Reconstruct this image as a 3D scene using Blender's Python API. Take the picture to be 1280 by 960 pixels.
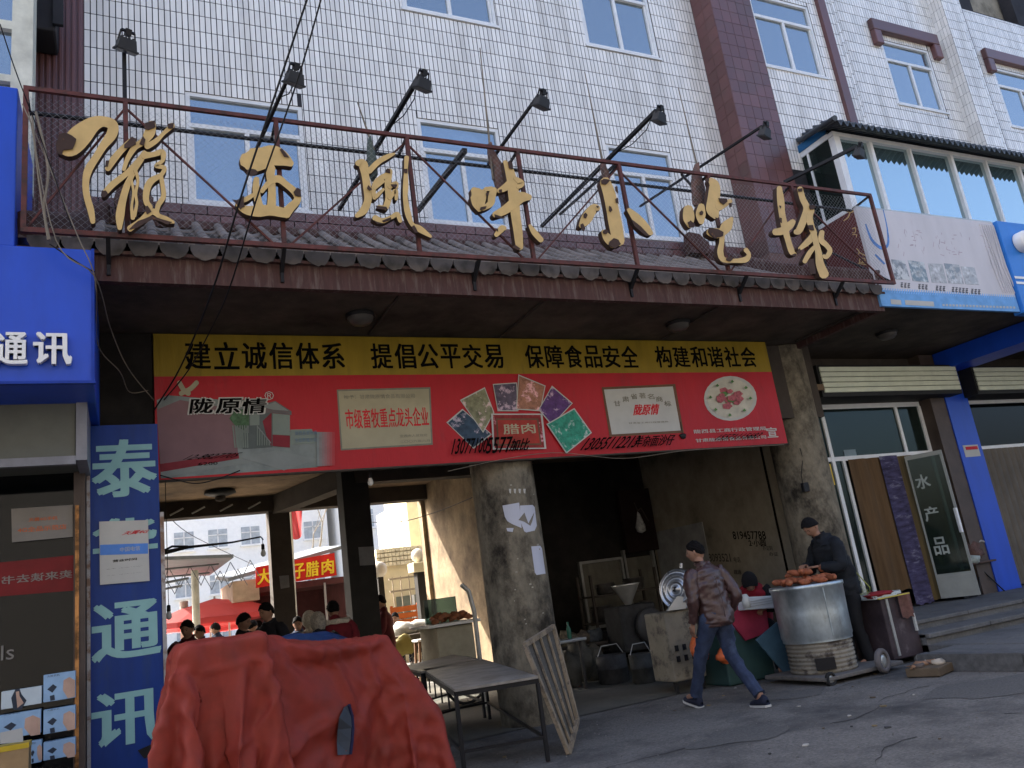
import bpy, bmesh, math, random
import numpy as np
from mathutils import Vector, Matrix, noise
random.seed(7)
SC = bpy.context.scene
for _o in list(bpy.data.objects): bpy.data.objects.remove(_o)

# ------------------------------------------------------------------ camera
EYE = 1.45
FOC = 1006.6
YAW, PIT, ROL = (math.radians(a) for a in (26.7, 14.58, -8.0))
_fw = Vector((math.sin(YAW)*math.cos(PIT), math.cos(YAW)*math.cos(PIT), math.sin(PIT)))
_rt = Vector((math.cos(YAW), -math.sin(YAW), 0))
_up = _rt.cross(_fw)
_r2 = _rt*math.cos(ROL) + _up*math.sin(ROL)
_u2 = -_rt*math.sin(ROL) + _up*math.cos(ROL)
cam_d = bpy.data.cameras.new('camera')
cam_d.sensor_width = 36.0
cam_d.lens = FOC/1280*36.0
cam_d.clip_start = 0.05
cam_d.clip_end = 2000
cam = bpy.data.objects.new('camera', cam_d)
SC.collection.objects.link(cam)
cam.matrix_world = Matrix(((_r2.x, _u2.x, -_fw.x, 0), (_r2.y, _u2.y, -_fw.y, 0), (_r2.z, _u2.z, -_fw.z, EYE), (0, 0, 0, 1)))
SC.camera = cam

# ------------------------------------------------------------------ light
SUN_EL, SUN_ROT = math.radians(38), math.radians(-42)      # behind the building, to the left
w = bpy.data.worlds.new('World'); SC.world = w; w.use_nodes = True
nt = w.node_tree
sky = nt.nodes.new('ShaderNodeTexSky'); sky.sky_type = 'NISHITA'; sky.sun_disc = False
sky.sun_elevation = SUN_EL; sky.sun_rotation = SUN_ROT
sky.air_density = 0.8; sky.dust_density = 6.0; sky.ozone_density = 2.0
bg = nt.nodes['Background']; bg.inputs['Strength'].default_value = 0.15
nt.links.new(sky.outputs[0], bg.inputs[0])
sd = bpy.data.lights.new('sun', 'SUN'); sd.energy = 4.5; sd.angle = math.radians(0.6); sd.color = (1, .94, .85)
so = bpy.data.objects.new('sun', sd); SC.collection.objects.link(so)
_sv = Vector((math.sin(SUN_ROT)*math.cos(SUN_EL), math.cos(SUN_ROT)*math.cos(SUN_EL), math.sin(SUN_EL)))
so.rotation_euler = _sv.to_track_quat('Z', 'Y').to_euler()
so.location = _sv*60
SC.view_settings.view_transform = 'Standard'; SC.view_settings.look = 'None'
SC.view_settings.exposure = 2.0; SC.view_settings.gamma = 1; SC.view_settings.use_curve_mapping = False

# ------------------------------------------------------------------ helpers
def P(x, y, Y):
    "point where the sight line through picture point x,y meets the upright plane at depth Y"
    d = _r2*((x-640)/FOC) + _u2*(-(y-480)/FOC) + _fw
    t = Y/d.y
    return Vector((d.x*t, Y, EYE+d.z*t))
def PZ(x, y, Z):
    d = _r2*((x-640)/FOC) + _u2*(-(y-480)/FOC) + _fw
    t = (Z-EYE)/d.z
    return Vector((d.x*t, d.y*t, Z))
def PX(x, y, X):
    d = _r2*((x-640)/FOC) + _u2*(-(y-480)/FOC) + _fw
    t = X/d.x
    return Vector((X, d.y*t, EYE+d.z*t))

MATS = {}
def mat(name, col, rough=.65, metal=0, var=.18, scale=4, bump=.0, col2=None, lo=.5, hi=.6, scale2=3, stretch=(1, 1, 1), spec=.22, detail=5, rv=0):
    if name in MATS: return MATS[name]
    m = bpy.data.materials.new(name); m.use_nodes = True; MATS[name] = m
    n = m.node_tree.nodes; L = m.node_tree.links
    b = n['Principled BSDF']
    b.inputs['Roughness'].default_value = rough; b.inputs['Metallic'].default_value = metal
    b.inputs['Specular IOR Level'].default_value = spec
    g = n.new('ShaderNodeNewGeometry')
    mp = n.new('ShaderNodeMapping'); mp.inputs['Scale'].default_value = stretch
    L.new(g.outputs['Position'], mp.inputs['Vector'])
    t = n.new('ShaderNodeTexNoise'); t.inputs['Scale'].default_value = scale; t.inputs['Detail'].default_value = detail
    t.inputs['Roughness'].default_value = .65
    L.new(mp.outputs[0], t.inputs['Vector'])
    mr = n.new('ShaderNodeMapRange'); mr.inputs[1].default_value = .25; mr.inputs[2].default_value = .75
    mr.inputs[3].default_value = 1-var*1.6; mr.inputs[4].default_value = 1+var
    L.new(t.outputs['Fac'], mr.inputs[0])
    mx = n.new('ShaderNodeMix'); mx.data_type = 'RGBA'; mx.blend_type = 'MULTIPLY'; mx.inputs[0].default_value = 1
    mx.inputs[6].default_value = (*col, 1)
    L.new(mr.outputs[0], mx.inputs[7])
    out = mx.outputs[2]
    if col2:
        t2 = n.new('ShaderNodeTexNoise'); t2.inputs['Scale'].default_value = scale2; t2.inputs['Detail'].default_value = 8
        t2.inputs['Roughness'].default_value = .7
        L.new(mp.outputs[0], t2.inputs['Vector'])
        r2 = n.new('ShaderNodeMapRange'); r2.inputs[1].default_value = lo; r2.inputs[2].default_value = hi
        L.new(t2.outputs['Fac'], r2.inputs[0])
        m2 = n.new('ShaderNodeMix'); m2.data_type = 'RGBA'; m2.inputs[7].default_value = (*col2, 1)
        L.new(r2.outputs[0], m2.inputs[0]); L.new(out, m2.inputs[6]); out = m2.outputs[2]
    L.new(out, b.inputs['Base Color'])
    if rv:
        r3 = n.new('ShaderNodeMapRange'); r3.inputs[3].default_value = max(0, rough-rv); r3.inputs[4].default_value = min(1, rough+rv)
        L.new(t.outputs['Fac'], r3.inputs[0]); L.new(r3.outputs[0], b.inputs['Roughness'])
    if bump:
        bp = n.new('ShaderNodeBump'); bp.inputs['Strength'].default_value = min(1, bump*2); bp.inputs['Distance'].default_value = bump*.03
        L.new(t.outputs['Fac'], bp.inputs['Height']); L.new(bp.outputs[0], b.inputs['Normal'])
    return m

def island_mat(name, col, rough=.5, var=.12, metal=0, hue=0, grime=None, gs=1.5, glo=.5, ghi=.7, spec=.5, stretch=(1, 1, 1)):
    "every loose piece of the mesh gets its own shade, plus grime"
    if name in MATS: return MATS[name]
    m = bpy.data.materials.new(name); m.use_nodes = True; MATS[name] = m
    n = m.node_tree.nodes; L = m.node_tree.links; b = n['Principled BSDF']
    b.inputs['Roughness'].default_value = rough; b.inputs['Metallic'].default_value = metal
    b.inputs['Specular IOR Level'].default_value = spec
    g = n.new('ShaderNodeNewGeometry'); oi = n.new('ShaderNodeObjectInfo')
    ad = n.new('ShaderNodeMath'); ad.operation = 'ADD'; L.new(g.outputs['Random Per Island'], ad.inputs[0]); L.new(oi.outputs['Random'], ad.inputs[1])
    fr = n.new('ShaderNodeMath'); fr.operation = 'FRACT'; L.new(ad.outputs[0], fr.inputs[0])
    mr = n.new('ShaderNodeMapRange'); mr.inputs[3].default_value = 1-var; mr.inputs[4].default_value = 1+var*.6
    L.new(fr.outputs[0], mr.inputs[0])
    mx = n.new('ShaderNodeMix'); mx.data_type = 'RGBA'; mx.blend_type = 'MULTIPLY'; mx.inputs[0].default_value = 1
    mx.inputs[6].default_value = (*col, 1); L.new(mr.outputs[0], mx.inputs[7]); out = mx.outputs[2]
    t = n.new('ShaderNodeTexNoise'); t.inputs['Scale'].default_value = gs; t.inputs['Detail'].default_value = 8
    mp = n.new('ShaderNodeMapping'); mp.inputs['Scale'].default_value = stretch
    L.new(g.outputs['Position'], mp.inputs['Vector']); L.new(mp.outputs[0], t.inputs['Vector'])
    if grime:
        r2 = n.new('ShaderNodeMapRange'); r2.inputs[1].default_value = glo; r2.inputs[2].default_value = ghi
        L.new(t.outputs['Fac'], r2.inputs[0])
        m2 = n.new('ShaderNodeMix'); m2.data_type = 'RGBA'; m2.inputs[7].default_value = (*grime, 1)
        L.new(r2.outputs[0], m2.inputs[0]); L.new(out, m2.inputs[6]); out = m2.outputs[2]
    L.new(out, b.inputs['Base Color'])
    return m

def glass_mat(name, tint, mirror=.35, rough=.03, see=.5, bl=.35):
    "window glass: part see-through, part mirror"
    if name in MATS: return MATS[name]
    m = bpy.data.materials.new(name); m.use_nodes = True; MATS[name] = m
    n = m.node_tree.nodes; L = m.node_tree.links
    for x in list(n):
        if x.type != 'OUTPUT_MATERIAL': n.remove(x)
    o = [x for x in n if x.type == 'OUTPUT_MATERIAL'][0]
    tr = n.new('ShaderNodeBsdfTransparent'); tr.inputs[0].default_value = (*[c*.9+.05 for c in tint], 1)
    df = n.new('ShaderNodeBsdfDiffuse'); df.inputs[0].default_value = (*[c*.35 for c in tint], 1)
    gl = n.new('ShaderNodeBsdfGlossy'); gl.inputs[0].default_value = (*[min(1, c*.5+.5) for c in tint], 1); gl.inputs['Roughness'].default_value = rough
    m1 = n.new('ShaderNodeMixShader'); m1.inputs[0].default_value = see
    L.new(df.outputs[0], m1.inputs[1]); L.new(tr.outputs[0], m1.inputs[2])
    lw = n.new('ShaderNodeLayerWeight'); lw.inputs[0].default_value = bl
    mr = n.new('ShaderNodeMapRange'); mr.inputs[3].default_value = mirror; mr.inputs[4].default_value = 1
    L.new(lw.outputs['Fresnel'], mr.inputs[0])
    m2 = n.new('ShaderNodeMixShader'); L.new(mr.outputs[0], m2.inputs[0])
    L.new(m1.outputs[0], m2.inputs[1]); L.new(gl.outputs[0], m2.inputs[2]); L.new(m2.outputs[0], o.inputs[0])
    return m

WL = {}
def wloc(o): return WL.get(o.name, Vector((0, 0, 0))) if o else Vector((0, 0, 0))
def tagp(o, label=None, cat=None, group=None, kind=None):
    if label: o['label'] = label
    if cat: o['category'] = cat
    if group: o['group'] = group
    if kind: o['kind'] = kind
    return o
def thing(name, label, cat, loc=(0, 0, 0), group=None):
    o = bpy.data.objects.new(name, None); SC.collection.objects.link(o); o.empty_display_size = .2
    o.location = loc; WL[o.name] = Vector(loc)
    return tagp(o, label, cat, group)

class MB:
    def __init__(s): s.v = []; s.f = []; s.m = []; s.s = []
    def add(s, vs, fs, mi=0, smooth=False):
        k = len(s.v); s.v += [tuple(p) for p in vs]
        for f in fs: s.f.append(tuple(i+k for i in f)); s.m.append(mi); s.s.append(smooth)
        return s
    def box(s, a, b, mi=0, rot=None, piv=None):
        x0, y0, z0 = a; x1, y1, z1 = b
        vs = [Vector(p) for p in ((x0, y0, z0), (x1, y0, z0), (x1, y1, z0), (x0, y1, z0), (x0, y0, z1), (x1, y0, z1), (x1, y1, z1), (x0, y1, z1))]
        if rot is not None:
            c = Vector(piv) if piv is not None else (Vector(a)+Vector(b))/2
            vs = [rot @ (p-c)+c for p in vs]
        return s.add(vs, [(3, 2, 1, 0), (4, 5, 6, 7), (0, 1, 5, 4), (1, 2, 6, 5), (2, 3, 7, 6), (3, 0, 4, 7)], mi)
    def rbox(s, a, b, r=.01, mi=0, rot=None, piv=None):
        "box with chamfered edges"
        bm = bmesh.new(); bmesh.ops.create_cube(bm, size=1)
        A = Vector(a); B = Vector(b); c = (A+B)/2; d = B-A
        for v in bm.verts: v.co = Vector((v.co.x*d.x, v.co.y*d.y, v.co.z*d.z))+c
        bmesh.ops.bevel(bm, geom=bm.edges[:], offset=r, segments=2, affect='EDGES', profile=.5)
        pv = Vector(piv) if piv is not None else c
        vs = [(rot @ (v.co-pv)+pv if rot is not None else v.co.copy()) for v in bm.verts]
        bm.verts.index_update()
        s.add(vs, [tuple(v.index for v in f.verts) for f in bm.faces], mi); bm.free(); return s
    def bar(s, a, b, w=.04, h=None, mi=0, up=(0, 0, 1)):
        a = Vector(a); b = Vector(b); h = h or w; d = (b-a).normalized(); u = Vector(up)
        if abs(d.dot(u)) > .95: u = Vector((0, 1, 0))
        r = d.cross(u).normalized(); u = r.cross(d).normalized()
        vs = [p+r*(sx*w/2)+u*(sz*h/2) for p in (a, b) for sx, sz in ((-1, -1), (1, -1), (1, 1), (-1, 1))]
        return s.add(vs, [(0, 1, 2, 3), (7, 6, 5, 4), (0, 4, 5, 1), (1, 5, 6, 2), (2, 6, 7, 3), (3, 7, 4, 0)], mi)
    def tube(s, pts, r=.02, n=8, mi=0, cap=True, smooth=True):
        pts = [Vector(p) for p in pts]; k = len(pts); rs = r if isinstance(r, (list, tuple)) else [r]*k
        vs = []; fs = []; prev = None
        for i, p in enumerate(pts):
            d = (pts[min(i+1, k-1)]-pts[max(i-1, 0)]).normalized()
            if prev is None:
                u = Vector((0, 0, 1)) if abs(d.z) < .9 else Vector((0, 1, 0))
                u = (u-d*u.dot(d)).normalized()
            else:
                u = prev-d*prev.dot(d)
                u = u.normalized() if u.length > 1e-6 else d.orthogonal().normalized()
            prev = u; q = d.cross(u)
            for j in range(n):
                a = 2*math.pi*j/n; vs.append(p+(u*math.cos(a)+q*math.sin(a))*rs[i])
        for i in range(k-1):
            for j in range(n): fs.append((i*n+j, i*n+(j+1) % n, (i+1)*n+(j+1) % n, (i+1)*n+j))
        s.add(vs, fs, mi, smooth)
        if cap: s.add([vs[j] for j in range(n)], [tuple(range(n))[::-1]], mi); s.add([vs[(k-1)*n+j] for j in range(n)], [tuple(range(n))], mi)
        return s
    def lathe(s, prof, c=(0, 0, 0), n=20, mi=0, rot=None, smooth=True, seg=None):
        c = Vector(c); vs = []; fs = []
        for r, z in prof:
            for j in range(n):
                a = 2*math.pi*j/n; p = Vector((r*math.cos(a), r*math.sin(a), z))
                vs.append(c+(rot @ p if rot is not None else p))
        for i in range(len(prof)-1):
            for j in range(n): fs.append((i*n+j, i*n+(j+1) % n, (i+1)*n+(j+1) % n, (i+1)*n+j))
        return s.add(vs, fs, mi, smooth)
    def prism(s, poly, d, mi=0, mi2=None):
        "poly: 3D points in one plane, swept by vector d; mi2 = material of the swept sides"
        d = Vector(d); poly = [Vector(p) for p in poly]; n = len(poly)
        nr = Vector((0, 0, 0))
        for i in range(n): nr += poly[i].cross(poly[(i+1) % n])
        if nr.dot(d) > 0: poly = poly[::-1]
        vs = poly+[p+d for p in poly]
        s.add(vs, [tuple(range(n)), tuple(range(2*n-1, n-1, -1))], mi)
        s.add(vs, [(i, i+n, (i+1) % n+n, (i+1) % n) for i in range(n)], mi if mi2 is None else mi2)
        return s
    def ball(s, c, r, n=10, mi=0, sc=(1, 1, 1), jit=0, rot=None):
        c = Vector(c); vs = []; fs = []; m = max(4, n//2+1)
        for i in range(m+1):
            t = math.pi*i/m
            for j in range(n):
                a = 2*math.pi*j/n; p = Vector((math.sin(t)*math.cos(a), math.sin(t)*math.sin(a), math.cos(t)))
                k = 1+(jit*noise.noise(p*1.7+c*13) if jit else 0)
                p = Vector((p.x*sc[0], p.y*sc[1], p.z*sc[2]))*r*k
                vs.append(c+(rot @ p if rot is not None else p))
        for i in range(m):
            for j in range(n):
                fs.append((i*n+j, (i+1)*n+j, (i+1)*n+(j+1) % n, i*n+(j+1) % n))
        return s.add(vs, fs, mi, True)
    def quad(s, a, b, c, d, mi=0): return s.add([a, b, c, d], [(0, 1, 2, 3)], mi)
    def build(s, name, m, parent=None, label=None, cat=None, group=None, kind=None, local=False):
        me = bpy.data.meshes.new(name)
        off = Vector((0, 0, 0))
        o = bpy.data.objects.new(name, me)
        if parent is None and not local and s.v and kind != 'structure':
            xs = [p[0] for p in s.v]; ys = [p[1] for p in s.v]; zs = [p[2] for p in s.v]
            off = Vector(((min(xs)+max(xs))/2, (min(ys)+max(ys))/2, min(zs)))
            o.location = off
        elif parent is not None and not local: off = wloc(parent)
        WL[o.name] = off.copy()
        me.from_pydata([(p[0]-off.x, p[1]-off.y, p[2]-off.z) for p in s.v], [], s.f)
        for x in (m if isinstance(m, (list, tuple)) else [m]): me.materials.append(x)
        me.polygons.foreach_set('material_index', s.m); me.polygons.foreach_set('use_smooth', s.s)
        me.update()
        SC.collection.objects.link(o)
        if parent is not None: o.parent = parent
        return tagp(o, label, cat, group, kind)

def share(o, name, parent, loc, rot=None):
    "another object using the same mesh; loc in world"
    c = bpy.data.objects.new(name, o.data); SC.collection.objects.link(c); c.parent = parent
    c.location = Vector(loc)-wloc(parent)
    if rot: c.rotation_euler = rot
    return c
def copy_tree(o, parent=None):
    c = o.copy(); SC.collection.objects.link(c)
    if parent is not None: c.parent = parent
    for ch in list(o.children): copy_tree(ch, c)
    return c

_tc = {}
def glyphs(s, bold=0.0, res=3):
    "outline mesh of a string from the built-in font: vertex list, faces"
    k = (s, bold, res)
    if k in _tc: return _tc[k]
    cu = bpy.data.curves.new('t', 'FONT'); cu.body = s; cu.size = 1; cu.offset = bold; cu.resolution_u = res
    o = bpy.data.objects.new('t', cu); SC.collection.objects.link(o)
    dg = bpy.context.evaluated_depsgraph_get()
    me = bpy.data.meshes.new_from_object(o.evaluated_get(dg))
    vs = [v.co.copy() for v in me.vertices]; fs = [tuple(p.vertices) for p in me.polygons]
    bpy.data.objects.remove(o); bpy.data.curves.remove(cu); bpy.data.meshes.remove(me)
    _tc[k] = (vs, fs); return vs, fs
def text(mb, s, o, ux, uz, bold=.0, depth=0, mi=0, res=3, mirror=False, slant=0):
    "lay string s into the parallelogram with corner o, width vector ux, height vector uz"
    if bold > 0:
        b = bold*.8
        ux = Vector(ux); uz = Vector(uz); n0 = ux.cross(uz).normalized()
        lw = ux.length/max(1, len(s)); ex = ux.normalized()*lw*b; ez = uz*b
        for i, (p, q) in enumerate(((-1, -.6), (1, -.6), (-1, .6), (1, .6))): text(mb, s, Vector(o)+ex*p+ez*q+n0*.00025*i, ux, uz, 0, depth, mi, res, mirror, slant)
        return mb
    vs, fs = glyphs(s, 0, res)
    if not vs: return mb
    x0 = min(v.x for v in vs); x1 = max(v.x for v in vs); y0 = min(v.y for v in vs); y1 = max(v.y for v in vs)
    o = Vector(o); ux = Vector(ux); uz = Vector(uz)
    nr = ux.cross(uz).normalized()
    pts = []
    for v in vs:
        a = (v.x-x0)/max(1e-6, x1-x0); b = (v.y-y0)/max(1e-6, y1-y0)
        if mirror: a = 1-a
        pts.append(o+ux*(a+slant*b)+uz*b)
    if depth:
        k = len(pts); ec = {}
        for f in fs:
            for i in range(len(f)):
                e = (f[i], f[(i+1) % len(f)]); ec[e] = 1
        bd = [e for e in ec if (e[1], e[0]) not in ec]
        allp = [p+nr*depth for p in pts]+pts
        mb.add(allp, fs, mi); mb.add(allp, [(a+k, b+k, b, a) for a, b in bd], mi)
    else: mb.add(pts, fs, mi)
    return mb

def stroke(pts, seg=5):
    "smooth brush stroke: pts = (x, y, width) -> outline polygon"
    n = len(pts); out = []
    A = [Vector((*p, )) for p in [(q+(30,) if len(q) == 2 else q) for q in pts]]
    for i in range(n-1):
        p0 = A[max(i-1, 0)]; p1 = A[i]; p2 = A[i+1]; p3 = A[min(i+2, n-1)]
        for k in range(seg):
            t = k/seg
            out.append(.5*((2*p1)+(p2-p0)*t+(2*p0-5*p1+4*p2-p3)*t*t+(3*p1-p0-3*p2+p3)*t**3))
    out.append(A[-1])
    Lf = []; Rt = []
    for i, p in enumerate(out):
        a = out[max(0, i-1)]; b = out[min(len(out)-1, i+1)]
        d = Vector((b.x-a.x, b.y-a.y)); d = d.normalized() if d.length > 1e-6 else Vector((1, 0))
        nn = Vector((-d.y, d.x)); h = max(3, p.z/2)
        Lf.append((p.x+nn.x*h, p.y+nn.y*h)); Rt.append((p.x-nn.x*h, p.y-nn.y*h))
    def cap(p, q, sgn):
        d = Vector((p.x-q.x, p.y-q.y)); d = d.normalized() if d.length > 1e-6 else Vector((1, 0))
        nn = Vector((-d.y, d.x))*sgn; h = max(3, p.z/2); r = []
        for a in (45, 90, 135):
            c, s_ = math.cos(math.radians(a)), math.sin(math.radians(a))
            r.append((p.x+nn.x*h*c+d.x*h*s_*.8, p.y+nn.y*h*c+d.y*h*s_*.8))
        return r
    return Lf, Rt, cap(out[-1], out[-2], 1), cap(out[0], out[1], 1)
def add_stroke(mb, pts, fn, d, mi=0, mi2=None):
    "ribbon solid of a brush stroke; fn maps 2D to 3D"
    L_, R_, c1, c0 = stroke(pts)
    d = Vector(d); n = len(L_)
    ring = L_+c1+R_[::-1]+c0
    P3 = [fn(*q) for q in ring]; m = len(P3)
    vs = P3+[p+d for p in P3]
    fs = []
    def lid(o, flip):
        r = []
        for i in range(n-1):
            r.append((i, i+1, m-len(c0)-1-(i+1), m-len(c0)-1-i))
        k = n+len(c1)
        r.append(tuple(range(n-1, n+len(c1)+1)))
        r.append(tuple([k+n-1]+list(range(k+n, m))+[0]))
        return [tuple(q+o for q in (f[::-1] if flip else f)) for f in r]
    mb.add(vs, lid(0, False)+lid(m, True), mi)
    mb.add(vs, [(i, i+m, (i+1) % m+m, (i+1) % m) for i in range(m)], mi if mi2 is None else mi2)

def panel_holes(mb, x0, x1, z0, z1, y0, y1, holes, mi=0):
    "slab in X/Z between y0 and y1 with rectangular holes"
    xs = sorted({x0, x1, *[min(max(h[0], x0), x1) for h in holes], *[min(max(h[1], x0), x1) for h in holes]})
    for a, b in zip(xs, xs[1:]):
        if b-a < 1e-6: continue
        hs = sorted([(max(h[2], z0), min(h[3], z1)) for h in holes if h[0] < (a+b)/2 < h[1]])
        z = z0
        for h0, h1 in hs:
            if h0 > z: mb.box((a, y0, z), (b, y1, h0), mi)
            z = max(z, h1)
        if z < z1: mb.box((a, y0, z), (b, y1, z1), mi)

def skin(name, nodes, edges, m, parent, sub=2, disp=0, dsc=9, label=None, root=0, rough_fn=None):
    "one continuous skinned surface: nodes = [(x,y,z,r) or (x,y,z,rx,ry)]"
    me = bpy.data.meshes.new('sk'); me.from_pydata([n[:3] for n in nodes], edges, [])
    o = bpy.data.objects.new('sk', me); SC.collection.objects.link(o)
    md = o.modifiers.new('s', 'SKIN'); md.use_smooth_shade = True
    sv = me.skin_vertices[0].data if me.skin_vertices else None
    if sv is None:
        bm = bmesh.new(); bm.from_mesh(me); bm.verts.layers.skin.verify(); bm.to_mesh(me); bm.free(); sv = me.skin_vertices[0].data
    for i, n in enumerate(nodes): sv[i].radius = (n[3], n[4] if len(n) > 4 else n[3]); sv[i].use_root = (i == root)
    ms = o.modifiers.new('u', 'SUBSURF'); ms.levels = ms.render_levels = sub
    dg = bpy.context.evaluated_depsgraph_get(); dg.update()
    r = bpy.data.meshes.new_from_object(o.evaluated_get(dg)); r.name = name
    bpy.data.objects.remove(o); bpy.data.meshes.remove(me)
    if disp:
        for v in r.vertices:
            q = v.co*dsc; q.z *= .7
            v.co += v.normal*(disp*(abs(noise.noise(q))*1.6-.5+.5*noise.noise(q*2.3)))
    r.materials.clear(); r.materials.append(m)
    for p in r.polygons: p.use_smooth = True
    ob = bpy.data.objects.new(name, r); SC.collection.objects.link(ob); ob.parent = parent
    WL[ob.name] = wloc(parent)
    return tagp(ob, label)
# ------------------------------------------------------------------ materials
K = dict(
 tile=island_mat('white_wall_tile', (.8, .79, .76), .22, .12, grime=(.42, .4, .36), gs=1.5, glo=.5, ghi=.92, stretch=(2.2, 2.2, .22)),
 joint=mat('tile_joint', (.035, .035, .04), .9),
 mtile=island_mat('maroon_tile', (.135, .058, .056), .38, .22, grime=(.09, .055, .05), gs=1.3, glo=.5, ghi=.8),
 mjoint=mat('maroon_joint', (.19, .12, .11), .9),
 rtile=island_mat('grey_roof_tile', (.215, .178, .155), .85, .3, grime=(.08, .065, .055), gs=4, glo=.52, ghi=.75),
 drip=island_mat('drip_tile_clay', (.105, .09, .082), .85, .4, grime=(.04, .035, .03), gs=6, glo=.45, ghi=.7),
 dtile=island_mat('dark_roof_tile', (.035, .045, .055), .5, .3),
 fascia=mat('maroon_fascia', (.078, .04, .036), .8, col2=(.17, .14, .125), lo=.5, hi=.78, scale2=3, stretch=(6, 6, .7)),
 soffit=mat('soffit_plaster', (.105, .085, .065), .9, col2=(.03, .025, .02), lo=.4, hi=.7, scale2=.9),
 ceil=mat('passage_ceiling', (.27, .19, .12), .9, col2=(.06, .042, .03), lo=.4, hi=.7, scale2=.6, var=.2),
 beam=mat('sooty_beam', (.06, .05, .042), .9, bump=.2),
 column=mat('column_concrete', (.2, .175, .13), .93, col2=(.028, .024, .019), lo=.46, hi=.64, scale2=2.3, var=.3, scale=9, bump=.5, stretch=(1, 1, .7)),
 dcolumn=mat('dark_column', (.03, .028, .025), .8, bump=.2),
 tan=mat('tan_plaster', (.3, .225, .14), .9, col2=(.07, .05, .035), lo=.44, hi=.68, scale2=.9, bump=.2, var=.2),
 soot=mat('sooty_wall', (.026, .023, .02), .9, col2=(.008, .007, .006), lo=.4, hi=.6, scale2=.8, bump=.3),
 grimy=mat('grimy_plaster', (.3, .27, .21), .9, col2=(.03, .027, .022), lo=.43, hi=.62, scale2=.55, bump=.3),
 road=mat('asphalt_concrete', (.165, .155, .142), .85, col2=(.06, .058, .056), lo=.46, hi=.66, scale2=.9, var=.35, scale=45, bump=.35, detail=9),
 floor=mat('passage_floor', (.15, .14, .118), .7, col2=(.07, .078, .068), lo=.42, hi=.7, scale2=1.1, scale=22, var=.15, bump=.15),
 court=mat('courtyard_ground', (.42, .39, .33), .9, var=.2, scale=3),
 slab=mat('pavement_slab', (.14, .138, .135), .85, col2=(.08, .08, .08), lo=.45, hi=.7, scale2=2, bump=.2, scale=25),
 kerb=mat('kerb_stone', (.1, .1, .1), .85, var=.25, scale=14, bump=.2),
 alu=mat('white_aluminium', (.72, .74, .75), .4, var=.08),
 galv=mat('bare_aluminium', (.42, .42, .4), .38, metal=.6, var=.15),
 dframe=mat('brown_frame', (.08, .06, .05), .5),
 curtain=mat('pale_curtain', (.45, .58, .62), .9, stretch=(14, 14, .3), var=.3, scale=1),
 room=mat('dim_room', (.12, .19, .24), .9),
 wglass=glass_mat('blue_window_glass', (.5, .64, .74), .32, .02, .55),
 bglass=glass_mat('bay_glass', (.34, .56, .62), .5, .01, .35),
 gglass=glass_mat('green_door_glass', (.2, .3, .27), .03, .06, .85, .12),
 dglass=glass_mat('dark_shop_glass', (.05, .06, .07), .03, .04, .85, .13),
 bluep=mat('blue_cladding', (.008, .065, .5), .42, var=.12, scale=1.5, col2=(.02, .06, .3), lo=.6, hi=.85, scale2=1.6, stretch=(2, 2, .5), spec=.4),
 blued=mat('blue_sign_edge', (.008, .04, .3), .5),
 rust=mat('maroon_rusty_steel', (.12, .04, .035), .6, col2=(.05, .03, .025), lo=.45, hi=.65, scale2=9),
 black=mat('black_steel', (.012, .012, .014), .5),
 gold=mat('yellow_letter_paint', (.58, .4, .16), .42, col2=(.3, .13, .04), lo=.69, hi=.74, scale2=7, var=.1, scale=6),
 goldd=mat('rusted_letter_metal', (.062, .038, .03), .8, col2=(.22, .1, .04), lo=.62, hi=.7, scale2=11),
 wire=mat('dull_wire', (.3, .31, .32), .5),
 cable=mat('black_cable', (.01, .01, .011), .6),
 pale_cable=mat('weathered_cable', (.2, .17, .13), .7),
 shut=mat('cream_shutter', (.62, .66, .52), .45, var=.1, scale=3, col2=(.35, .34, .25), lo=.62, hi=.85),
 shutd=mat('shutter_side', (.02, .02, .02), .6),
)

def zone_tiles(mb, x0, x1, z0, z1, y, pw=.0715, ph=.247, gap=.0125, holes=(), t=.006, zoff=0, xoff=0, indiv=None):
    "stack-bonded upright tiles on a wall facing the street"
    i0 = math.floor((x0-xoff)/pw); i1 = math.ceil((x1-xoff)/pw); j0 = math.floor((z0-zoff)/ph); j1 = math.ceil((z1-zoff)/ph)
    out = []
    for j in range(j0, j1+1):
        for i in range(i0, i1+1):
            a = max(x0, xoff+i*pw)+gap/2; b = min(x1, xoff+(i+1)*pw)-gap/2
            c = max(z0, zoff+j*ph)+gap/2; d = min(z1, zoff+(j+1)*ph)-gap/2
            if b-a < .012 or d-c < .015: continue
            rects = [(a, b, c, d)]
            for h in holes:
                nr = []
                for (a_, b_, c_, d_) in rects:
                    if b_ <= h[0] or a_ >= h[1] or d_ <= h[2] or c_ >= h[3]: nr.append((a_, b_, c_, d_)); continue
                    if a_ < h[0]-.01: nr.append((a_, h[0]-.004, c_, d_))
                    elif b_ > h[1]+.01: nr.append((h[1]+.004, b_, c_, d_))
                    elif c_ < h[2]-.015: nr.append((a_, b_, c_, h[2]-.004))
                    elif d_ > h[3]+.015: nr.append((a_, b_, h[3]+.004, d_))
                rects = nr
            for (a_, b_, c_, d_) in rects:
                full = (b_-a_ > pw-gap-.002 and d_-c_ > ph-gap-.002)
                if indiv is not None and full and indiv(a_, c_): out.append((a_, y, c_)); continue
                q = random.uniform(-.0012, .0012)
                vs = [(a_, y-t+q, c_), (b_, y-t-q, c_), (b_, y-t-q, d_), (a_, y-t+q, d_), (a_, y, c_), (b_, y, c_), (b_, y, d_), (a_, y, d_)]
                mb.add(vs, [(0, 1, 2, 3), (4, 5, 1, 0), (5, 6, 2, 1), (6, 7, 3, 2), (7, 4, 0, 3)])
    return out

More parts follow.
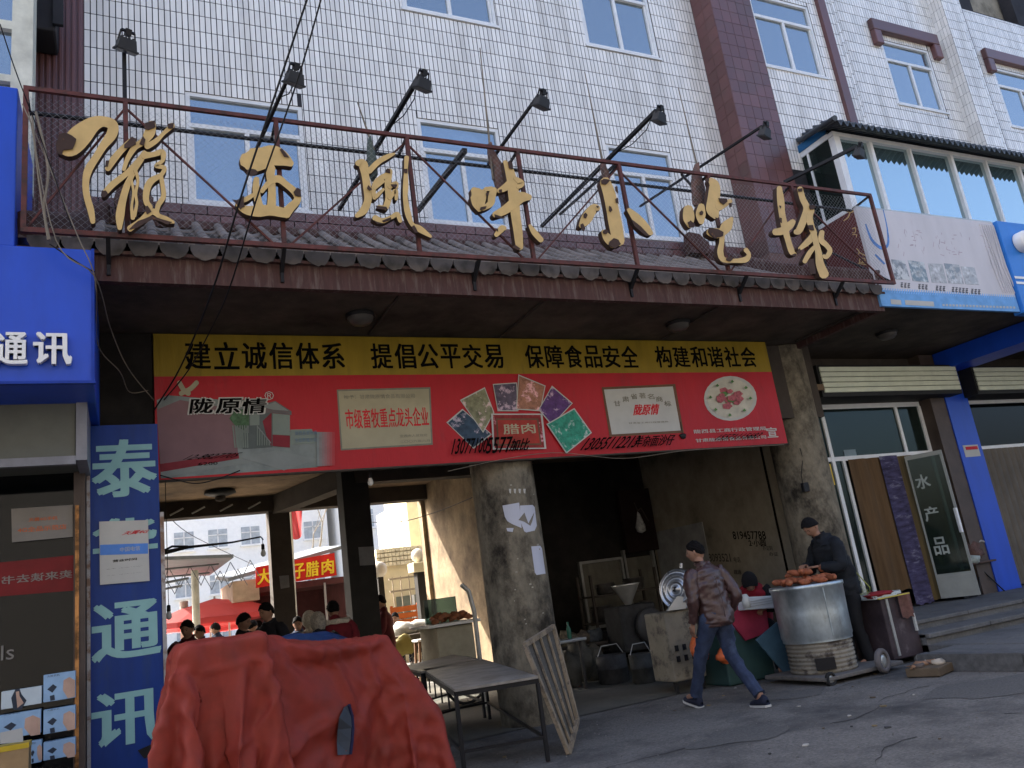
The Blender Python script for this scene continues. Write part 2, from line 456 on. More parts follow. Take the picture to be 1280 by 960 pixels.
# ------------------------------------------------------------------ the ground
g = MB(); g.quad((-60, -40, -.02), (70, -40, -.02), (70, 140, -.02), (-60, 140, -.02)); g.build('ground', K['road'], kind='structure')
g = MB(); g.quad((-40, -14, -.008), (45, -14, -.008), (45, 8.9, -.008), (-40, 8.9, -.008)); g.build('street', K['road'], kind='structure')
g = MB(); g.quad((-.6, 8.9, 0), (9.8, 8.9, 0), (9.8, 16.2, 0), (-.6, 16.2, 0)); g.build('passage_floor', K['floor'], kind='structure')
g = MB(); g.quad((-30, 16.2, -.006), (45, 16.2, -.006), (45, 70, -.006), (-30, 70, -.006)); g.build('courtyard_ground', K['court'], kind='structure')
# sidewalk, step and platform in front of the right-hand shops
pv = thing('pavement', None, None, (9, 7, 0)); pv['kind'] = 'structure'; del pv['kind']
bpy.data.objects.remove(pv)
SW, ST, PL = .16, .285, .41
m = MB(); m.prism([(8.42, 5.95, 0), (40, 5.95, 0), (40, 7.6, 0), (9.0, 7.6, 0), (9.0, 7.1, 0), (8.35, 7.02, 0)], (0, 0, SW-.004)); side = m.build('sidewalk', K['slab'], kind='structure')
m = MB(); m.box((9.0, 7.47, 0), (40, 8.0, ST)); m.build('step', K['slab'], kind='structure')
m = MB(); m.box((9.2, 7.88, 0), (40, 10.0, PL)); m.build('platform', K['slab'], kind='structure')
def kerbs():
    x = 8.35
    for i in range(11):
        L_ = .98
        mb = MB(); mb.rbox((x+.02+i*1.0, 5.78, -.005), (x+.02+i*1.0+L_, 5.95, SW+.004), .012)
        mb.build('kerb_stone', K['kerb'], side, local=True)
    for i in range(1):
        mb = MB(); mb.prism([(8.17, 6.97, -.005), (8.34, 6.985, -.005), (8.41, 5.96, -.005), (8.3, 5.8, -.005)], (0, 0, SW+.02)); mb.build('kerb_stone', K['kerb'], side, local=True)
    for i in range(14):
        for j in range(2):
            a = 9.06+i*.8; b = 5.99+j*.74
            mb = MB(); mb.rbox((a, b, SW-.01), (a+.79, b+.725, SW+.004), .004); mb.build('paving_slab', K['slab'], side, local=True)
    stp = bpy.data.objects['step']; plt = bpy.data.objects['platform']
    for i in range(9):
        mb = MB(); mb.rbox((9.0+i*1.2, 7.42, ST-.05), (9.0+i*1.2+1.192, 7.9, ST+.008), .012); mb.build('step_slab', K['slab'], stp, local=True)
        mb = MB(); mb.rbox((9.2+i*1.2, 7.85, PL-.045), (9.2+i*1.2+1.192, 8.45, PL+.006), .01); mb.build('platform_slab', K['slab'], plt, local=True)
kerbs()

# cracks, patches and litter on the road
rr = random.Random(5)
crk = mat('crack_dirt', (.035, .034, .032), .95); ptch = mat('tar_patch', (.115, .11, .103), .9, var=.3, scale=40, bump=.3)
for k in range(9):
    x, y = rr.uniform(3, 10), rr.uniform(3.4, 7.2); a = rr.uniform(0, 3.1); m = MB(); pts = []
    for i in range(16):
        a += rr.uniform(-.5, .5); pts.append((x, y)); x += .13*math.cos(a); y += .13*math.sin(a)
        if y > 8.6: break
    w0 = [rr.uniform(.003, .009) for _ in pts]
    vs = [(p[0]+s_*w_*.8, p[1]+s_*w_, .0) for p, w_ in zip(pts, w0) for s_ in (-1, 1)]
    m.add([(p[0], p[1], -.0045) for p in vs], [(2*i, 2*i+1, 2*i+3, 2*i+2) for i in range(len(pts)-1)]); m.build('road_crack', crk, bpy.data.objects['street'], local=True)
for (x, y, r_) in ((4.9, 6.2, .5), (7.4, 5.6, .7), (3.4, 4.9, .6), (6.6, 7.3, .4)):
    m = MB(); m.add([(x+r_*math.cos(t)*(1+.25*math.sin(3*t+x)), y+.6*r_*math.sin(t)*(1+.2*math.cos(4*t)), -.0035) for t in [2*math.pi*i/26 for i in range(26)]], [tuple(range(26))]); m.build('tar_patch', ptch, bpy.data.objects['street'], local=True)
for i in range(46):
    x, y = rr.uniform(2.8, 9.5), rr.uniform(4.2, 8.6)
    if x > 8.3 and y < 7.4: continue
    s_ = rr.uniform(.012, .045); a = rr.uniform(0, 6.28); m = MB()
    pl = [(x+s_*math.cos(a+t)*rr.uniform(.6, 1.2), y+s_*math.sin(a+t)*rr.uniform(.5, 1), .0) for t in (0, 1.1, 2.3, 3.5, 4.9)]
    m.prism([(p[0], p[1], -.007+rr.uniform(0, .004)) for p in pl], (0, 0, .006+s_*.1))
    m.build('litter', mat('litter_%d' % (i % 4), [(.4, .38, .34), (.1, .08, .06), (.22, .17, .1), (.05, .05, .05)][i % 4], .8), None, 'small scrap of litter lying on the road before the passage', 'litter', 'scraps of litter on the road')

m = MB()
for i in range(1500):
    y = 2.6+6*rr.random()**.8; x = 1.2+y*.25+rr.random()*8.5; s_ = rr.uniform(.003, .011)
    if x > 8.2 and y < 7.4: continue
    m.add([(x-s_, y-s_*.6, -.007), (x+s_, y-s_*.3, -.007), (x+s_*.2, y+s_, -.007), (x, y, -.007+s_)], [(0, 1, 3), (1, 2, 3), (2, 0, 3)])
m.build('road_grit', mat('grit', (.16, .15, .14), .9, var=.4, scale=9), bpy.data.objects['street'], kind='stuff', local=True)

# ------------------------------------------------------------------ main building
B = thing('market_building', 'white tiled building with maroon pier, tiled canopy and open passage on concrete columns', 'building', (4.5, 9.6, 0))
YW = 9.6; TOP = 15.0
WINS = [(.76, 2.24, 6.64, 8.22), (3.89, 5.2, 6.63, 8.3), (7.12, 8.42, 6.66, 8.3),
        (.76, 2.24, 10.2, 11.85), (3.88, 5.46, 10.2, 11.85), (7.12, 8.62, 10.2, 11.85), (3.88, 5.46, 13.1, 14.6), (7.12, 8.62, 13.1, 14.6)]
m = MB(); panel_holes(m, -1.15, 13.3, 4.66, TOP, YW, YW+.28, WINS); wall = m.build('wall', K['joint'], B)
m = MB(); m.box((-14, YW+.3, 3.95), (30, 16.2, TOP-.01)); m.build('upper_storeys', K['grimy'], B)
m = MB()
near = []
z0t = 6.6
pos = zone_tiles(m, -.385, 10.24, z0t, 13.2, YW, holes=WINS, xoff=-.385, zoff=.02, indiv=lambda a, c: c < 8.45 and a < 2.6)
ks = sorted(pos, key=lambda p: p[0]*1.4+p[2])
for p in ks[300:]:
    a, y, c = p; b = a+.059; d = c+.2345
    m.add([(a, y-.006, c), (b, y-.006, c), (b, y-.006, d), (a, y-.006, d), (a, y, c), (b, y, c), (b, y, d), (a, y, d)], [(0, 1, 2, 3), (4, 5, 1, 0), (5, 6, 2, 1), (6, 7, 3, 2), (7, 4, 0, 3)])
proto = None
for p in ks[:300]:
    if proto is None:
        t = MB(); t.box((0, -.006, 0), (.059, .001, .2345)); proto = t.build('wall_tile', K['tile'], wall, local=True); proto.location = Vector(p)-wloc(wall)
    else:
        c = bpy.data.objects.new('wall_tile', proto.data); SC.collection.objects.link(c); c.parent = wall; c.location = Vector(p)-wloc(wall)
m.build('wall_tiles', K['tile'], wall, kind='stuff')
# corrugated maroon strip on the left
m = MB(); n = 11
for i in range(n):
    a = -1.12+i*.067; m.rbox((a, YW-.035, 5.6), (a+.045, YW+.001, 13.5), .008)
m.build('corrugated_strip', K['mtile'], B)
m = MB(); m.box((-1.13, YW-.012, 5.6), (-.388, YW+.002, 13.5)); m.build('strip_backing', K['mtile'], B)
# maroon tile course under the windows
m = MB()
for r_ in range(2):
    zz = 6.33+r_*.135
    for i in range(36):
        a = -.38+i*.3-(.15 if r_ else 0)
        a2 = min(a+.288, 10.2)
        if a2-max(a, -.38) > .03: m.box((max(a, -.38), YW-.05, zz), (a2, YW-.002, zz+.122))
mp_ = m.build('sill_course', K['mtile'], B)
m = MB(); m.box((-.38, YW-.1, 6.22), (10.24, YW-.001, 6.31)); m.build('ledge', K['mtile'], B)

def window(par, x0, x1, z0, z1, y, transom=.3, split=.5, cur=True, fr=None, gl=None, lab=None):
    fr = fr or K['alu']; gl = gl or K['wglass']; f = .055
    W = MB()
    W.box((x0, y-.012, z0), (x0+f, y+.07, z1)); W.box((x1-f, y-.012, z0), (x1, y+.07, z1))
    W.box((x0+f, y-.013, z0), (x1-f, y+.068, z0+f)); W.box((x0+f, y-.013, z1-f), (x1-f, y+.068, z1))
    zt = z1-(z1-z0)*transom
    if transom: W.box((x0+f, y-.006, zt-.03), (x1-f, y+.064, zt+.03))
    xm = x0+(x1-x0)*split
    W.box((xm-.03, y-.002, z0+f), (xm+.03, y+.06, zt-.03 if transom else z1-f))
    W.box((x0+f, y+.012, z0+f), (x0+f+.035, y+.05, zt-.03)); W.box((x1-f-.035, y+.012, z0+f), (x1-f, y+.05, zt-.03))
    W.box((x0-.03, y-.05, z0-.045), (x1+.03, y-.001, z0-.002))
    wo = W.build('window', fr, par, lab)
    def pane(a, b, c, d, yy):
        q = MB(); q.box((a, yy, c), (b, yy+.006, d)); q.build('pane', gl, wo)
    pane(x0+f, xm, z0+f, (zt-.03) if transom else z1-f, y+.03)
    pane(xm-.02, x1-f, z0+f, (zt-.03) if transom else z1-f, y+.045)
    if transom: pane(x0+f, x1-f, zt+.03, z1-f, y+.03)
    q = MB(); q.box((x0, y+.9, z0-.1), (x1, y+.92, z1+.1)); q.box((x0, y+.25, z1+.001), (x1, y+.92, z1+.02)); q.build('room_back', K['room'], wo)
    if cur:
        q = MB(); k = 16
        fa, fb_ = random.choice(((.2, .16), (.34, .12), (.1, .38), (.26, .26), (.46, .1)))
        for s_, e_ in ((x0+.07, x0+.07+(x1-x0)*fa), (x1-.07-(x1-x0)*fb_, x1-.07)):
            vs = []
            for i in range(k+1):
                xx = s_+(e_-s_)*i/k; yy = y+.2+.025*math.sin(i*2.4)
                vs += [(xx, yy, z0+.02), (xx, yy, z1-.05)]
            q.add(vs, [(2*i, 2*i+2, 2*i+3, 2*i+1) for i in range(k)], smooth=True)
        q.build('curtain', K['curtain'], wo)
    return wo
for i, W_ in enumerate(WINS):
    if W_[2] < 13: window(B, *W_, YW+.02, split=.5, cur=True)

# maroon pier and the projecting bay of wall right of it
YP = 9.12
pl0 = P(895, 0, YP); pl1 = P(937, 0, YP)
XA, XB = P(930, 160, 9.6).x-.0, P(1012, 250, YP).x
XA = 10.18
XB = P(957, 80, YP).x-.55
XB = P(937, 0, YP).x
m = MB(); m.box((9.63, YP, 4.7), (XB, YW+.01, 14.5)); m.build('pier', K['mjoint'], B)
m = MB()
zone_tiles(m, 9.63, XB, 6.3, 13.2, YP, pw=.2, ph=.247, xoff=9.63, gap=.008)
m.build('pier_tiles', K['mtile'], B, kind='stuff')
m = MB()
for j in range(26):
    z = 6.3+j*.247
    for k in range(2): m.box((9.63-.006, YP+.005+k*.23, z+.004), (9.631, YP+.225+k*.23, z+.243))
m.build('pier_side_tiles', K['mtile'], B, kind='stuff')
w4a = P(942, 11, YP); w4b = P(1036, 95, YP)
W4 = (w4a.x, w4b.x, P(959, 79, YP).z, P(959, 79, YP).z+1.62)
X3 = P(1020, 0, YP).x+.02
m = MB(); panel_holes(m, XB+.001, X3, 6.0, TOP, YP+.06, YW+.012, [W4, (W4[0], W4[1], 12.9, 14.4)]); m.build('bay_wall', K['joint'], B)
m = MB(); zone_tiles(m, XB, X3, 8, 13.2, YP+.06, holes=[W4, (W4[0], W4[1], 12.9, 14.4)], xoff=XB); m.build('bay_wall_tiles', K['tile'], B, kind='stuff')
window(B, *W4, YP+.08)
X4 = X3+.2
m = MB(); m.box((X3+.001, YP-.02, 6), (X4, YW+.013, TOP)); m.build('maroon_strip', K['mtile'], B)

# ------------------------------------------------------------------ right-hand building
R = thing('right_building', 'white tiled building on the right with stepped pilasters and maroon window hoods', 'building', (17, 9.6, 0))
YR = 9.6
hoodA = P(1087, 25, YR-.15); hA2 = P(1168, 75, YR-.15)
RW = [(P(1100, 50, YR).x, P(1183, 138, YR).x, P(1117, 128, YR).z, P(1104, 50, YR).z), (P(1242, 90, YR).x, P(1242, 90, YR).x+1.75, P(1117, 128, YR).z, P(1104, 50, YR).z)]
RW += [(a, b, c+3.15, d+3.15) for a, b, c, d in RW]
m = MB(); panel_holes(m, X4+.001, 30, 4.66, TOP, YR, YR+.28, RW); m.build('wall', K['joint'], R)
m = MB(); zone_tiles(m, X4, 24, 8, 13.4, YR, holes=RW, pw=.075); m.build('wall_tiles', K['tile'], R, kind='stuff')
for W_ in RW[:2]: window(R, *W_, YR+.02)
def pilaster(x0, x1, d):
    m = MB(); m.box((x0, YR-d, 6), (x1, YR-.001, TOP)); po = m.build('pilaster', K['joint'], R)
    m = MB(); zone_tiles(m, x0, x1, 8, 13.6, YR-d, pw=.075, xoff=x0)
    for j in range(23):
        z = 8+j*.247
        for k in range(int(d/.07)):
            m.box((x0-.006, YR-d+k*.075+.004, z+.004), (x0+.001, YR-d+k*.075+.071, z+.243))
    m.build('pilaster_tiles', K['tile'], po, kind='stuff')
pilaster(X4+.001, X4+.42, .32); pilaster(X4+.42, X4+.75, .16)
xp = P(1195, 60, YR).x
pilaster(xp-.55, xp+.05, .3); pilaster(xp+.051, xp+.45, .15)
for i, W_ in enumerate(RW[:2]):
    a, b, c, d = W_
    m = MB(); m.rbox((a-.28, YR-.13, d+.12), (b+.3, YR-.005, d+.4), .02); m.rbox((a-.28, YR-.13, d-.22), (a-.06, YR-.005, d+.119), .02); m.rbox((b+.08, YR-.13, d-.22), (b+.3, YR-.005, d+.119), .02)
    m.build('window_hood', K['mtile'], R)

# enclosed balcony with glass front and dark tile eave
YB = 8.45
bx0 = 10.98; zt_ = P(1195, 178, YB-.35).z-.03; zb_ = P(1240, 277, YB).z-.5
E_ = thing('glazed_balcony', 'glazed first floor balcony with dark wavy tile eave above the faded white billboard', 'balcony', (13, YB, zb_))
xs = [P(x, 210, YB).x for x in (1035, 1094, 1142, 1191, 1233, 1272)] + [P(1280, 210, YB).x+.6, P(1280, 210, YB).x+1.8]
xs[0] = bx0+.02
m = MB()
for i, x in enumerate(xs):
    wd = .14 if i == 0 else (.075 if i % 2 else .05)
    m.box((x, YB-.02, zb_), (x+wd, YB+.1, zt_))
m.box((bx0, YB-.03, zt_+.001), (xs[-1]+.1, YB+.1, zt_+.08)); m.box((bx0, YB-.03, zb_-.1), (xs[-1]+.1, YB+.1, zb_-.001))
zs = zb_+.1
m.box((bx0-.002, YB+.1, zt_+.001), (bx0+.06, YW-.02, zt_+.14)); m.box((bx0-.002, YW-.14, zb_-.3), (bx0+.06, YW-.03, zt_)); m.box((bx0-.002, YB+.1, 6.85), (bx0+.06, YW-.14, 6.92))
m.box((bx0-.002, (YB+YW)/2-.02, 6.92), (bx0+.05, (YB+YW)/2+.02, zt_))
m.build('frame', K['alu'], E_)
for i in range(len(xs)-1):
    m = MB(); m.box((xs[i]+.03, YB+.04, zb_), (xs[i+1]+.03, YB+.046, zt_)); m.build('pane', K['bglass'], E_)
m = MB(); m.box((bx0+.02, YB+.1, zb_-.0), (bx0+.026, YW-.04, zt_)); m.build('side_pane', K['gglass'], E_)
m = MB(); m.box((bx0+.03, YW-.03, zb_-.3), (xs[-1], YW-.01, zt_+.2)); m.build('room_back', K['room'], E_)
m = MB(); m.box((bx0-.02, YB+.1, zt_+.1), (bx0+.03, YW-.02, zt_+.24)); m.build('blue_side_board', mat('teal_board', (.02, .12, .28), .5), E_)
m = MB(); m.box((bx0+.031, YB+.02, zt_+.085), (xs[-1], YW-.05, zt_+.12)); m.build('eave_board', mat('dark_board', (.025, .025, .028), .7), E_)
pitch = .148; nrow = int((xs[-1]+.5-bx0)/pitch)
ez0 = P(1195, 178, YB-.35).z
rise = .5
row = None
for i in range(nrow+2):
    x = bx0-.28+i*pitch
    m = MB(); k = 7; n_ = 8; vs = []
    y1 = YW-.05 if i > 3 else YB-.35+(YW-YB)*(.25+i*.25)
    for j in range(k+1):
        t = j/k; y = YB-.36+(y1-(YB-.36))*t; z = ez0+rise*t*(y1-YB+.36)/(YW-YB)
        for s_ in range(n_+1):
            u = s_/n_; vs.append((x+u*pitch*1.02, y, z+.045*math.sin(u*2*math.pi)+(.012 if j % 2 else 0)))
    fs = [(j*(n_+1)+s_, j*(n_+1)+s_+1, (j+1)*(n_+1)+s_+1, (j+1)*(n_+1)+s_) for j in range(k) for s_ in range(n_)]
    m.add(vs, fs, smooth=True)
    m.add([(p[0], p[1], p[2]-.03) for p in vs], [f[::-1] for f in fs], smooth=True)
    q = len(vs); m.add([vs[s_] for s_ in range(n_+1)]+[(vs[s_][0], vs[s_][1], vs[s_][2]-.03) for s_ in range(n_+1)], [(s_, s_+n_+1, s_+n_+2, s_+1) for s_ in range(n_)])
    m.build('roof_tile_row', K['dtile'], E_)
m = MB(); m.tube([(bx0-.3, YB-.38, ez0+.03), (bx0-.05, (YB+YW)/2, ez0+.25), (bx0+.3, YW-.05, ez0+rise+.1)], .05); m.build('ridge', K['dtile'], E_)
# maroon side board of the shop sign structure, with three little gilt characters
sa = [PX(1016, 291, bx0), PX(1068, 262, bx0), PX(1102, 349, bx0), PX(1040, 336, bx0)]
m = MB(); m.prism([(bx0-.01, 8.36, 6.84), (bx0-.01, 9.5, 6.84), (bx0-.01, 9.5, 4.9), (bx0-.01, 8.36, 4.9)], (.1, 0, 0)); 
mb_ = m.build('side_board', mat('maroon_board', (.115, .03, .028), .6, var=.1), R)

# ------------------------------------------------------------------ left-hand building, upper part
L_ = thing('left_building', 'narrow part of the left neighbour above the blue shop sign with cream window frame', 'building', (-3, 8.3, 0))
m = MB(); m.box((-9, 8.4, 5.8), (-1.16, 9.5, TOP)); m.build('wall', K['grimy'], L_)
m = MB()
xe = P(34, 60, 8.3).x
m.box((xe-.14, 8.3, 6.0), (xe, 8.4, 13)); m.box((-1.9, 8.3, P(0, 30, 8.3).z-.04), (xe-.14, 8.4, P(0, 30, 8.3).z+.06)); m.box((xe-.001, 8.3, 6), (xe+.05, 8.62, 13))
m.box((-1.9, 8.3, P(0, 96, 8.3).z-.04), (xe-.14, 8.395, P(0, 96, 8.3).z+.04))
wf = m.build('window_frame', mat('cream_frame', (.6, .6, .5), .6), L_)
m = MB(); m.box((-1.9, 8.36, 6), (xe-.141, 8.37, 13)); m.build('pane', K['wglass'], L_)
a = P(48, 36, 8.0); 
m = MB(); a = P(50, 36, 9.1); m.rbox((a.x-.3, 9.1, a.z), (P(70, 20, 9.1).x, 9.56, a.z+.5), .03); m.box((P(66, 30, 9.05).x, 9.04, P(70, 30, 9.05).z), (P(79, 20, 9.05).x, 9.09, a.z+.7)); m.build('dark_awning_box', mat('dark_awning', (.03, .03, .035), .7), L_)

# ------------------------------------------------------------------ tiled canopy over the passage
C = thing('tiled_canopy', 'grey barrel tile canopy with scalloped eave and maroon fascia above the passage', 'canopy', (4.4, 8.3, 4.5))
XL, XR = -.72, 9.5
YE, ZE = 7.2, 4.86; YT, ZT = 9.5, 6.25
pitch = .2555; N = int((XR-XL)/pitch)
hipL, hipR = .55, .62
def ytop(x):
    "upper end of a tile row; rows near the ends stop at the hips"
    if x < XL+hipL: return YE+(YT-YE)*max(.06, (x-XL)/hipL)
    if x > XR-1.0: return YE+(YT-YE)*max(.06, (XR-x)/1.0)
    return YT
def zr(y, x=0): 
    t = (y-YE)/(YT-YE); return ZE+(ZT-ZE)*(t*.82+.18*t*t)
m = MB()
yy_ = [YE, (YE+YT)/2, YT]
m.add([(XL, YE, ZE-.05), (XR, YE, ZE-.05), (XR-1, YT, ZT-.05), (XL+hipL, YT, ZT-.05)], [(0, 1, 2, 3)])
m.build('underlay', K['beam'], C)
for i in range(N+1):
    x = XL+i*pitch; yt = ytop(x)
    # convex cover row
    m = MB(); k = 6; n_ = 7; seg = max(1, round((yt-YE)/.3)); 
    for sgi in range(seg):
        y0 = YE+(yt-YE)*sgi/seg; y1 = YE+(yt-YE)*(sgi+1)/seg+.02
        vs = []
        for (y, rr) in ((y0, .058), (y1, .05)):
            for s_ in range(n_+1):
                a = math.pi*s_/n_; vs.append((x+rr*math.cos(a), y, zr(y)+.03+rr*1.05*math.sin(a)))
        m.add(vs, [(s_, s_+1, n_+2+s_, n_+1+s_) for s_ in range(n_)], smooth=True)
        m.add(vs[:n_+1], [tuple(range(n_, -1, -1))])
    m.build('cover_tile_row', K['rtile'], C)
    if i == N: continue
    xc = x+pitch/2; yt = min(ytop(xc), ytop(x), ytop(x+pitch)) if 2 < i < N-4 else ytop(xc)
    seg = max(1, round((yt-YE)/.24))
    for sgi in range(min(seg, 6) if False else seg):
        y0 = YE-.02+(yt-YE)*sgi/seg; y1 = YE+(yt-YE)*(sgi+1)/seg
        if sgi % 2 == 1 and i > 20 and False: continue
        m = MB(); n2 = 5; vs = []
        for (y, up) in ((y0, .034), (y1+.03, .0)):
            for s_ in range(n2+1):
                u = s_/n2*2-1; vs.append((xc+u*pitch*.42, y, zr(y)+up-.045+.04*u*u))
        k2 = len(vs); vs += [(p[0], p[1], p[2]-.022) for p in vs[:n2+1]]
        m.add(vs, [(s_, s_+1, n2+2+s_, n2+1+s_) for s_ in range(n2)], smooth=True)
        m.add(vs, [(k2+s_, k2+s_+1, s_+1, s_) for s_ in range(n2)])
        o = m.build('pan_tile', K['rtile'], C)
    # scalloped drip tile at the eave
    pts = []
    for s_ in range(9):
        u = s_/8*2-1; pts.append((xc+u*pitch*.47, YE-.05, ZE-.02-.095*math.sqrt(max(0, 1-abs(u)**2.2))+.012*random.uniform(-1, 1)))
    pts += [(xc+pitch*.47, YE-.05, ZE+.035), (xc, YE-.05, ZE+.0), (xc-pitch*.47, YE-.05, ZE+.035)]
    m = MB(); m.prism(pts[:9]+[(xc+pitch*.47, YE-.05, ZE+.03), (xc-pitch*.47, YE-.05, ZE+.03)], (0, .022, .004)); m.build('drip_tile', K['drip'], C)
# hip ridges, top ridge
for pts in ([(XL-.02, YE-.03, ZE+.1), (XL+hipL*.5, (YE+YT)/2, zr((YE+YT)/2)+.08), (XL+hipL, YT, ZT+.1)], [(XR+.02, YE-.03, ZE+.1), (XR-.5, (YE+YT)/2, zr((YE+YT)/2)+.08), (XR-1.0, YT, ZT+.1)]):
    m = MB(); m.bar(pts[0], pts[1], .13, .16); m.bar(pts[1], pts[2], .13, .16); m.tube([Vector(p)+Vector((0, 0, .1)) for p in pts], .06); m.build('hip_ridge', K['fascia'], C)
m = MB(); m.rbox((XL+hipL-.3, YT-.02, ZT-.03), (XR-.9, YW-.051, ZT+.09), .02); m.build('top_ridge', K['fascia'], C)
for xx in (XL+hipL+.3, XR-1.15):
    m = MB(); m.prism([(xx-.17, 9.3, 6.3), (xx+.2, 9.3, 6.3), (xx+.22, 9.3, 6.5), (xx+.05, 9.3, 6.64), (xx-.15, 9.3, 6.66), (xx-.2, 9.3, 6.45)], (0, .14, 0)); m.build('ridge_end_ornament', K['fascia'], C)
m = MB(); m.box((-1.3, 7.22, 4.53), (9.52, 7.3, 4.77)); m.box((9.44, 7.3, 4.53), (9.52, 9.5, 4.77)); m.build('fascia', K['fascia'], C)
m = MB(); m.box((-1.3, 7.17, 4.77), (9.55, 7.32, 4.8)); m.build('gutter_board', K['fascia'], C)
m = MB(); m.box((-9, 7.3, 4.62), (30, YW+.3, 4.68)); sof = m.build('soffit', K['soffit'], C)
for xx in (2.6, 4.3, 6.8, 9.3):
    m = MB(); m.box((xx-.1, 7.3, 4.5), (xx+.1, 8.8, 4.619)) if xx in (99,) else m.bar((xx, 7.35, 4.6), (xx, 8.7, 4.6), .025, .02)
    m.build('soffit_batten', K['beam'], C)
for (x, y) in ((450, 393), (847, 403), (1108, 415)):
    p = PZ(x, y, 4.62)
    lt = thing('ceiling_lamp', {450: 'round grey ceiling lamp under the canopy above the yellow strip at the left', 847: 'round ceiling lamp under the canopy above the middle right of the red banner', 1108: 'round ceiling lamp under the soffit right of the banner'}[x], 'lamp', p, 'round lamps under the soffit')
    m = MB(); m.lathe([(.16, .0), (.165, -.03), (.15, -.045)], p, 18); m.build('base', K['black'], lt)
    m = MB(); m.lathe([(.145, -.03), (.14, -.07), (.1, -.11), (.0, -.125)], p, 18); m.build('globe', mat('dusty_globe', (.08, .075, .07), .4), lt)

# ------------------------------------------------------------------ passage interior
m = MB(); m.box((-9, YW, 3.95), (30, YW+.29, 4.66)); m.build('lintel_beam', K['beam'], B)
ZC = 3.9
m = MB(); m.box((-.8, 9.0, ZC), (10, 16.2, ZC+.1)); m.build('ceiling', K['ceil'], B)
m = MB(); m.box((-.8, 15.75, 3.6), (5.62, 16.1, ZC-.001)); m.build('rear_beam', K['beam'], B)
m = MB(); m.box((-.8, 8.9, 3.45), (9.75, 9.35, ZC+.7)); m.build('front_beam', K['beam'], B)
def column(x, y, r, m_, lab, ztop=4.6):
    q = MB(); q.lathe([(r, -.02), (r*1.005, .4), (r, 1.5), (r*.995, 3), (r, ztop)], (x, y, 0), 32)
    return q.build('column', m_, B, lab)
cc = column(4.32, 9.22, .4, K['column'], 'thick round concrete column with torn white papers')
c2 = column(9.37, 9.22, .4, K['column'], 'round concrete column behind the sweet potato seller')
cL = MB(); cL.box((-.5, 8.75, 0), (.27, 9.3, 4.6)); cL.build('left_pier', K['soot'], B)
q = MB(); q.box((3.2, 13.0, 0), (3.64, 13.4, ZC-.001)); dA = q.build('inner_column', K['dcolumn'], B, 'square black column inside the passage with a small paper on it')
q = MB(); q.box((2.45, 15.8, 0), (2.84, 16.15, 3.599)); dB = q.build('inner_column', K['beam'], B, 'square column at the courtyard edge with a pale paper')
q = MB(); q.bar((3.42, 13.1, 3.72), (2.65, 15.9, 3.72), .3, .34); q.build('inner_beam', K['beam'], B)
q = MB(); q.bar((3.42, 13.1, 3.72), (5.6, 13.1, 3.72), .3, .3); q.build('inner_beam', K['beam'], B)
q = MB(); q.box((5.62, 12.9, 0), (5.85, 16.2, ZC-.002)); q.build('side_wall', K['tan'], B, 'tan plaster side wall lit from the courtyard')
q = MB(); q.box((5.54, 15.98, 0), (5.619, 16.19, ZC-.003)); q.build('wall_pilaster', K['tan'], B)
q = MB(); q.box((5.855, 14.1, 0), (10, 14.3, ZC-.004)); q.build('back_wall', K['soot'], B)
q = MB(); q.box((9.82, 9.66, 0), (10.0, 14.1, ZC+.04)); sw = q.build('side_wall', mat('phone_wall', (.36, .315, .24), .9, col2=(.025, .022, .018), lo=.5, hi=.66, scale2=.5, bump=.3, stretch=(1, 1, .8)), B, 'grimy plaster wall with black painted phone number')
q = MB(); q.box((9.8, 12.4, 0), (9.819, 14.0, 2.3)); q.build('grey_panel', mat('grey_dado', (.33, .33, .32), .8, var=.2), B)
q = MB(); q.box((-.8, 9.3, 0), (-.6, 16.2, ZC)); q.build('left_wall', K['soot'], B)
# the sliding window on the sooty back wall
wf = P(722, 705, 14.05); wr = P(828, 690, 14.05)
q = MB(); a, b = 7.9, 9.1
for (x0, x1, z0, z1) in ((7.95, 8.95, .62, 1.9), (8.98, 9.72, .62, 2.02)):
    q.box((x0, 14.0, z0), (x0+.05, 14.08, z1)); q.box((x1-.05, 14.0, z0), (x1, 14.08, z1)); q.box((x0+.05, 14, z0), (x1-.05, 14.08, z0+.05)); q.box((x0+.05, 14, z1-.05), (x1-.05, 14.08, z1))
iw = q.build('inner_window', K['galv'], B)
q = MB(); k = 30; vs = []
for i in range(k+1):
    xx = 7.98+i*(1.7/k); vs += [(xx, 14.06+.015*math.sin(i*2.1), .66), (xx, 14.06+.015*math.sin(i*2.1), 1.86)]
q.add(vs, [(2*i, 2*i+2, 2*i+3, 2*i+1) for i in range(k)], smooth=True); q.build('curtain', mat('grey_curtain', (.16, .15, .12), .9), iw)
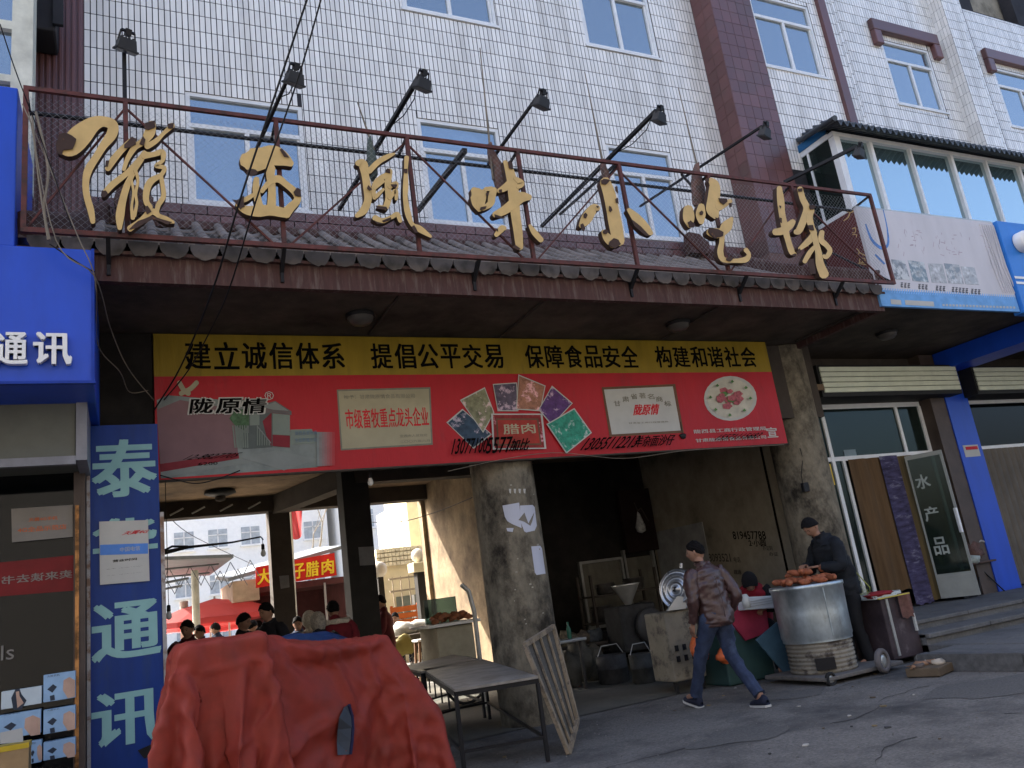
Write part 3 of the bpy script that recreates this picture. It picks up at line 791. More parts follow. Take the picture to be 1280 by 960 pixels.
# ------------------------------------------------------------------ rooftop sign: steel frame, wire mesh and seven cut-out characters
S = thing('rooftop_sign', 'rusty steel frame with seven yellow cut-out calligraphy characters standing over the tiled canopy', 'sign', (4.4, 7.0, 4.84))
FX = [-.72, .05, 1.37, 2.7, 3.99, 5.33, 6.66, 8.06, 9.55]
ZB, ZTP, YF, YK = 4.86, 6.2, 7.0, 7.32
m = MB(); m.bar((FX[0]-.02, YF, ZTP), (FX[-1]+.02, YF, ZTP), .034, .038); m.build('top_rail', K['rust'], S)
m = MB(); m.bar((FX[0]-.02, YF, ZB), (FX[-1]+.02, YF, ZB), .04, .044); m.build('bottom_rail', K['rust'], S)
m = MB(); m.tube([(FX[0], YK, 6.17), (4, YK, 6.155), (9.5, YK, 6.12)], .021, 8); m.build('back_rail', K['black'], S)
for i, x in enumerate(FX):
    m = MB(); m.bar((x, YF, ZB+.025), (x, YF, ZTP-.022), .04, .04); m.build('post', K['rust'], S)
    m = MB(); m.bar((x, YF+.02, ZTP-.01), (x, YK, 6.15), .025); m.build('tie', K['black'], S)
for i in range(len(FX)-1):
    x0, x1 = FX[i], FX[i+1]
    m = MB()
    if i == 0: m.bar((x0+.03, YF+.05, ZB+.06), (x1+.0, YF+.05, ZTP-.04), .016)
    elif i % 2: m.bar((x0, YF+.05, ZTP-.04), (x1-.08, YF+.05, ZB+.03), .018)
    else: m.bar((x0+.06, YF+.05, ZB+.03), (x1, YF+.05, ZTP-.04), .018)
    m.build('brace', K['rust'], S)
m = MB(); m.bar((9.55, YF, ZB), (9.55, 7.9, 5.75), .025); m.build('brace', K['black'], S)
for x in (-.1, 1.37, 3.35, 5.33, 6.95, 8.6):
    m = MB(); m.bar((x, YF, ZB), (x, 7.24, 4.66), .035); m.bar((x, 7.21, 4.58), (x, 7.21, 4.86), .03); m.build('bracket', K['black'], S)
# chain-link wire
m = MB(); st = .062; H_ = ZTP-ZB-.06
n = int((FX[-1]-FX[0]+H_)/st)
for i in range(n):
    for sg in (1, -1):
        a = FX[0]-H_+i*st; x0, x1 = (a, a+H_) if sg == 1 else (a+H_, a)
        z0, z1 = ZB+.03, ZB+.03+H_
        lo, hi = FX[0], FX[-1]
        def clip(xa, za, xb, zb):
            if xa < lo: za += (zb-za)*(lo-xa)/(xb-xa); xa = lo
            if xa > hi: za += (zb-za)*(hi-xa)/(xb-xa); xa = hi
            return xa, za
        pa = clip(x0, z0, x1, z1); pb = clip(x1, z1, x0, z0)
        if abs(pa[1]-pb[1]) < .02: continue
        m.tube([(pa[0], YF+.075, pa[1]), (pb[0], YF+.075, pb[1])], 0.0012, 3, cap=False)
m.build('wire_mesh', K['wire'], S, kind='stuff')

LET = [  # crop origin, scale, strokes, peeled patches (all in crop units)
 ('陇', (60, 120), 5.335, [
  [(95,340,100),(150,330,145),(220,260,150),(300,190,105),(370,170,70),(430,195,72),(425,255,72),(370,330,55),(320,410,50),(270,490,55),(252,570,46),(258,660,45),(285,760,45),(300,840,32)],
  [(398,485,38),(440,420,48),(500,350,42),(565,295,45)],
  [(372,655,38),(430,590,44),(520,520,38),(590,450,42),(640,390,40)],
  [(478,882,30),(480,800,58),(497,700,50),(530,590,44),(575,500,34),(620,420,42),(645,380,40)],
  [(505,490,26),(530,420,32),(580,340,42),(640,300,50),(680,240,72),(692,185,52)],
  [(660,335,42),(720,300,34),(770,250,26),(830,195,38)],
  [(640,395,50),(700,390,34),(762,375,42),(765,430,26),(718,465,24),(775,478,30),(755,525,30),(690,565,46),(660,620,46),(655,700,40),(682,742,36)],
  [(755,540,28),(765,600,30),(770,670,34),(735,730,34),(730,790,30),(790,825,42),(838,842,18)],
  [(580,490,24),(600,560,20),(585,650,20),(592,720,20),(575,800,26)],
  [(556,560,20),(570,640,16),(558,740,18),(566,815,28)],
  [(545,885,42),(620,830,36),(690,770,44),(740,800,30)]],
  [[(52,325),(75,258),(125,243),(190,285),(160,352),(102,358),(92,392),(60,370)], [(640,215),(650,180),(712,162),(715,205),(670,225)], [(505,325),(560,268),(592,285),(585,320),(545,345),(510,345)],
   [(610,318),(632,265),(650,290),(640,330)], [(795,185),(838,180),(835,215),(800,215)], [(352,665),(360,630),(385,630),(400,650),(375,678)], [(540,890),(600,832),(690,800),(830,840),(800,858),(700,818),(590,880)], [(380,470),(385,430),(410,430),(400,470)], [(645,740),(665,728),(690,770),(660,790)]]),
 ('西', (260, 150), 6.4, [
  [(300,320,120),(350,322,190),(440,305,175),(520,285,165),(600,310,120),(665,350,50)],
  [(500,385,80),(500,450,66),(512,560,62),(508,700,72)],
  [(388,470,44),(385,560,58),(402,650,58),(420,710,60)],
  [(430,570,36),(490,500,44),(560,470,60),(620,510,50),(700,580,58),(715,640,58),(660,700,72),(620,750,82)],
  [(375,590,28),(310,630,40),(250,655,34)],
  [(235,670,40),(300,718,66),(400,728,92),(500,722,84),(600,742,76),(640,760,50)]],
  [[(300,430),(315,398),(345,390),(385,395),(400,425),(350,448)], [(575,235),(590,222),(650,300),(610,292)], [(685,575),(715,540),(742,560),(745,612),(700,605)], [(195,635),(235,640),(290,600),(285,640),(292,690),(262,712)]]),
 ('风', (420, 160), 6.4, [
  [(172,280,46),(215,290,76),(235,380,60),(250,480,64),(255,580,60),(220,660,64),(165,702,34)],
  [(265,345,46),(340,270,44),(420,225,38),(470,205,14)],
  [(425,345,56),(415,450,52),(420,560,50),(400,632,50)],
  [(420,370,44),(360,400,44),(315,440,38),(300,500,36),(310,560,34)],
  [(310,478,32),(380,425,26)], [(320,548,34),(380,490,22)],
  [(430,470,38),(480,440,32),(486,475,26)], [(430,560,36),(478,500,36),(482,570,24)],
  [(340,625,24),(400,642,34)],
  [(310,718,48),(370,742,42),(440,715,34),(490,690,40),(515,745,32)],
  [(565,235,38),(560,340,30),(558,460,44),(555,560,38),(575,680,48),(610,770,34),(670,808,52),(758,868,22)]],
  [[(398,335),(410,322),(435,330),(436,362),(400,352)], [(320,620),(400,630),(415,655),(330,645)], [(545,325),(572,325),(572,360),(548,360)], [(440,450),(492,450),(480,480),(450,468)], [(370,740),(440,712),(445,730),(380,755)], [(258,455),(290,490),(270,500),(248,480)], [(300,735),(330,750),(390,765),(330,768)], [(605,790),(625,775),(640,800),(660,840),(630,835)]]),
 ('味', (560, 170), 6.4, [
  [(205,430,50),(235,470,115),(240,540,95),(252,590,40)], [(290,440,40),(270,500,70),(255,570,60)],
  [(365,430,56),(350,490,60),(340,540,54),(280,582,34)], [(300,425,34),(350,420,34)],
  [(455,205,30),(485,260,66),(510,350,80),(527,480,88),(540,620,76),(560,760,72),(572,890,60)],
  [(405,440,36),(460,410,58),(505,370,62)], [(535,335,28),(588,378,50),(560,410,30)],
  [(375,630,50),(440,600,68),(505,555,80),(580,492,88),(652,490,48)],
  [(385,792,36),(430,742,54),(455,738,36)], [(655,715,24),(690,770,46),(745,832,44)]],
  [[(480,205),(500,195),(515,215),(522,265),(490,255)], [(255,595),(262,568),(310,560),(300,582)], [(410,430),(432,425),(432,450),(412,450)], [(370,625),(378,650),(440,660),(500,625),(450,650)], [(515,890),(540,870),(585,905),(560,912)], [(305,455),(330,450),(325,470),(308,478)], [(385,750),(400,740),(402,765)]]),
 ('小', (700, 180), 6.4, [
  [(360,300,84),(395,400,98),(420,520,100),(445,650,106),(470,780,96)],
  [(348,700,38),(380,750,70),(435,795,88)], [(170,655,44),(210,600,88),(268,515,70),(308,515,38)],
  [(550,525,32),(610,590,72),(680,670,78),(730,715,36)]],
  [[(330,290),(350,278),(402,285),(395,300),(370,325),(335,315)], [(395,495),(410,500),(420,530),(405,545),(393,530)], [(440,340),(458,335),(468,400),(445,372)], [(445,438),(465,430),(470,475),(450,465)], [(190,560),(205,548),(222,568),(210,592),(192,588)], [(165,640),(185,635),(205,680),(190,698),(172,680)], [(345,695),(365,680),(390,700),(372,722),(350,715)], [(385,810),(400,780),(430,755),(470,765),(490,800),(440,838)], [(572,600),(650,660),(720,735),(690,738),(600,660)], [(290,495),(310,495),(308,515)]]),
 ('吃', (840, 190), 6.4, [
  [(130,455,78),(135,530,92),(145,590,46)], [(235,432,52),(230,500,80),(235,560,46)],
  [(310,225,46),(340,270,84),(335,370,100),(330,460,112),(350,515,54)], [(375,435,70),(430,410,50),(470,392,32)],
  [(480,530,28),(440,590,88),(400,640,70),(350,650,82),(298,640,58)],
  [(402,640,50),(398,720,40),(387,800,50),(412,860,44),(500,870,34),(590,860,46),(615,820,34),(590,782,38)]],
  [[(125,560),(150,548),(185,575),(178,605),(140,600)], [(222,480),(238,466),(252,480),(245,502),(226,500)], [(375,370),(440,372),(445,395),(415,420),(385,400)], [(285,640),(300,610),(370,615),(412,640),(410,672),(340,690)], [(435,850),(470,835),(490,855),(470,875),(440,868)], [(262,215),(295,205),(298,235),(272,245)], [(350,525),(368,530),(382,590),(362,590)], [(350,850),(400,880),(480,895),(420,902)], [(455,408),(478,405),(480,435),(462,445)]]),
 ('城', (950, 200), 6.0, [
  [(145,208,38),(155,300,54),(165,400,48),(185,500,52),(210,600,44),(240,690,44),(268,706,22)],
  [(112,540,50),(170,530,58),(222,490,58),(248,462,42)],
  [(300,215,42),(320,290,46),(350,360,50),(330,440,54),(295,525,52),(268,540,40)],
  [(395,378,30),(372,430,48),(385,500,48),(402,560,50),(350,622,46),(298,665,28)],
  [(400,540,44),(420,620,44),(440,700,50),(450,780,62),(482,860,72)],
  [(410,650,28),(370,700,38),(335,762,34)], [(465,540,38),(460,600,44),(500,640,38),(525,682,38),(500,725,34),(478,720,28)]],
  [[(370,340),(400,335),(420,350),(400,372),(375,365)], [(355,490),(400,485),(408,528),(370,520)], [(355,760),(400,740),(420,850),(380,860)], [(150,430),(165,435),(165,470),(152,465)], [(145,340),(160,342),(158,365)], [(275,690),(300,660),(310,690),(285,705)], [(285,215),(320,210),(318,235),(290,235)], [(262,700),(275,705),(265,725),(230,715)]]),
]
YL_ = 6.9
for k, (ch, og, sc_, sts, pts) in enumerate(LET):
    m = MB()
    for j, st_ in enumerate(sts):
        yy = YL_-.0012*j
        add_stroke(m, st_, lambda x, y: P(og[0]+x/sc_, og[1]+y/sc_, yy), (0, .075, 0), 0, 1)
    lo_ = m.build('cut_out_character', [K['gold'], K['goldd']], S, 'yellow character %s with peeling paint' % ch)
    for j, pl in enumerate(pts):
        m = MB()
        cx_ = sum(p[0] for p in pl)/len(pl); cy_ = sum(p[1] for p in pl)/len(pl)
        q = []
        for a in range(len(pl)):
            p0 = pl[a]; p1 = pl[(a+1) % len(pl)]
            for t in (0, .5):
                x = p0[0]+(p1[0]-p0[0])*t; y = p0[1]+(p1[1]-p0[1])*t
                r_ = random.uniform(-.08, .08)
                q.append((x+(x-cx_)*r_, y+(y-cy_)*r_))
        yy = YL_-.018-.0008*j
        m.prism([P(og[0]+x/sc_, og[1]+y/sc_, yy) for x, y in q], (0, .006, 0))
        m.build('bare_rust_patch', K['goldd'], lo_)
# three small gilt characters on the maroon side board
def onX(x, y, X): return PX(x, y, X)
m = MB(); Xs = bx0-.012
for st_ in ([(648,385,7),(672,395,6),(660,430,8),(628,455,6)], [(672,395,6),(700,385,10)],
            [(692,515,6),(715,510,6),(712,545,5),(694,545,5)], [(694,560,5),(722,560,5),(722,580,5)],
            [(725,665,6),(745,690,5),(728,720,6)], [(740,690,6),(775,710,6),(805,722,6)], [(748,735,6),(745,775,6)], [(748,735,5),(785,740,5),(782,770,5),(748,765,5)], [(765,735,5),(768,768,4)], [(735,775,5),(800,785,6)]):
    add_stroke(m, [(a*1.0, b*1.0, c_*1.2) for a, b, c_ in st_], lambda x, y: onX(950+x/6.0, 200+y/6.0, Xs), (.01, 0, 0))
m.build('gilt_characters', K['gold'], mb_)

# ------------------------------------------------------------------ floodlights on arms
FL = [(158, 56, (.05, 7.0, 6.2), 6.9, 'floodlight on an upright post above the first big character'),
      (368, 98, P(320, 188, 7.32), 6.5, 'floodlight on a slanting arm in front of the first storey window, behind the cables'),
      (528, 105, P(424, 262, 9.45), 6.45, 'floodlight on a long arm above the character shaped like wind'),
      (677, 128, P(610, 206, 7.32), 6.45, 'floodlight on a thin arm above the fourth big character'),
      (824, 147, P(677, 283, 9.45), 6.45, 'floodlight on a long arm right of the small character, before the third window'),
      (956, 166, P(800, 258, 9.0), 6.45, 'floodlight in front of the maroon pier'),
      (1074, 191, P(980, 228, 7.35), 6.5, 'floodlight in front of the glazed balcony, rightmost of the row')]
for i, (x, y, base, yy, lab) in enumerate(FL):
    hd = P(x, y, yy)
    t = thing('floodlight', 'black '+lab, 'floodlight', base, 'floodlights aimed at the rooftop characters')
    m = MB(); tip = hd+Vector((-.02, .0, .09))
    if i == 0: tip = Vector((.05, 6.98, hd.z+.05)); base = (.05, 7.02, 5.9)
    m.bar(base, tip, .042 if i in (2, 4, 6) else .028); m.build('arm', K['black'], t)
    if i in (2, 4, 1):
        m = MB(); a_ = Vector(base); d_ = tip-a_
        m.tube([tip-d_*.02, tip-d_*.1+Vector((.05, 0, -.06)), tip-d_*.2+Vector((.04, 0, -.07)), tip-d_*.33], .006, 5); m.build('lead', K['cable'], t)
    rot = Matrix.Rotation(math.radians(20), 3, 'Z') @ Matrix.Rotation(math.radians(22), 3, 'X')
    def L3(p): return rot @ Vector(p)+hd
    m = MB()
    A = [(-.085, -.045, -.045), (.085, -.045, -.045), (.085, .045, -.045), (-.085, .045, -.045)]; Bq = [(-.07, -.04, .05), (.07, -.04, .05), (.07, .035, .05), (-.07, .035, .05)]
    m.add([L3(p) for p in A+Bq], [(0, 3, 2, 1), (4, 5, 6, 7), (0, 1, 5, 4), (1, 2, 6, 5), (2, 3, 7, 6), (3, 0, 4, 7)])
    m.box((-.098, -.055, -.06), (.098, .055, -.045)); k0 = len(m.v)-8
    for q in range(k0, k0+8): m.v[q] = tuple(L3(m.v[q]))
    for s_ in range(4):
        m.box((-.05+s_*.03, -.035, .05), (-.042+s_*.03, .03, .066)); k0 = len(m.v)-8
        for q in range(k0, k0+8): m.v[q] = tuple(L3(m.v[q]))
    m.build('housing', mat('floodlight_housing', (.03, .032, .036), .55), t)
    m = MB(); m.box((-.085, -.044, -.066), (.085, .04, -.061)); m.v = [tuple(L3(p)) for p in m.v]; m.build('lens', mat('lamp_lens', (.12, .13, .14), .2), t)
    m = MB(); m.bar(L3((-.06, 0, .12)), L3((.06, 0, .12)), .02); m.bar(L3((-.06, 0, .12)), L3((-.075, 0, .03)), .012); m.bar(L3((.06, 0, .12)), L3((.075, 0, .03)), .012); m.bar(L3((0, 0, .08)), L3((0, 0, .14)), .05); m.build('bracket', K['black'], t)
m = MB(); m.bar(P(522, 264, 9.4), P(581, 188, 7.34), .055); m.build('stay', K['black'], S)
m = MB(); m.bar(P(700, 268, 9.4), P(770, 205, 7.34), .03); m.build('stay', K['black'], S)
m = MB(); m.bar(P(880, 250, 9.0), P(852, 218, 7.34), .03); m.build('stay', K['black'], S)

# ------------------------------------------------------------------ faded flags on thin rods behind the frame
clothA = mat('faded_flag_cloth', (.17, .1, .085), .95, col2=(.09, .07, .06), lo=.45, hi=.6, scale2=9)
clothG = mat('grey_green_cloth', (.1, .13, .12), .95)
for (x0, y0, x1, y1, x2, y2, mm, lab) in ((447, 128, 462, 172, 466, 222, clothG, 'furled grey green flag on a thin rod behind the wind character'),
    (600, 60, 612, 180, 636, 262, clothA, 'furled faded brown flag on a thin rod behind the fourth character'),
    (731, 90, 753, 200, 758, 226, clothA, 'thin rod with a scrap of pale cloth above the small character'),
    (848, 110, 871, 205, 872, 256, clothA, 'hanging faded brown flag on a thin rod beside the sixth character')):
    YR_ = 7.12
    t = thing('furled_flag', lab, 'flag', P(x1, y1+60, YR_), 'flags tied to the sign frame')
    m = MB(); d = P(x1, y1, YR_)-P(x0, y0, YR_); m.tube([P(x0, y0, YR_), P(x1, y1, YR_), P(x1, y1, YR_)+d*.35], [.006, .012, .014], 6); m.build('rod', K['pale_cable'], t)
    L2 = (P(x2, y2, YR_)-P(x1, y1, YR_)).length
    m = MB(); k = 14; n_ = 14; a = P(x1, y1, YR_); b = P(x2, y2, YR_); vs = []
    fat = {clothA: 1, clothG: .5}[mm]*(.45 if x0 == 731 else 1)
    for j in range(k+1):
        s_ = j/k; c_ = a.lerp(b, s_); rr = (.02+.075*math.sin(min(1, s_*1.25)*math.pi*.62))*fat
        for q in range(n_):
            an = 2*math.pi*q/n_; r2 = rr*(1+.35*math.sin(an*3+s_*3)+.25*noise.noise(Vector((an, s_*4, x0))))
            vs.append((c_.x+r2*math.cos(an)*.95, c_.y+.045*math.sin(an), c_.z+.03*math.cos(an*2+1)*s_))
    m.add(vs, [(j*n_+q, j*n_+(q+1) % n_, (j+1)*n_+(q+1) % n_, (j+1)*n_+q) for j in range(k) for q in range(n_)], smooth=True)
    m.add(vs[-n_:], [tuple(range(n_))])
    m.build('cloth', mm, t)

# ------------------------------------------------------------------ cables
def cable(pts, r, m_, lab, name='cable', grp=None, wig=0):
    q = []
    P_ = [P(*p) for p in pts]; n = len(P_)
    for i in range(n-1):
        p0 = P_[max(0, i-1)]; p1 = P_[i]; p2 = P_[i+1]; p3 = P_[min(n-1, i+2)]
        for k in range(6):
            t = k/6; q.append(.5*((2*p1)+(p2-p0)*t+(2*p0-5*p1+4*p2-p3)*t*t+(3*p1-p0-3*p2+p3)*t**3))
    q.append(P_[-1])
    m = MB(); m.tube(q, r, 6); return m.build(name, m_, None, lab, 'cable', grp)
cable([(392, -25, 5), (345, 115, 5.4), (300, 250, 5.9), (265, 365, 6.8), (225, 460, 8.2), (193, 512, 8.7)], .008, K['cable'], 'black cable dropping across the second character, the left one of two')
cable([(408, -25, 4.9), (372, 100, 5.3), (325, 235, 5.8), (287, 360, 6.8), (262, 415, 7.8), (236, 462, 8.5), (205, 500, 8.7)], .0065, K['cable'], 'black cable dropping across the second character, the right one of two')
cable([(28, 130, 6.9), (50, 180, 6.85), (95, 290, 6.8), (119, 350, 6.9), (122, 430, 7.8), (150, 465, 8.2), (162, 490, 8.6), (185, 488, 8.7)], .005, K['pale_cable'], 'pale cable hanging beside the blue sign box, ending above the vertical sign')
cable([(36, 140, 6.85), (70, 300, 6.8), (118, 345, 6.9), (138, 410, 7.8), (160, 460, 8.2), (192, 500, 8.65)], .005, K['pale_cable'], 'thin pale wire running down from the left end of the sign frame')
cable([(45, 140, 6.85), (60, 210, 6.83), (55, 260, 6.82), (62, 300, 6.8)], .012, K['pale_cable'], 'thick bundle of pale wires hanging at the left end of the sign frame')
cable([(40, 145, 6.83), (48, 220, 6.83), (60, 300, 6.8)], .009, K['pale_cable'], 'brown wire beside the thick bundle at the left frame end')
cable([(0, 30, 5.5), (20, 90, 5.8), (50, 170, 6.3), (90, 285, 6.7)], .004, K['cable'], 'thin black wire slanting down past the upper blue panel')
cable([(200, 594, 8.68), (240, 604, 8.68), (268, 600, 8.68), (300, 588, 8.7)], .006, K['cable'], 'loose wire sagging below the left end of the red banner')
cable([(560, 589, 8.68), (640, 572, 8.68), (700, 566, 8.68), (780, 573, 8.68), (860, 563, 8.68), (980, 556, 8.68)], .004, K['pale_cable'], 'thin pale wire sagging under the red banner')
cable([(62, 305, 6.83), (100, 330, 6.85), (118, 340, 6.9)], .006, K['cable'], 'short black wire over the top edge of the blue sign box')

# ------------------------------------------------------------------ the long yellow and red banner board
YBN = 8.74
N_ = thing('banner_board', 'long red board with a yellow strip of black slogans hung between the concrete columns', 'banner', P(590, 600, YBN))
bA, bB, bC, bD = P(192, 422, YBN), P(955, 423, YBN), P(985, 553, YBN), P(200, 600, YBN)
x0b, x1b = .29, 8.72; z0b, z1b = bD.z-.0, 4.6; zy = (P(195, 469, YBN).z+P(960, 466, YBN).z)/2
red = mat('red_vinyl', (.4, .012, .02), .45, var=.1, scale=1.1, bump=.8, col2=(.2, .03, .035), lo=.55, hi=.85, scale2=1.8, stretch=(2, 2, .6))
yel = mat('yellow_vinyl', (.27, .185, .015), .5, var=.15, scale=1.5, bump=.6, col2=(.1, .07, .02), lo=.6, hi=.85, scale2=2, stretch=(3, 3, .5))
m = MB(); m.box((x0b, YBN, z0b), (x1b, YBN+.04, zy)); m.build('red_panel', red, N_)
m = MB(); m.box((x0b, YBN, zy), (x1b, YBN+.04, z1b)); m.build('yellow_strip', yel, N_)
m = MB(); m.box((x0b-.02, YBN-.006, z0b-.02), (x1b+.02, YBN+.06, z0b-.001)); m.build('bottom_trim', K['beam'], N_)
ink = mat('black_ink', (.003, .003, .003), .9, var=.05, spec=.08)
def flat(par, name, fn, pl, m_, y):
    q = MB(); q.prism([P(x, yy, y) for x, yy in pl], (0, .0015, 0)); return q.build(name, m_, par)
def textpx(mb, s, xl, yt, xr, yb, Y, bold=.0, n=None, slant=0, res=2, mirror=False, depth=0):
    "text filling the box whose lower left is (xl,yb) and upper right (xr,yt) in plane Y"
    a = P(xl, yb, Y); b = P(xr, yt, Y)
    text(mb, s, (a.x, Y, a.z), (b.x-a.x, 0, 0), (0, 0, b.z-a.z), bold, depth, res=res, mirror=mirror, slant=slant)
def textln(mb, s, xl, xr, zb, zt, Y, bold=0, gap=.12, res=2, narrow=0):
    "characters spaced evenly from X xl to xr"
    n = len(s); w_ = (xr-xl)/n
    for i, c_ in enumerate(s):
        if c_.strip(): text(mb, c_, (xl+w_*i+w_*gap/2, Y, zb), (w_*(1-gap), 0, 0), (0, 0, zt-zb), bold, 0, res=res)
zb = P(600, 460, YBN).z; zt = P(600, 431, YBN).z
for s, a, b in (('建立诚信体系', 229, 432), ('提倡公平交易', 462, 630), ('保障食品安全', 655, 798), ('构建和谐社会', 818, 945)):
    xa_, xb_ = P(a, 446, YBN).x, P(b, 446, YBN).x; w_ = (xb_-xa_)/len(s)
    for i, c_ in enumerate(s):
        m = MB(); textln(m, c_, xa_+w_*i, xa_+w_*(i+1), zb, zt, YBN-.002, .03, .14); m.build('slogan_character', ink, N_)
Yp = YBN-.003
grn = mat('faded_print_green', (.32, .36, .3), .6, var=.25, scale=3)
# factory gate photograph at the left end
ph = [((200, 497), (335, 488), (345, 545), (348, 578), (205, 582)), ]
PC = dict(pw=mat('print_purple_wall', (.2, .115, .125), .6, var=.12, scale=2), pr=mat('print_dark_red', (.2, .02, .03), .6), pg=mat('print_grey', (.33, .35, .33), .6, var=.15), pl=mat('print_pale', (.21, .235, .225), .6, var=.1), pt=mat('print_tree', (.07, .14, .07), .6, var=.4, scale=20), pb=mat('print_blue', (.13, .2, .28), .6), pgr=mat('print_road', (.2, .23, .22), .6, var=.2), cream=mat('print_cream', (0.36, 0.33, 0.22), .6, var=.1, scale=2), rd=mat('print_red_ink', (.55, .02, .03), .6), wht=mat('print_white', (0.45, 0.45, 0.42), .6, var=.06), brn=mat('print_brown', (.14, .07, .04), .6), gg=mat('print_grey_text', (.2, .19, .15), .6))
F_ = lambda pl, m_, k=0: flat(N_, 'print', None, pl, m_, Yp-.0016*k)
F_([(196, 500), (210, 494), (280, 500), (288, 497), (335, 505), (338, 540), (396, 540), (397, 584), (201, 598)], PC['pgr'])
F_([(196, 512), (225, 500), (285, 510), (292, 520), (298, 568), (200, 580)], PC['pw'], 1)
F_([(200, 580), (298, 566), (299, 573), (201, 590)], PC['pr'], 2)
F_([(201, 590), (300, 573), (318, 577), (201, 597)], PC['pl'], 2)
F_([(300, 572), (345, 563), (397, 574), (355, 588)], PC['pl'], 3)
z_ = lambda pl: [(180+x/3.048, 400+y/3.048) for x, y in pl]
PC['gh'] = mat('print_gatehouse', (.19, .23, .2), .6, var=.1); PC['gd'] = mat('print_dim', (.1, .12, .115), .6, var=.15); PC['rf'] = mat('print_roof', (.14, .12, .12), .6)
F_(z_([(325, 375), (345, 345), (400, 335), (400, 400), (380, 420), (345, 400)]), PC['pt'], 3)
F_(z_([(400, 345), (490, 345), (490, 430), (400, 430)]), PC['gd'], 4); F_(z_([(404, 358), (440, 356), (440, 400), (404, 402)]), PC['gh'], 5)
F_(z_([(490, 355), (556, 362), (556, 440), (490, 436)]), PC['gh'], 5); F_(z_([(490, 437), (556, 441), (556, 486), (490, 480)]), PC['pr'], 6)
F_(z_([(452, 385), (486, 352), (486, 482), (466, 440)]), PC['pr'], 6)
F_(z_([(425, 348), (440, 325), (500, 308), (562, 348), (562, 362), (492, 354), (430, 352)]), PC['rf'], 7); F_(z_([(445, 330), (500, 312), (552, 346), (494, 342)]), PC['pl'], 8)
F_(z_([(376, 430), (490, 430), (490, 484), (376, 492)]), PC['gd'], 3)
F_(z_([(557, 418), (640, 415), (655, 470), (557, 474)]), PC['gh'], 4)
for i in range(7):
    F_(z_([(336+i*9, 402), (341+i*9, 401), (350+i*8, 486), (345+i*8, 487)]), PC['gh'], 7)
for i in range(6):
    F_(z_([(430+i*9, 402+i*11), (434+i*9, 402+i*11), (434+i*9, 478), (430+i*9, 478)]), PC['gh'], 9)
F_(z_([(430, 400), (484, 466), (484, 472), (430, 406)]), PC['pl'], 10)
for i in range(7):
    t_ = i/7; x = 396+i*3.2
    F_([(x, 540), (x+3.3, 540), (x+3.3, 583-i*.2), (x, 583-i*.2)], mat('print_fade_%s' % 'abcdefg'[i], (.2+.2*t_, .22*(1-t_)+.012, .21*(1-t_)+.02), .5), 9)
m = MB(); textpx(m, '陇西县首阳镇', 369, 538, 396, 544, Yp-.012); textpx(m, '生态养殖示范', 369, 547, 396, 553, Yp-.012); m.build('print', PC['pb'], N_)
m = MB()
for c_, a, b in (('陇', 237, 264), ('原', 270, 298), ('情', 302, 330)): textpx(m, c_, a, 498, b, 517, Yp-.013, .035, slant=.12)
m.build('brand_lettering', ink, N_)
m = MB()
for c_, a, b in (('陇', 236, 265), ('原', 269, 299), ('情', 301, 331)): textpx(m, c_, a, 497, b, 518, Yp-.011, .075, slant=.12)
textpx(m, '®', 331, 489, 342, 500, Yp-.012)
m.build('brand_outline', PC['wht'], N_)
m = MB(); add_stroke(m, [(226, 492, 3), (238, 486, 5), (246, 478, 3)], lambda x, y: P(x, y, Yp-.01), (0, .001, 0)); add_stroke(m, [(224, 478, 2), (230, 488, 3), (236, 492, 3)], lambda x, y: P(x, y, Yp-.0108), (0, .001, 0)); m.build('print', PC['cream'], N_)
m = MB(); textpx(m, '12-8827705', 228, 566, 292, 575, Yp-.012, .0, slant=.2); textpx(m, '6200', 248, 577, 272, 582, Yp-.012); m.build('handwriting', ink, N_)
# certificate one
F_([(421, 487), (538, 484), (541, 556), (426, 563)], PC['gg'], 1); F_([(423, 489), (536, 486), (539, 554), (428, 561)], PC['cream'], 3)
m = MB(); textpx(m, '市级畜牧重点龙头企业', 433, 509, 534, 536, Yp-.0075, .02); m.build('print', PC['rd'], N_)
m = MB(); textpx(m, '授予：甘肃陇原情食品有限公司', 430, 492, 518, 499, Yp-.0075); textpx(m, '定西市人民政府', 500, 542, 534, 547, Yp-.0075); textpx(m, '二〇〇六年六月', 500, 549, 537, 554, Yp-.0075); m.build('print', PC['gg'], N_)
# fan of food packets
pack = [(((558, 528), (578, 511), (615, 543), (592, 561)), (.03, .06, .1)), (((575, 500), (606, 484), (618, 516), (604, 541)), (.22, .22, .13)), (((616, 480), (646, 478), (648, 514), (622, 514)), (.1, .08, .12)), (((648, 468), (682, 482), (676, 514), (645, 512)), (.35, .16, .1)), (((690, 482), (716, 504), (690, 532), (673, 512)), (.1, .04, .16)), (((718, 510), (740, 541), (708, 567), (683, 530)), (.03, .27, .18)), (((614, 517), (678, 517), (683, 561), (616, 562)), (.25, .02, .02))]
for i, (q4, c_) in enumerate(pack):
    cx_ = sum(p[0] for p in q4)/4; cy_ = sum(p[1] for p in q4)/4
    F_(q4, PC['wht'], 2+i*3)
    mm = mat('packet_print_%s' % 'abcdefg'[i], c_, .5, var=.35, scale=14, col2=tuple(min(1, v*1.2+.25) for v in (c_[0]+.1, c_[1]*.6+.05, c_[2]*.5+.1)), lo=.55, hi=.62, scale2=8)
    F_([(cx_+(x-cx_)*.93, cy_+(y-cy_)*.93) for x, y in q4], mm, 3+i*3)
F_([(620, 523), (673, 523), (677, 556), (622, 557)], PC['brn'], 24); F_([(622, 525), (671, 525), (675, 554), (624, 555)], mat('packet_red', (.33, .03, .02), .5, var=.2, scale=6), 25)
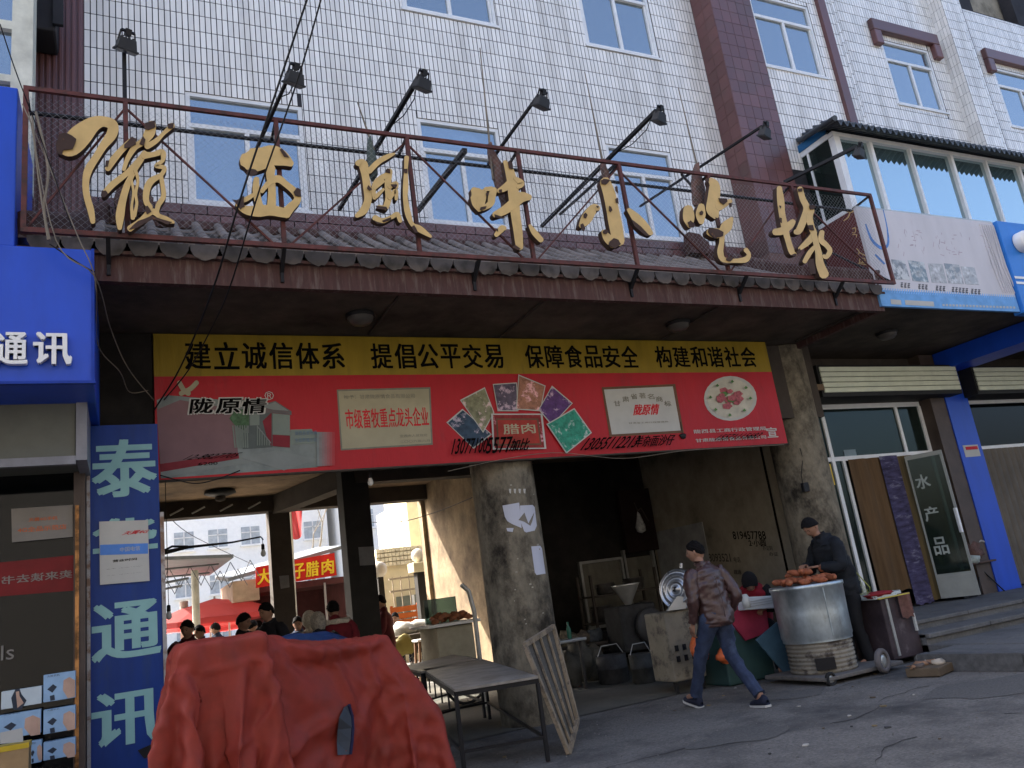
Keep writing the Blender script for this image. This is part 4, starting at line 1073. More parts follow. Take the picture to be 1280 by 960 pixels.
m = MB(); textpx(m, '腊肉', 630, 529, 668, 543, Yp-.0425, .02); m.build('print', PC['cream'], N_)
# certificate two
F_([(752, 484), (844, 480), (855, 541), (762, 546)], PC['brn'], 1); F_([(755, 487), (841, 483), (851, 538), (765, 543)], PC['wht'], 3)
m = MB(); textpx(m, '陇原情', 792, 505, 820, 519, Yp-.0075, .04, slant=.15); m.build('print', PC['rd'], N_)
m = MB()
for i, c_ in enumerate('甘肃省著名商标'):
    a = 768+i*10.5; dy = -((i-3)**2)*-1.1
    textpx(m, c_, a, 491+dy, a+7, 498+dy, Yp-.0075, .02); m.build('print', PC['gg'], N_); m = MB()
textpx(m, '甘肃省工商行政管理局', 786, 526, 835, 530, Yp-.0075); m.build('print', PC['gg'], N_, kind='stuff')
# dish of sliced meat
m = MB()
ell = lambda rx, ry, k=24, ph=0: [(913+rx*math.cos(2*math.pi*i/k), 498+ry*math.sin(2*math.pi*i/k)) for i in range(k)]
F_(ell(33, 28), PC['wht'], 2); F_(ell(29, 24.5), mat('plate_cream', (.5, .48, .4), .5), 3)
mt_ = mat('sliced_meat', (.4, .1, .12), .5, var=.4, scale=25); gt_ = mat('garnish_green', (.08, .2, .05), .5, var=.4, scale=25)
for i in range(20):
    a = random.uniform(0, 6.28); r_ = random.uniform(0, 17); cx_, cy_ = 914+r_*math.cos(a), 498+r_*.8*math.sin(a); s_ = random.uniform(3, 6)
    F_([(cx_+s_*math.cos(t)*1.2, cy_+s_*math.sin(t)*.8) for t in (0, 1.2, 2.4, 3.6, 5)], mt_ if i % 5 else gt_, 4+i)
for i in range(8):
    a = i*.8; cx_, cy_ = 913+25*math.cos(a), 498+21*math.sin(a); F_([(cx_-2, cy_), (cx_, cy_-2.5), (cx_+2.5, cy_), (cx_, cy_+1.5)], gt_, 25)
m = MB(); textpx(m, '陇西县工商行政管理局', 868, 533, 957, 542, Yp-.004, .02); textpx(m, '甘肃陇原情食品有限公司', 870, 544, 957, 553, Yp-.004, .02); textpx(m, '宣', 960, 534, 970, 547, Yp-.004, .03); m.build('lettering', PC['wht'], N_)
m = MB()
textpx(m, '13077100', 564, 547, 605, 568, Yp-.05, .03, slant=.15); m.build('handwriting', ink, N_); m = MB(); textpx(m, '5577', 607, 546, 635, 567, Yp-.05, .03, slant=.2); textpx(m, '加比', 636, 548, 657, 564, Yp-.05, .02, slant=.3)
m.build('handwriting', ink, N_); m = MB(); textpx(m, '13055112213', 725, 545, 790, 563, Yp-.05, .025, slant=.2); textpx(m, '羊杂面沙仔', 792, 543, 838, 559, Yp-.05, .02, slant=.15)
m.build('handwriting', ink, N_); m = MB(); textpx(m, '15571115683', 893, 541, 945, 550, Yp-.05, .02, slant=.2)
m.build('handwriting', ink, N_)
m = MB(); p = P(854, 545, Yp-.01); m.ball(p, .05, 8, sc=(1.1, .3, .8), jit=.4); m.tube([p, p+Vector((0, 0, .2))], .004, 5); m.build('dark_hook', K['black'], N_)

# ------------------------------------------------------------------ left shop: blue fascia box, letters, shutter, window, vertical sign
LS = thing('phone_shop', 'phone shop on the left with blue fascia box and dark display window', 'shop', (-1.5, 7.5, 0))
fb = P(117, 312, 7.0); fb2 = P(117, 479, 7.0)
m = MB(); m.rbox((-4, 7.0, fb2.z), (fb.x, 8.6, fb.z), .012); fbx = m.build('fascia_box', K['bluep'], LS)
ub = P(22, 107, 6.99)
m = MB(); m.rbox((-4, 7.02, fb.z+.001), (ub.x, 8.3, ub.z), .012); m.build('upper_panel', K['bluep'], LS)
for z in (fb2.z+.4, fb2.z+.8): pass
ltw = mat('white_channel_letter', (.75, .75, .73), .35, var=.05); lts = mat('letter_return', (.3, .3, .3), .4)
m = MB()
for c_, a, b in (('通', -3, 34), ('讯', 42, 89)):
    textpx(m, c_, a, 416, b, 455, 6.93, .02, depth=0)
for c_, a, b in (('华', -52, -12), ('通', -7, 34), ('讯', 42, 89)):
    m2 = MB()
    A_ = P(a, 455, 6.94); B_ = P(b, 416, 6.94)
    text(m2, c_, (A_.x, 6.985, A_.z), (B_.x-A_.x, 0, 0), (0, 0, B_.z-A_.z), .03, .05, res=2)
    m2.build('channel_letter', ltw, fbx)
# rolled shutter box beneath
for xx in (-1.45, -2.9):
    m = MB(); m.box((xx, 6.996, fb2.z+.02), (xx+.006, 7.0, fb.z-.02)); m.build('panel_seam', K['blued'], fbx)
m = MB(); m.box((-4, 6.985, fb2.z-.002), (fb.x+.01, 7.03, fb2.z+.02)); m.box((fb.x-.018, 6.988, fb2.z+.021), (fb.x+.004, 7.02, fb.z+.003)); m.build('edge_strip', K['blued'], fbx)
q0 = P(100, 487, 7.6); q1 = P(100, 573, 7.6); q2 = P(109, 480, 7.6)
m = MB(); m.rbox((-4, 7.6, q1.z), (q0.x-.03, 8.3, q0.z+.02), .01); m.build('shutter_box', mat('dull_green_shutter', (.11, .115, .1), .5, var=.1), LS)
m = MB(); m.box((q0.x-.029, 7.57, q1.z-.02), (q2.x, 8.3, q0.z+.04)); m.box((-4, 7.57, q1.z-.05), (q0.x-.03, 7.63, q1.z+.02)); m.build('shutter_cap', mat('grey_alu_cap', (.2, .205, .23), .4), LS)
m = MB(); m.box((-4, 8.42, 0), (-.32, 8.7, 4.0)); m.build('interior_back', K['soot'], LS)
YG = 8.2
ge = P(92, 800, YG).x; gf = P(107, 800, YG).x
m = MB(); m.box((ge, YG-.03, 0), (gf, YG+.06, 3.1)); m.box((-4, YG-.02, 0), (ge, YG+.05, .12)); m.box((-4, YG-.02, P(50, 600, YG).z+.2), (ge, YG+.05, P(50, 600, YG).z+.32)); m.build('door_frame', K['dframe'], LS)
m = MB(); m.box((P(94, 800, YG).x, YG-.045, 0), (P(99, 800, YG).x, YG-.031, 2.75)); m.build('brass_edge', mat('brass_trim', (.42, .2, .07), .35, metal=.5, col2=(.1, .05, .02), lo=.45, hi=.6, scale2=6), LS)
m = MB(); m.box((-4, YG+.02, .12), (ge, YG+.03, 3.1)); m.build('glass', K['dglass'], LS)
def card(par, pl, Y, m_, name='poster', lab=None, th=.003):
    q = MB(); q.prism([P(x, y, Y) for x, y in pl], (0, th, 0)); return q.build(name, m_, par, lab)
pb_ = mat('pale_poster', (.2, .185, .165), .7, var=.1)
card(LS, [(14, 636), (91, 631), (91, 671), (15, 678)], YG-.01, pb_, lab='pale poster with orange lettering')
m = MB(); orr = mat('orange_ink', (.5, .13, .05), .6)
for s, a, b, c_, d in (('天翼4G手机', 36, 645, 72, 652), ('4G全品示范店', 22, 655, 83, 666)): textpx(m, s, a, b, c_, d, YG-.013, .02)
m.build('lettering', orr, LS)
card(LS, [(-30, 706), (92, 694), (94, 738), (-30, 748)], YG+.016, mat('red_strip_reflected', (.16, .008, .01), .5), 'reflected_banner')  # card stands in for the glass reflecting a banner across the street
m = MB(); textpx(m, '卖来读去书', 2, 716-4, 90, 733-2, YG+.013, .02, mirror=True); m.build('lettering', pb_, LS)  # mirrored characters of that painted reflection
m = MB(); textpx(m, 'ls', 1, 805, 18, 826, YG-.012); m.build('lettering', pb_, LS)
m = MB()
for i in range(6): m.box((P(8+i*15, 690, YG).x, YG+.1, 1.9), (P(10+i*15, 690, YG).x, YG+.11, 2.5))
m.box((-2, YG+.1, 1.25), (ge, YG+.14, 1.29)); m.build('display_rack', K['galv'], LS)
# row of phone cards / boxes in the window
bx = mat('blue_box_print', (.27, .42, .6), .5, var=.12, scale=6); bxw = mat('pale_box_print', (.5, .58, .62), .5, var=.08); skn = mat('print_skin', (.5, .33, .25), .6); dk = mat('print_dark', (.03, .04, .06), .6)
k_ = 0
for (a, b, c_, d, t_) in ((1, 857, 53, 888, 0), (54, 838, 95, 879, 1), (-2, 886, 52, 926, 1), (54, 881, 95, 919, 1), (36, 924, 53, 956, 1), (54, 921, 95, 952, 1), (-2, 926, 35, 960, 1)):
    YC = YG-.012
    t = thing('phone_box', ['pale blue phone box with a picture of a woman, top left in the shop window', 'light blue phone box at the top right of the window stack', 'light blue phone box, second row at the left of the window stack', 'light blue phone box, second row at the right of the window stack', 'light blue phone box half hidden behind the yellow carton, bottom left', 'light blue phone box at the bottom right of the window stack', 'light blue phone box directly behind the yellow carton'][k_], 'box', P((a+c_)/2, d, YC-.1), 'phone boxes stacked in the shop window')
    A_ = P(a, d, YC-.12); B_ = P(c_, b, YC-.12)
    m = MB(); m.rbox((A_.x, YC-.12, A_.z+.004), (B_.x-.004, YC-.02, B_.z), .004); m.build('carton', bxw if t_ == 0 else bx, t)
    m = MB(); pf = lambda x, y: P(a+(c_-a)*x, b+(d-b)*y, YC-.1215)
    if t_:
        m.prism([pf(.62, .3), pf(.8, .2), pf(1-.03, .3), pf(1-.03, .8), pf(.75, .85), pf(.6, .6)], (0, .0012, 0)); m.build('print', skn, t)
        m = MB(); add_stroke(m, [(.15, .62, .05), (.25, .5, .14), (.38, .48, .12)], lambda x, y: P(a+(c_-a)*x, b+(d-b)*y, YC-.1225), (0, .0008, 0)) if False else m.prism([pf(.12, .58), (pf(.3, .42)), pf(.42, .5), pf(.28, .68)], (0, .0012, 0)); m.prism([pf(.2, .78), pf(.34, .74), pf(.36, .9), pf(.22, .93)], (0, .0012, 0)); m.build('print', dk, t)
        m = MB(); textpx(m, '大屏手机', a+(c_-a)*.12, b+(d-b)*.1, a+(c_-a)*.5, b+(d-b)*.22, YC-.122); m.build('lettering', dk, t)
    else:
        m.prism([pf(.35, .15), pf(.45, .12), pf(.5, .35), pf(.62, .6), pf(.5, .97), pf(.3, .97), pf(.25, .5)], (0, .0012, 0)); m.build('print', dk, t)
        m = MB(); m.prism([pf(.36, .25), pf(.44, .22), pf(.45, .42), pf(.55, .7), pf(.4, .9)], (0, -.0012, 0)); m.build('print', skn, t)
    k_ += 1
pc = P(18, 960, 7.6)
m = MB(); yc_ = 7.55
A_ = P(-8, 990, yc_); B_ = P(36, 928, yc_)
m.box((A_.x, yc_, A_.z), (B_.x, yc_+.2, B_.z)); m.build('cardboard_carton', mat('cardboard', (.36, .24, .12), .8), None, 'brown cardboard carton with yellow tape at the bottom left corner', 'box')
o_ = bpy.data.objects['cardboard_carton']
m = MB(); m.box((A_.x-.002, yc_-.003, B_.z-.035), (B_.x+.002, yc_+.203, B_.z+.003)); m.build('yellow_tape', mat('yellow_tape', (.6, .42, .03), .4), o_)
m = MB(); m.prism([P(0, 916, yc_), P(28, 910, yc_), P(29, 927, yc_), P(0, 930, yc_)], (0, .01, 0)); m.build('paper_note', PC['wht'], o_)
# vertical blue sign
YV = 8.35
VS = thing('vertical_sign', 'tall blue vertical shop sign with pale cyan characters and a white notice on it', 'sign', P(158, 955, YV))
va, vb = P(113, 700, YV).x, P(201, 700, YV).x; vz = P(157, 531, YV).z
m = MB(); m.box((va, YV, .38), (vb, YV+.07, vz)); m.build('panel', mat('dark_blue_panel', (.006, .035, .19), .45, var=.15, scale=2, col2=(.02, .045, .12), lo=.55, hi=.8, scale2=2.5, stretch=(3, 3, .6)), VS)
m = MB(); m.box((va-.03, YV-.01, .36), (va-.001, YV+.08, vz+.01)); m.box((vb+.001, YV-.012, .3), (vb+.035, YV+.08, P(205, 640, YV).z)); m.build('edge_trim', mat('worn_alu_edge', (.38, .36, .34), .5, col2=(.2, .12, .08), lo=.5, hi=.6, scale2=5), VS)
cy = mat('pale_cyan_letter', (.24, .44, .43), .55, var=.08)
for c_, a, b, c2_, d in (('泰', 117, 549, 193, 622), ('华', 118, 645, 194, 705), ('通', 117, 748, 198, 828), ('讯', 117, 857, 200, 938)):
    m = MB(); A_ = P(a, d, YV-.002); B_ = P(c2_, b, YV-.002)
    text(m, c_, (A_.x, YV-.001, A_.z), (B_.x-A_.x, 0, 0), (0, 0, B_.z-A_.z), .038, .003, res=3); m.build('character', cy, VS, 'pale cyan character %s' % c_)
card(VS, [(124, 652), (185, 650), (187, 726), (125, 731)], YV-.02, PC['wht'], 'notice_board')
card(VS, [(125, 681), (185, 679), (185, 692), (125, 694)], YV-.022, mat('notice_blue', (.08, .22, .6), .5), 'notice_band')
m = MB(); textpx(m, '中国电信', 150, 682, 175, 690, YV-.024); m.build('lettering', PC['wht'], VS)
m = MB(); textpx(m, '营业时间', 141, 697, 171, 703, YV-.022, .03); textpx(m, '夏季（8:00-19:00）', 133, 707, 178, 712, YV-.022); textpx(m, '冬季（8:30-18:00）', 133, 715, 178, 720, YV-.022); m.build('lettering', ink, VS)
m = MB(); textpx(m, '天翼4G', 152, 662, 182, 669, YV-.022, .03, slant=.2); m.build('lettering', PC['rd'], VS)
m = MB(); m.prism([P(172, 938, YV-.01), P(199, 926, YV-.01), P(200, 944, YV-.01), P(180, 948, YV-.01)], (0, .003, 0)); m.build('torn_corner', K['black'], VS)

# ------------------------------------------------------------------ right side: billboard, blue sign, shops
BB = thing('billboard', 'big sun-faded pale billboard with a blue striped lower edge', 'billboard', P(1185, 389, 7.2))
YQ = 7.18
bx1, bx2 = 9.6, P(1275, 389, YQ).x
bx1 = P(1070, 260, YQ).x; bz0, bz1 = P(1190, 386, YQ).z, P(1150, 268, YQ).z
paper = mat('bleached_print', (.56, .55, .58), .6, var=.07, scale=2, col2=(.46, .4, .43), lo=.6, hi=.8, scale2=3, stretch=(1, 1, .3))
m = MB(); m.box((bx1, YQ, bz0+.24), (bx2, YQ+.05, bz1)); m.build('sheet', paper, BB)
m = MB(); m.box((bx1, YQ, bz0), (bx2, YQ+.05, bz0+.239)); m.build('blue_band', mat('bleached_blue_band', (.15, .36, .68), .6, var=.15, scale=5), BB)
m = MB()
for i in range(60):
    x = bx1+i*.05
    if x+.08 < bx2: m.prism([(x, YQ-.002, bz0+.2), (x+.022, YQ-.002, bz0+.2), (x+.072, YQ-.002, bz0+.27), (x+.05, YQ-.002, bz0+.27)], (0, .001, 0))
m.build('hatched_edge', mat('hatch_blue', (.2, .42, .75), .6), BB)
m = MB(); textpx(m, '▬', 1113, 373, 1127, 381, YQ-.003) if False else m.prism([P(1113, 374, YQ-.003), P(1126, 375, YQ-.003), P(1127, 381, YQ-.003), P(1114, 380, YQ-.003)], (0, .001, 0)); m.prism([P(1131, 375, YQ-.003), P(1167, 377, YQ-.003), P(1168, 383, YQ-.003), P(1132, 381, YQ-.003)], (0, .001, 0))
for i in range(22): m.prism([P(1178+i*4.2, 380+i*.15, YQ-.003), P(1180.6+i*4.2, 380+i*.15, YQ-.003), P(1181+i*4.2, 382.5+i*.15, YQ-.003), P(1178.4+i*4.2, 382.5+i*.15, YQ-.003)], (0, .001, 0))
m.build('print', PC['wht'], BB, kind='stuff')
gph = [mat('food_photo_%s' % 'abcde'[i], c_, .6, var=.4, scale=12, col2=d_, lo=.48, hi=.56, scale2=9) for i, (c_, d_) in enumerate((((.28, .32, .36), (.55, .58, .6)), ((.5, .55, .58), (.2, .27, .32)), ((.5, .52, .55), (.36, .4, .42)), ((.5, .53, .56), (.25, .3, .34)), ((.52, .55, .58), (.38, .42, .46))))]
for i, pl in enumerate((((1114, 324), (1131, 326), (1138, 350), (1119, 349)), ((1135, 325), (1155, 328), (1161, 353), (1141, 351)), ((1160, 329), (1178, 330), (1184, 354), (1165, 353)), ((1180, 329), (1199, 331), (1205, 355), (1186, 354)), ((1201, 333), (1218, 334), (1224, 356), (1207, 355)))):
    card(BB, pl, YQ-.003, gph[i], 'food_photo')
m = MB(); blk = mat('weathered_ink', (.12, .13, .15), .6)
for i, (a, n_) in enumerate(((1126, 3), (1148, 3), (1170, 3), (1190, 5), (1214, 3))):
    for j in range(n_):
        x = a+j*4.3; y = 353+.09*(x-1126)
        for (dx, dy, w_, h_) in ((0, 0, 3, 1), (.3, 2.2, 2.6, .9), (0, 5, 3.1, .9), (1.2, 0, .8, 6.6), (0, 2, .7, 4)):
            m.prism([P(x+dx, y+dy, YQ-.003), P(x+dx+w_, y+dy, YQ-.003), P(x+dx+w_, y+dy+h_, YQ-.003), P(x+dx, y+dy+h_, YQ-.003)], (0, .001, 0))
m.build('worn_captions', blk, BB)
m = MB()
for st_ in ([(1082, 280, 1.5), (1090, 300, 3), (1102, 310, 4), (1110, 305, 3), (1109, 285, 1.5), (1104, 262, 1)], [(1094, 318, 2), (1100, 324, 2.5), (1106, 330, 2)]):
    q = [(a, b, max(.8, c_)) for a, b, c_ in st_]
    Lq, Rq, c1, c0 = stroke([(a*10, b*10, c_*10) for a, b, c_ in q]); 
    for i in range(len(Lq)-1):
        m.prism([P(Lq[i][0]/10, Lq[i][1]/10, YQ-.003), P(Lq[i+1][0]/10, Lq[i+1][1]/10, YQ-.003), P(Rq[i+1][0]/10, Rq[i+1][1]/10, YQ-.003), P(Rq[i][0]/10, Rq[i][1]/10, YQ-.003)], (0, .001, 0))
m.build('blue_bowl_print', mat('bowl_blue', (.1, .25, .6), .6, var=.3, scale=15), BB, kind='stuff')
m = MB(); rr = random.Random(4)
for i in range(46):
    x = 1120+rr.random()*120; y = 285+rr.random()*30+(x-1120)*.05; a = rr.choice((0, 1.2, 1.7, .3)); L2 = rr.uniform(2, 6)
    d = (math.cos(a)*L2, math.sin(a)*L2)
    m.prism([P(x, y, YQ-.002), P(x+d[0], y+d[1], YQ-.002), P(x+d[0]+.6, y+d[1]+.9, YQ-.002), P(x+.5, y+.9, YQ-.002)], (0, .001, 0))
m.build('faded_marks', mat('faded_pink_mark', (.44, .36, .42), .6), BB)
m = MB()
for k in range(7):
    x = bx2-.34+k*.055
    m.tube([(x, YQ-.004, bz1-.05), (x+.05*math.sin(k), YQ-.012, (bz0+bz1)/2), (x+.06, YQ-.004, bz0+.3)], .012, 6)
m.build('vinyl_wrinkle', paper, BB)
m = MB(); m.bar((bx1, YQ+.02, bz1+.01), (bx2, YQ+.02, bz1+.01), .03); m.build('top_frame', K['galv'], BB)
RS = thing('blue_shop_sign', 'bright blue shop sign box at the right edge with a round white emblem', 'sign', P(1275, 385, 7.16))
m = MB(); zt2 = P(1245, 277, 7.15).z
m.rbox((bx2+.02, 7.12, bz0-.03), (bx2+3, 7.3, zt2), .01); m.build('panel', mat('light_blue_panel', (.035, .2, .62), .4, var=.1, scale=2), RS)
c_ = P(1279, 302, 7.05)
m = MB(); rx = Matrix.Rotation(math.radians(90), 3, 'X'); m.lathe([(0, .08), (.15, .08), (.165, .06), (.165, -.06)], c_, 24, rot=rx); m.build('round_emblem', ltw, RS)
m = MB()
for dz in (.0, .09): m.prism([P(1268, 345, 7.11)+Vector((0, 0, -dz)), P(1268, 345, 7.11)+Vector((.5, 0, -dz)), P(1268, 345, 7.11)+Vector((.5, 0, -dz-.04)), P(1268, 345, 7.11)+Vector((0, 0, -dz-.04))], (0, .001, 0))
m.build('stripe', ltw, RS)
# ------------------------------------------------------------------ shops on the right
def shutter(x0, x1, z0, z1, yf, lab):
    t = thing('roller_shutter_box', lab, 'shutter box', ((x0+x1)/2, yf, z0), 'cream shutter boxes over the shop fronts')
    m = MB(); m.box((x0-.04, yf+.03, z0-.06), (x1+.04, 9.5, z1+.03)); m.build('housing', K['shutd'], t)
    n = 5; h = (z1-z0)/n
    for i in range(n):
        q = MB(); q.rbox((x0, yf, z0+i*h+.004), (x1, yf+.03, z0+(i+1)*h-.004), .012); q.build('slat', K['shut'], t)
    return t
YS = 9.0
s0, s1 = P(1024, 458, YS), P(1195, 461, YS); sz = P(1024, 491, YS).z
shutter(s0.x, s1.x, sz, s0.z, YS, 'cream slatted shutter box above the shop door with brown curtain')
t0 = P(1217, 459, YS); shutter(t0.x, t0.x+3, P(1222, 488, YS).z, t0.z, YS, 'cream slatted shutter box right of the blue pillar')
SH = thing('fish_shop_front', 'shop front with aluminium frame, brown and purple door curtain and open glass door', 'shop', (11.6, 9.6, PL))
YD = 9.55
zt_s = P(1100, 505, YD).z
m = MB()
xa = P(1005, 560, YD).x; xz = P(1157, 566, YD).x
def vbar(mb, xt, yt, xb, yb, w_, Y, d=.06):
    a = P(xt, yt, Y); b = P(xb, yb, Y); x = (a.x+b.x)/2
    mb.box((x-w_/2, Y-.01, b.z), (x+w_/2, Y+d, a.z)); return x
ztr = P(1085, 571, YD).z; ztop = P(1085, 510, YD).z
x_a = P(1027, 515, YD).x; x_b = P(1041, 575, YD).x; xm1 = (x_a+x_b)/2; xm2 = (P(1120, 513, YD).x+P(1134, 566, YD).x)/2
xR = (P(1150, 511, YD).x+P(1163, 560, YD).x)/2
m.box((xm1-.035, YD-.01, PL), (xm1+.035, YD+.06, ztop)); m.box((xm2-.03, YD-.008, ztr), (xm2+.03, YD+.06, ztop)); m.box((xR-.05, YD-.01, PL), (xR+.02, YD+.07, ztop))
m.box((9.8, YD-.006, ztr-.035), (xR, YD+.055, ztr+.035)); m.box((9.8, YD-.012, ztop), (xR, YD+.08, ztop+.08))
xdoor = (P(1042, 580, YD).x+P(1070, 680, YD).x)/2
xj = (P(1056, 580, YD).x+P(1092, 733, YD).x)/2
m.box((xj-.03, YD-.012, PL), (xj+.03, YD+.06, ztr-.036)); m.build('door_frame', K['alu'], SH)
m = MB(); m.box((9.85, YD+.02, ztr), (xm1, YD+.026, ztop)); m.box((xm1, YD+.02, ztr), (xm2, YD+.026, ztop)) ; m.build('transom_pane', K['gglass'], SH)
m = MB(); m.box((xm2, YD+.02, ztr), (xR, YD+.026, ztop)); m.build('transom_pane', K['gglass'], SH)
m = MB(); m.box((9.85, YD+.02, PL), (xm1, YD+.026, ztr)); m.box((xm1, YD+.02, PL), (xj, YD+.026, ztr)); m.build('side_pane', K['gglass'], SH)
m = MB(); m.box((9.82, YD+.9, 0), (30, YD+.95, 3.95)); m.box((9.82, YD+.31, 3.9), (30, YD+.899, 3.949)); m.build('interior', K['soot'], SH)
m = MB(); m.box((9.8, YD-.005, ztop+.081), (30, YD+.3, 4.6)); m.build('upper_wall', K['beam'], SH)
pLq = P(1194, 560, 9.3).x+.098
m = MB(); m.box((xR+.02, 9.32, 0), (pLq, YD+.1, 4.6)); m.build('jamb', K['dframe'], SH)
def drape(name, x0, x1, z0, z1, y, m_, par, amp=.03, fr=9, lab=None, k=40):
    q = MB(); vs = []; rows = 6
    for j in range(rows+1):
        z = z0+(z1-z0)*j/rows
        for i in range(k+1):
            u = i/k; xx = x0+(x1-x0)*u; yy = y+amp*math.sin(u*fr*2+.5*math.sin(u*7+j*.4))*(1-.4*j/rows)
            vs.append((xx, yy, z+.012*math.sin(u*fr*4)*(j == 0)))
    q.add(vs, [(j*(k+1)+i, j*(k+1)+i+1, (j+1)*(k+1)+i+1, (j+1)*(k+1)+i) for j in range(rows) for i in range(k)], smooth=True)
    return q.build(name, m_, par, lab)
cb = mat('brown_curtain', (.11, .065, .03), .85, var=.25, scale=2, stretch=(8, 8, .6))
cp = mat('purple_curtain', (.06, .052, .11), .8, var=.5, scale=5, col2=(.15, .145, .2), lo=.58, hi=.62, scale2=2.5, stretch=(1, 1, 4))
co = mat('olive_curtain', (.12, .085, .035), .85, var=.25, scale=2, stretch=(8, 8, .6))
yc2 = YD-.06
xp0, xp1 = (P(1102, 580, yc2).x+P(1138, 750, yc2).x)/2, (P(1121, 580, yc2).x+P(1166, 750, yc2).x)/2
drape('brown_curtain', xj+.04, xp0+.03, PL+.28, ztr-.03, yc2, cb, SH, .03, 6)
drape('purple_strip', xp0, xp1, PL+.02, ztr-.02, yc2-.04, cp, SH, .012, 4)
drape('olive_curtain', xp1-.02, xR-.1, PL+.05, ztr-.03, yc2+.02, co, SH, .03, 7)
# open glass door: hinged at the right jamb side, swung outward
dA_ = P(1140, 571, 9.35); dB_ = P(1225, 750, 9.0)
h0 = Vector((xm2+.1, YD-.1, 0)); 
e_t = P(1178, 562, 8.95); e_b = P(1226, 749, 8.95)
hx = (P(1136, 572, 9.4).x+P(1178, 748, 9.4).x)/2
ex = (e_t.x+e_b.x)/2; zt_d = e_t.z; zb_d = PL+.05
OD = []
def DP(u, z, o=0):
    a = Vector((hx, 9.45, 0)); b = Vector((ex, 8.95, 0)); d = (b-a).normalized(); nn = Vector((d.y, -d.x, 0))
    p = a.lerp(b, u)+nn*o; return Vector((p.x, p.y, z))
m = MB()
def dbar(u0, u1, z0, z1, m=m, o=.02):
    pts = [DP(u0, z0, -o), DP(u1, z0, -o), DP(u1, z1, -o), DP(u0, z1, -o)]
    m.prism(pts, DP(0, 0, o)-DP(0, 0, -o))
dbar(0, .05, zb_d, zt_d); dbar(.93, 1, zb_d, zt_d); dbar(.051, .929, zt_d-.07, zt_d); dbar(.051, .929, zb_d, zb_d+.34); dbar(.051, .929, zb_d+.341, zb_d+.38)
m.build('open_door', mat('door_alu', (.3, .32, .3), .45, var=.1), SH); od = bpy.data.objects['open_door']
m = MB(); dbar(.05, .93, zb_d+.38, zt_d-.07, m, .003); m.build('glass', K['gglass'], od)
m = MB(); m.rbox(tuple(DP(.955, 1.45, .03)-Vector((.02, .02, .0))), tuple(DP(.955, 1.85, .03)+Vector((.03, .03, 0))), .01); m.build('handle', K['alu'], od)
dl = mat('door_lettering', (.32, .36, .34), .6)
for c_, (x0, y0, x1, y1) in (('水', (1147, 594, 1165, 612)), ('产', (1158, 634, 1176, 652)), ('品', (1170, 672, 1188, 694))):
    q = MB(); uu = []
    a = Vector((hx, 9.45, 0)); b = Vector((ex, 8.95, 0))
    def hit(x, y):
        d = _r2*((x-640)/FOC)+_u2*(-(y-480)/FOC)+_fw; dd = (b-a).normalized(); nn = Vector((dd.y, -dd.x, 0))
        t = (a+nn*.006).dot(nn)/d.dot(nn); p = d*t; return Vector((p.x, p.y, EYE+p.z))
    lo_ = hit(x0, y1); r_ = hit(x1, y1); tp = hit(x0, y0)
    text(q, c_, lo_, Vector((r_.x-lo_.x, r_.y-lo_.y, 0)), (0, 0, tp.z-hit(x0, y1).z), .03); q.build('lettering', dl, od)
def cardZ(par, x0, y0, x1, y1, Y, m_, name='poster', th=.004, lab=None):
    a = P((x0+x1)/2, (y0+y1)/2, Y); w_ = abs(P(x1, y0, Y).x-P(x0, y0, Y).x); h_ = abs(P(x0, y0, Y).z-P(x0, y1, Y).z)
    q = MB(); q.box((a.x-w_/2, Y-th, a.z-h_/2), (a.x+w_/2, Y, a.z+h_/2)); return q.build(name, m_, par, lab)
yp = cardZ(SH, 1026, 580, 1041, 607, YD-.015, mat('yellow_poster', (.6, .42, .06), .6), lab='small yellow payment poster')
cardZ(SH, 1029, 588, 1038, 602, YD-.02, mat('poster_grey', (.3, .27, .15), .6), 'poster_panel')
cardZ(SH, 1033, 611, 1040, 622, YD-.015, PC['wht'], 'paper_slip')
cardZ(SH, 1055, 562, 1070, 570, YD+.015, mat('sticker_blue', (.2, .27, .3), .6), 'sticker')
# blue pillar and second shop
YPb = 9.3
p0, p1 = (P(1172, 430, YPb).x+P(1206, 640, YPb).x)/2-.15, P(1215, 470, YPb).x-.12
pa = P(1190, 560, YPb).x; pb2 = P(1222, 600, YPb).x
BP = thing('blue_pillar', 'bright blue clad pillar between the two shop fronts', 'pillar', ((pa+pb2)/2, 9.1, PL))
pL = P(1186, 560, YPb).x; pR = P(1231, 640, YPb).x
pL = P(1194, 560, YPb).x; pR = P(1236, 640, YPb).x+.3; pL += .1
m = MB(); m.box((pL, YPb, PL), (pR, 9.7, 4.6)); m.build('cladding', K['bluep'], BP)
m = MB(); m.box((pL-.02, 7.31, 4.28), (pR+.02, 9.299, 4.6)); m.build('beam', K['bluep'], BP)
m = MB(); m.box((pR+.021, 7.31, 4.585), (pR+5, 9.0, 4.612)); m.build('soffit_panel', K['blued'], BP)  # darker blue puts the soffit's shading into its colour
m = MB(); m.box((pR+.021, 7.31, 4.3), (pR+5, 7.36, 4.58)); m.build('front_board', K['bluep'], BP)
cardZ(BP, 1205, 556, 1224, 571, YPb-.002, PC['wht'], 'paper_notice')
cardZ(BP, 1207, 558, 1222, 562, YPb-.007, PC['rd'], 'print')
S2 = thing('second_shop_front', 'right-hand shop front with grey vertical strip curtain and dark glass above', 'shop', (15.5, 9.6, PL))
m = MB(); x = pR+.05; x2_ = x+.07
m.box((x, YD-.02, PL), (x+.06, YD+.05, ztop)); m.box((x+.061, YD-.02, ztr-.02), (24, YD+.04, ztr+.04)); m.box((x, YD-.02, ztop+.001), (24, YD+.05, ztop+.07))
m.build('frame', K['alu'], S2)
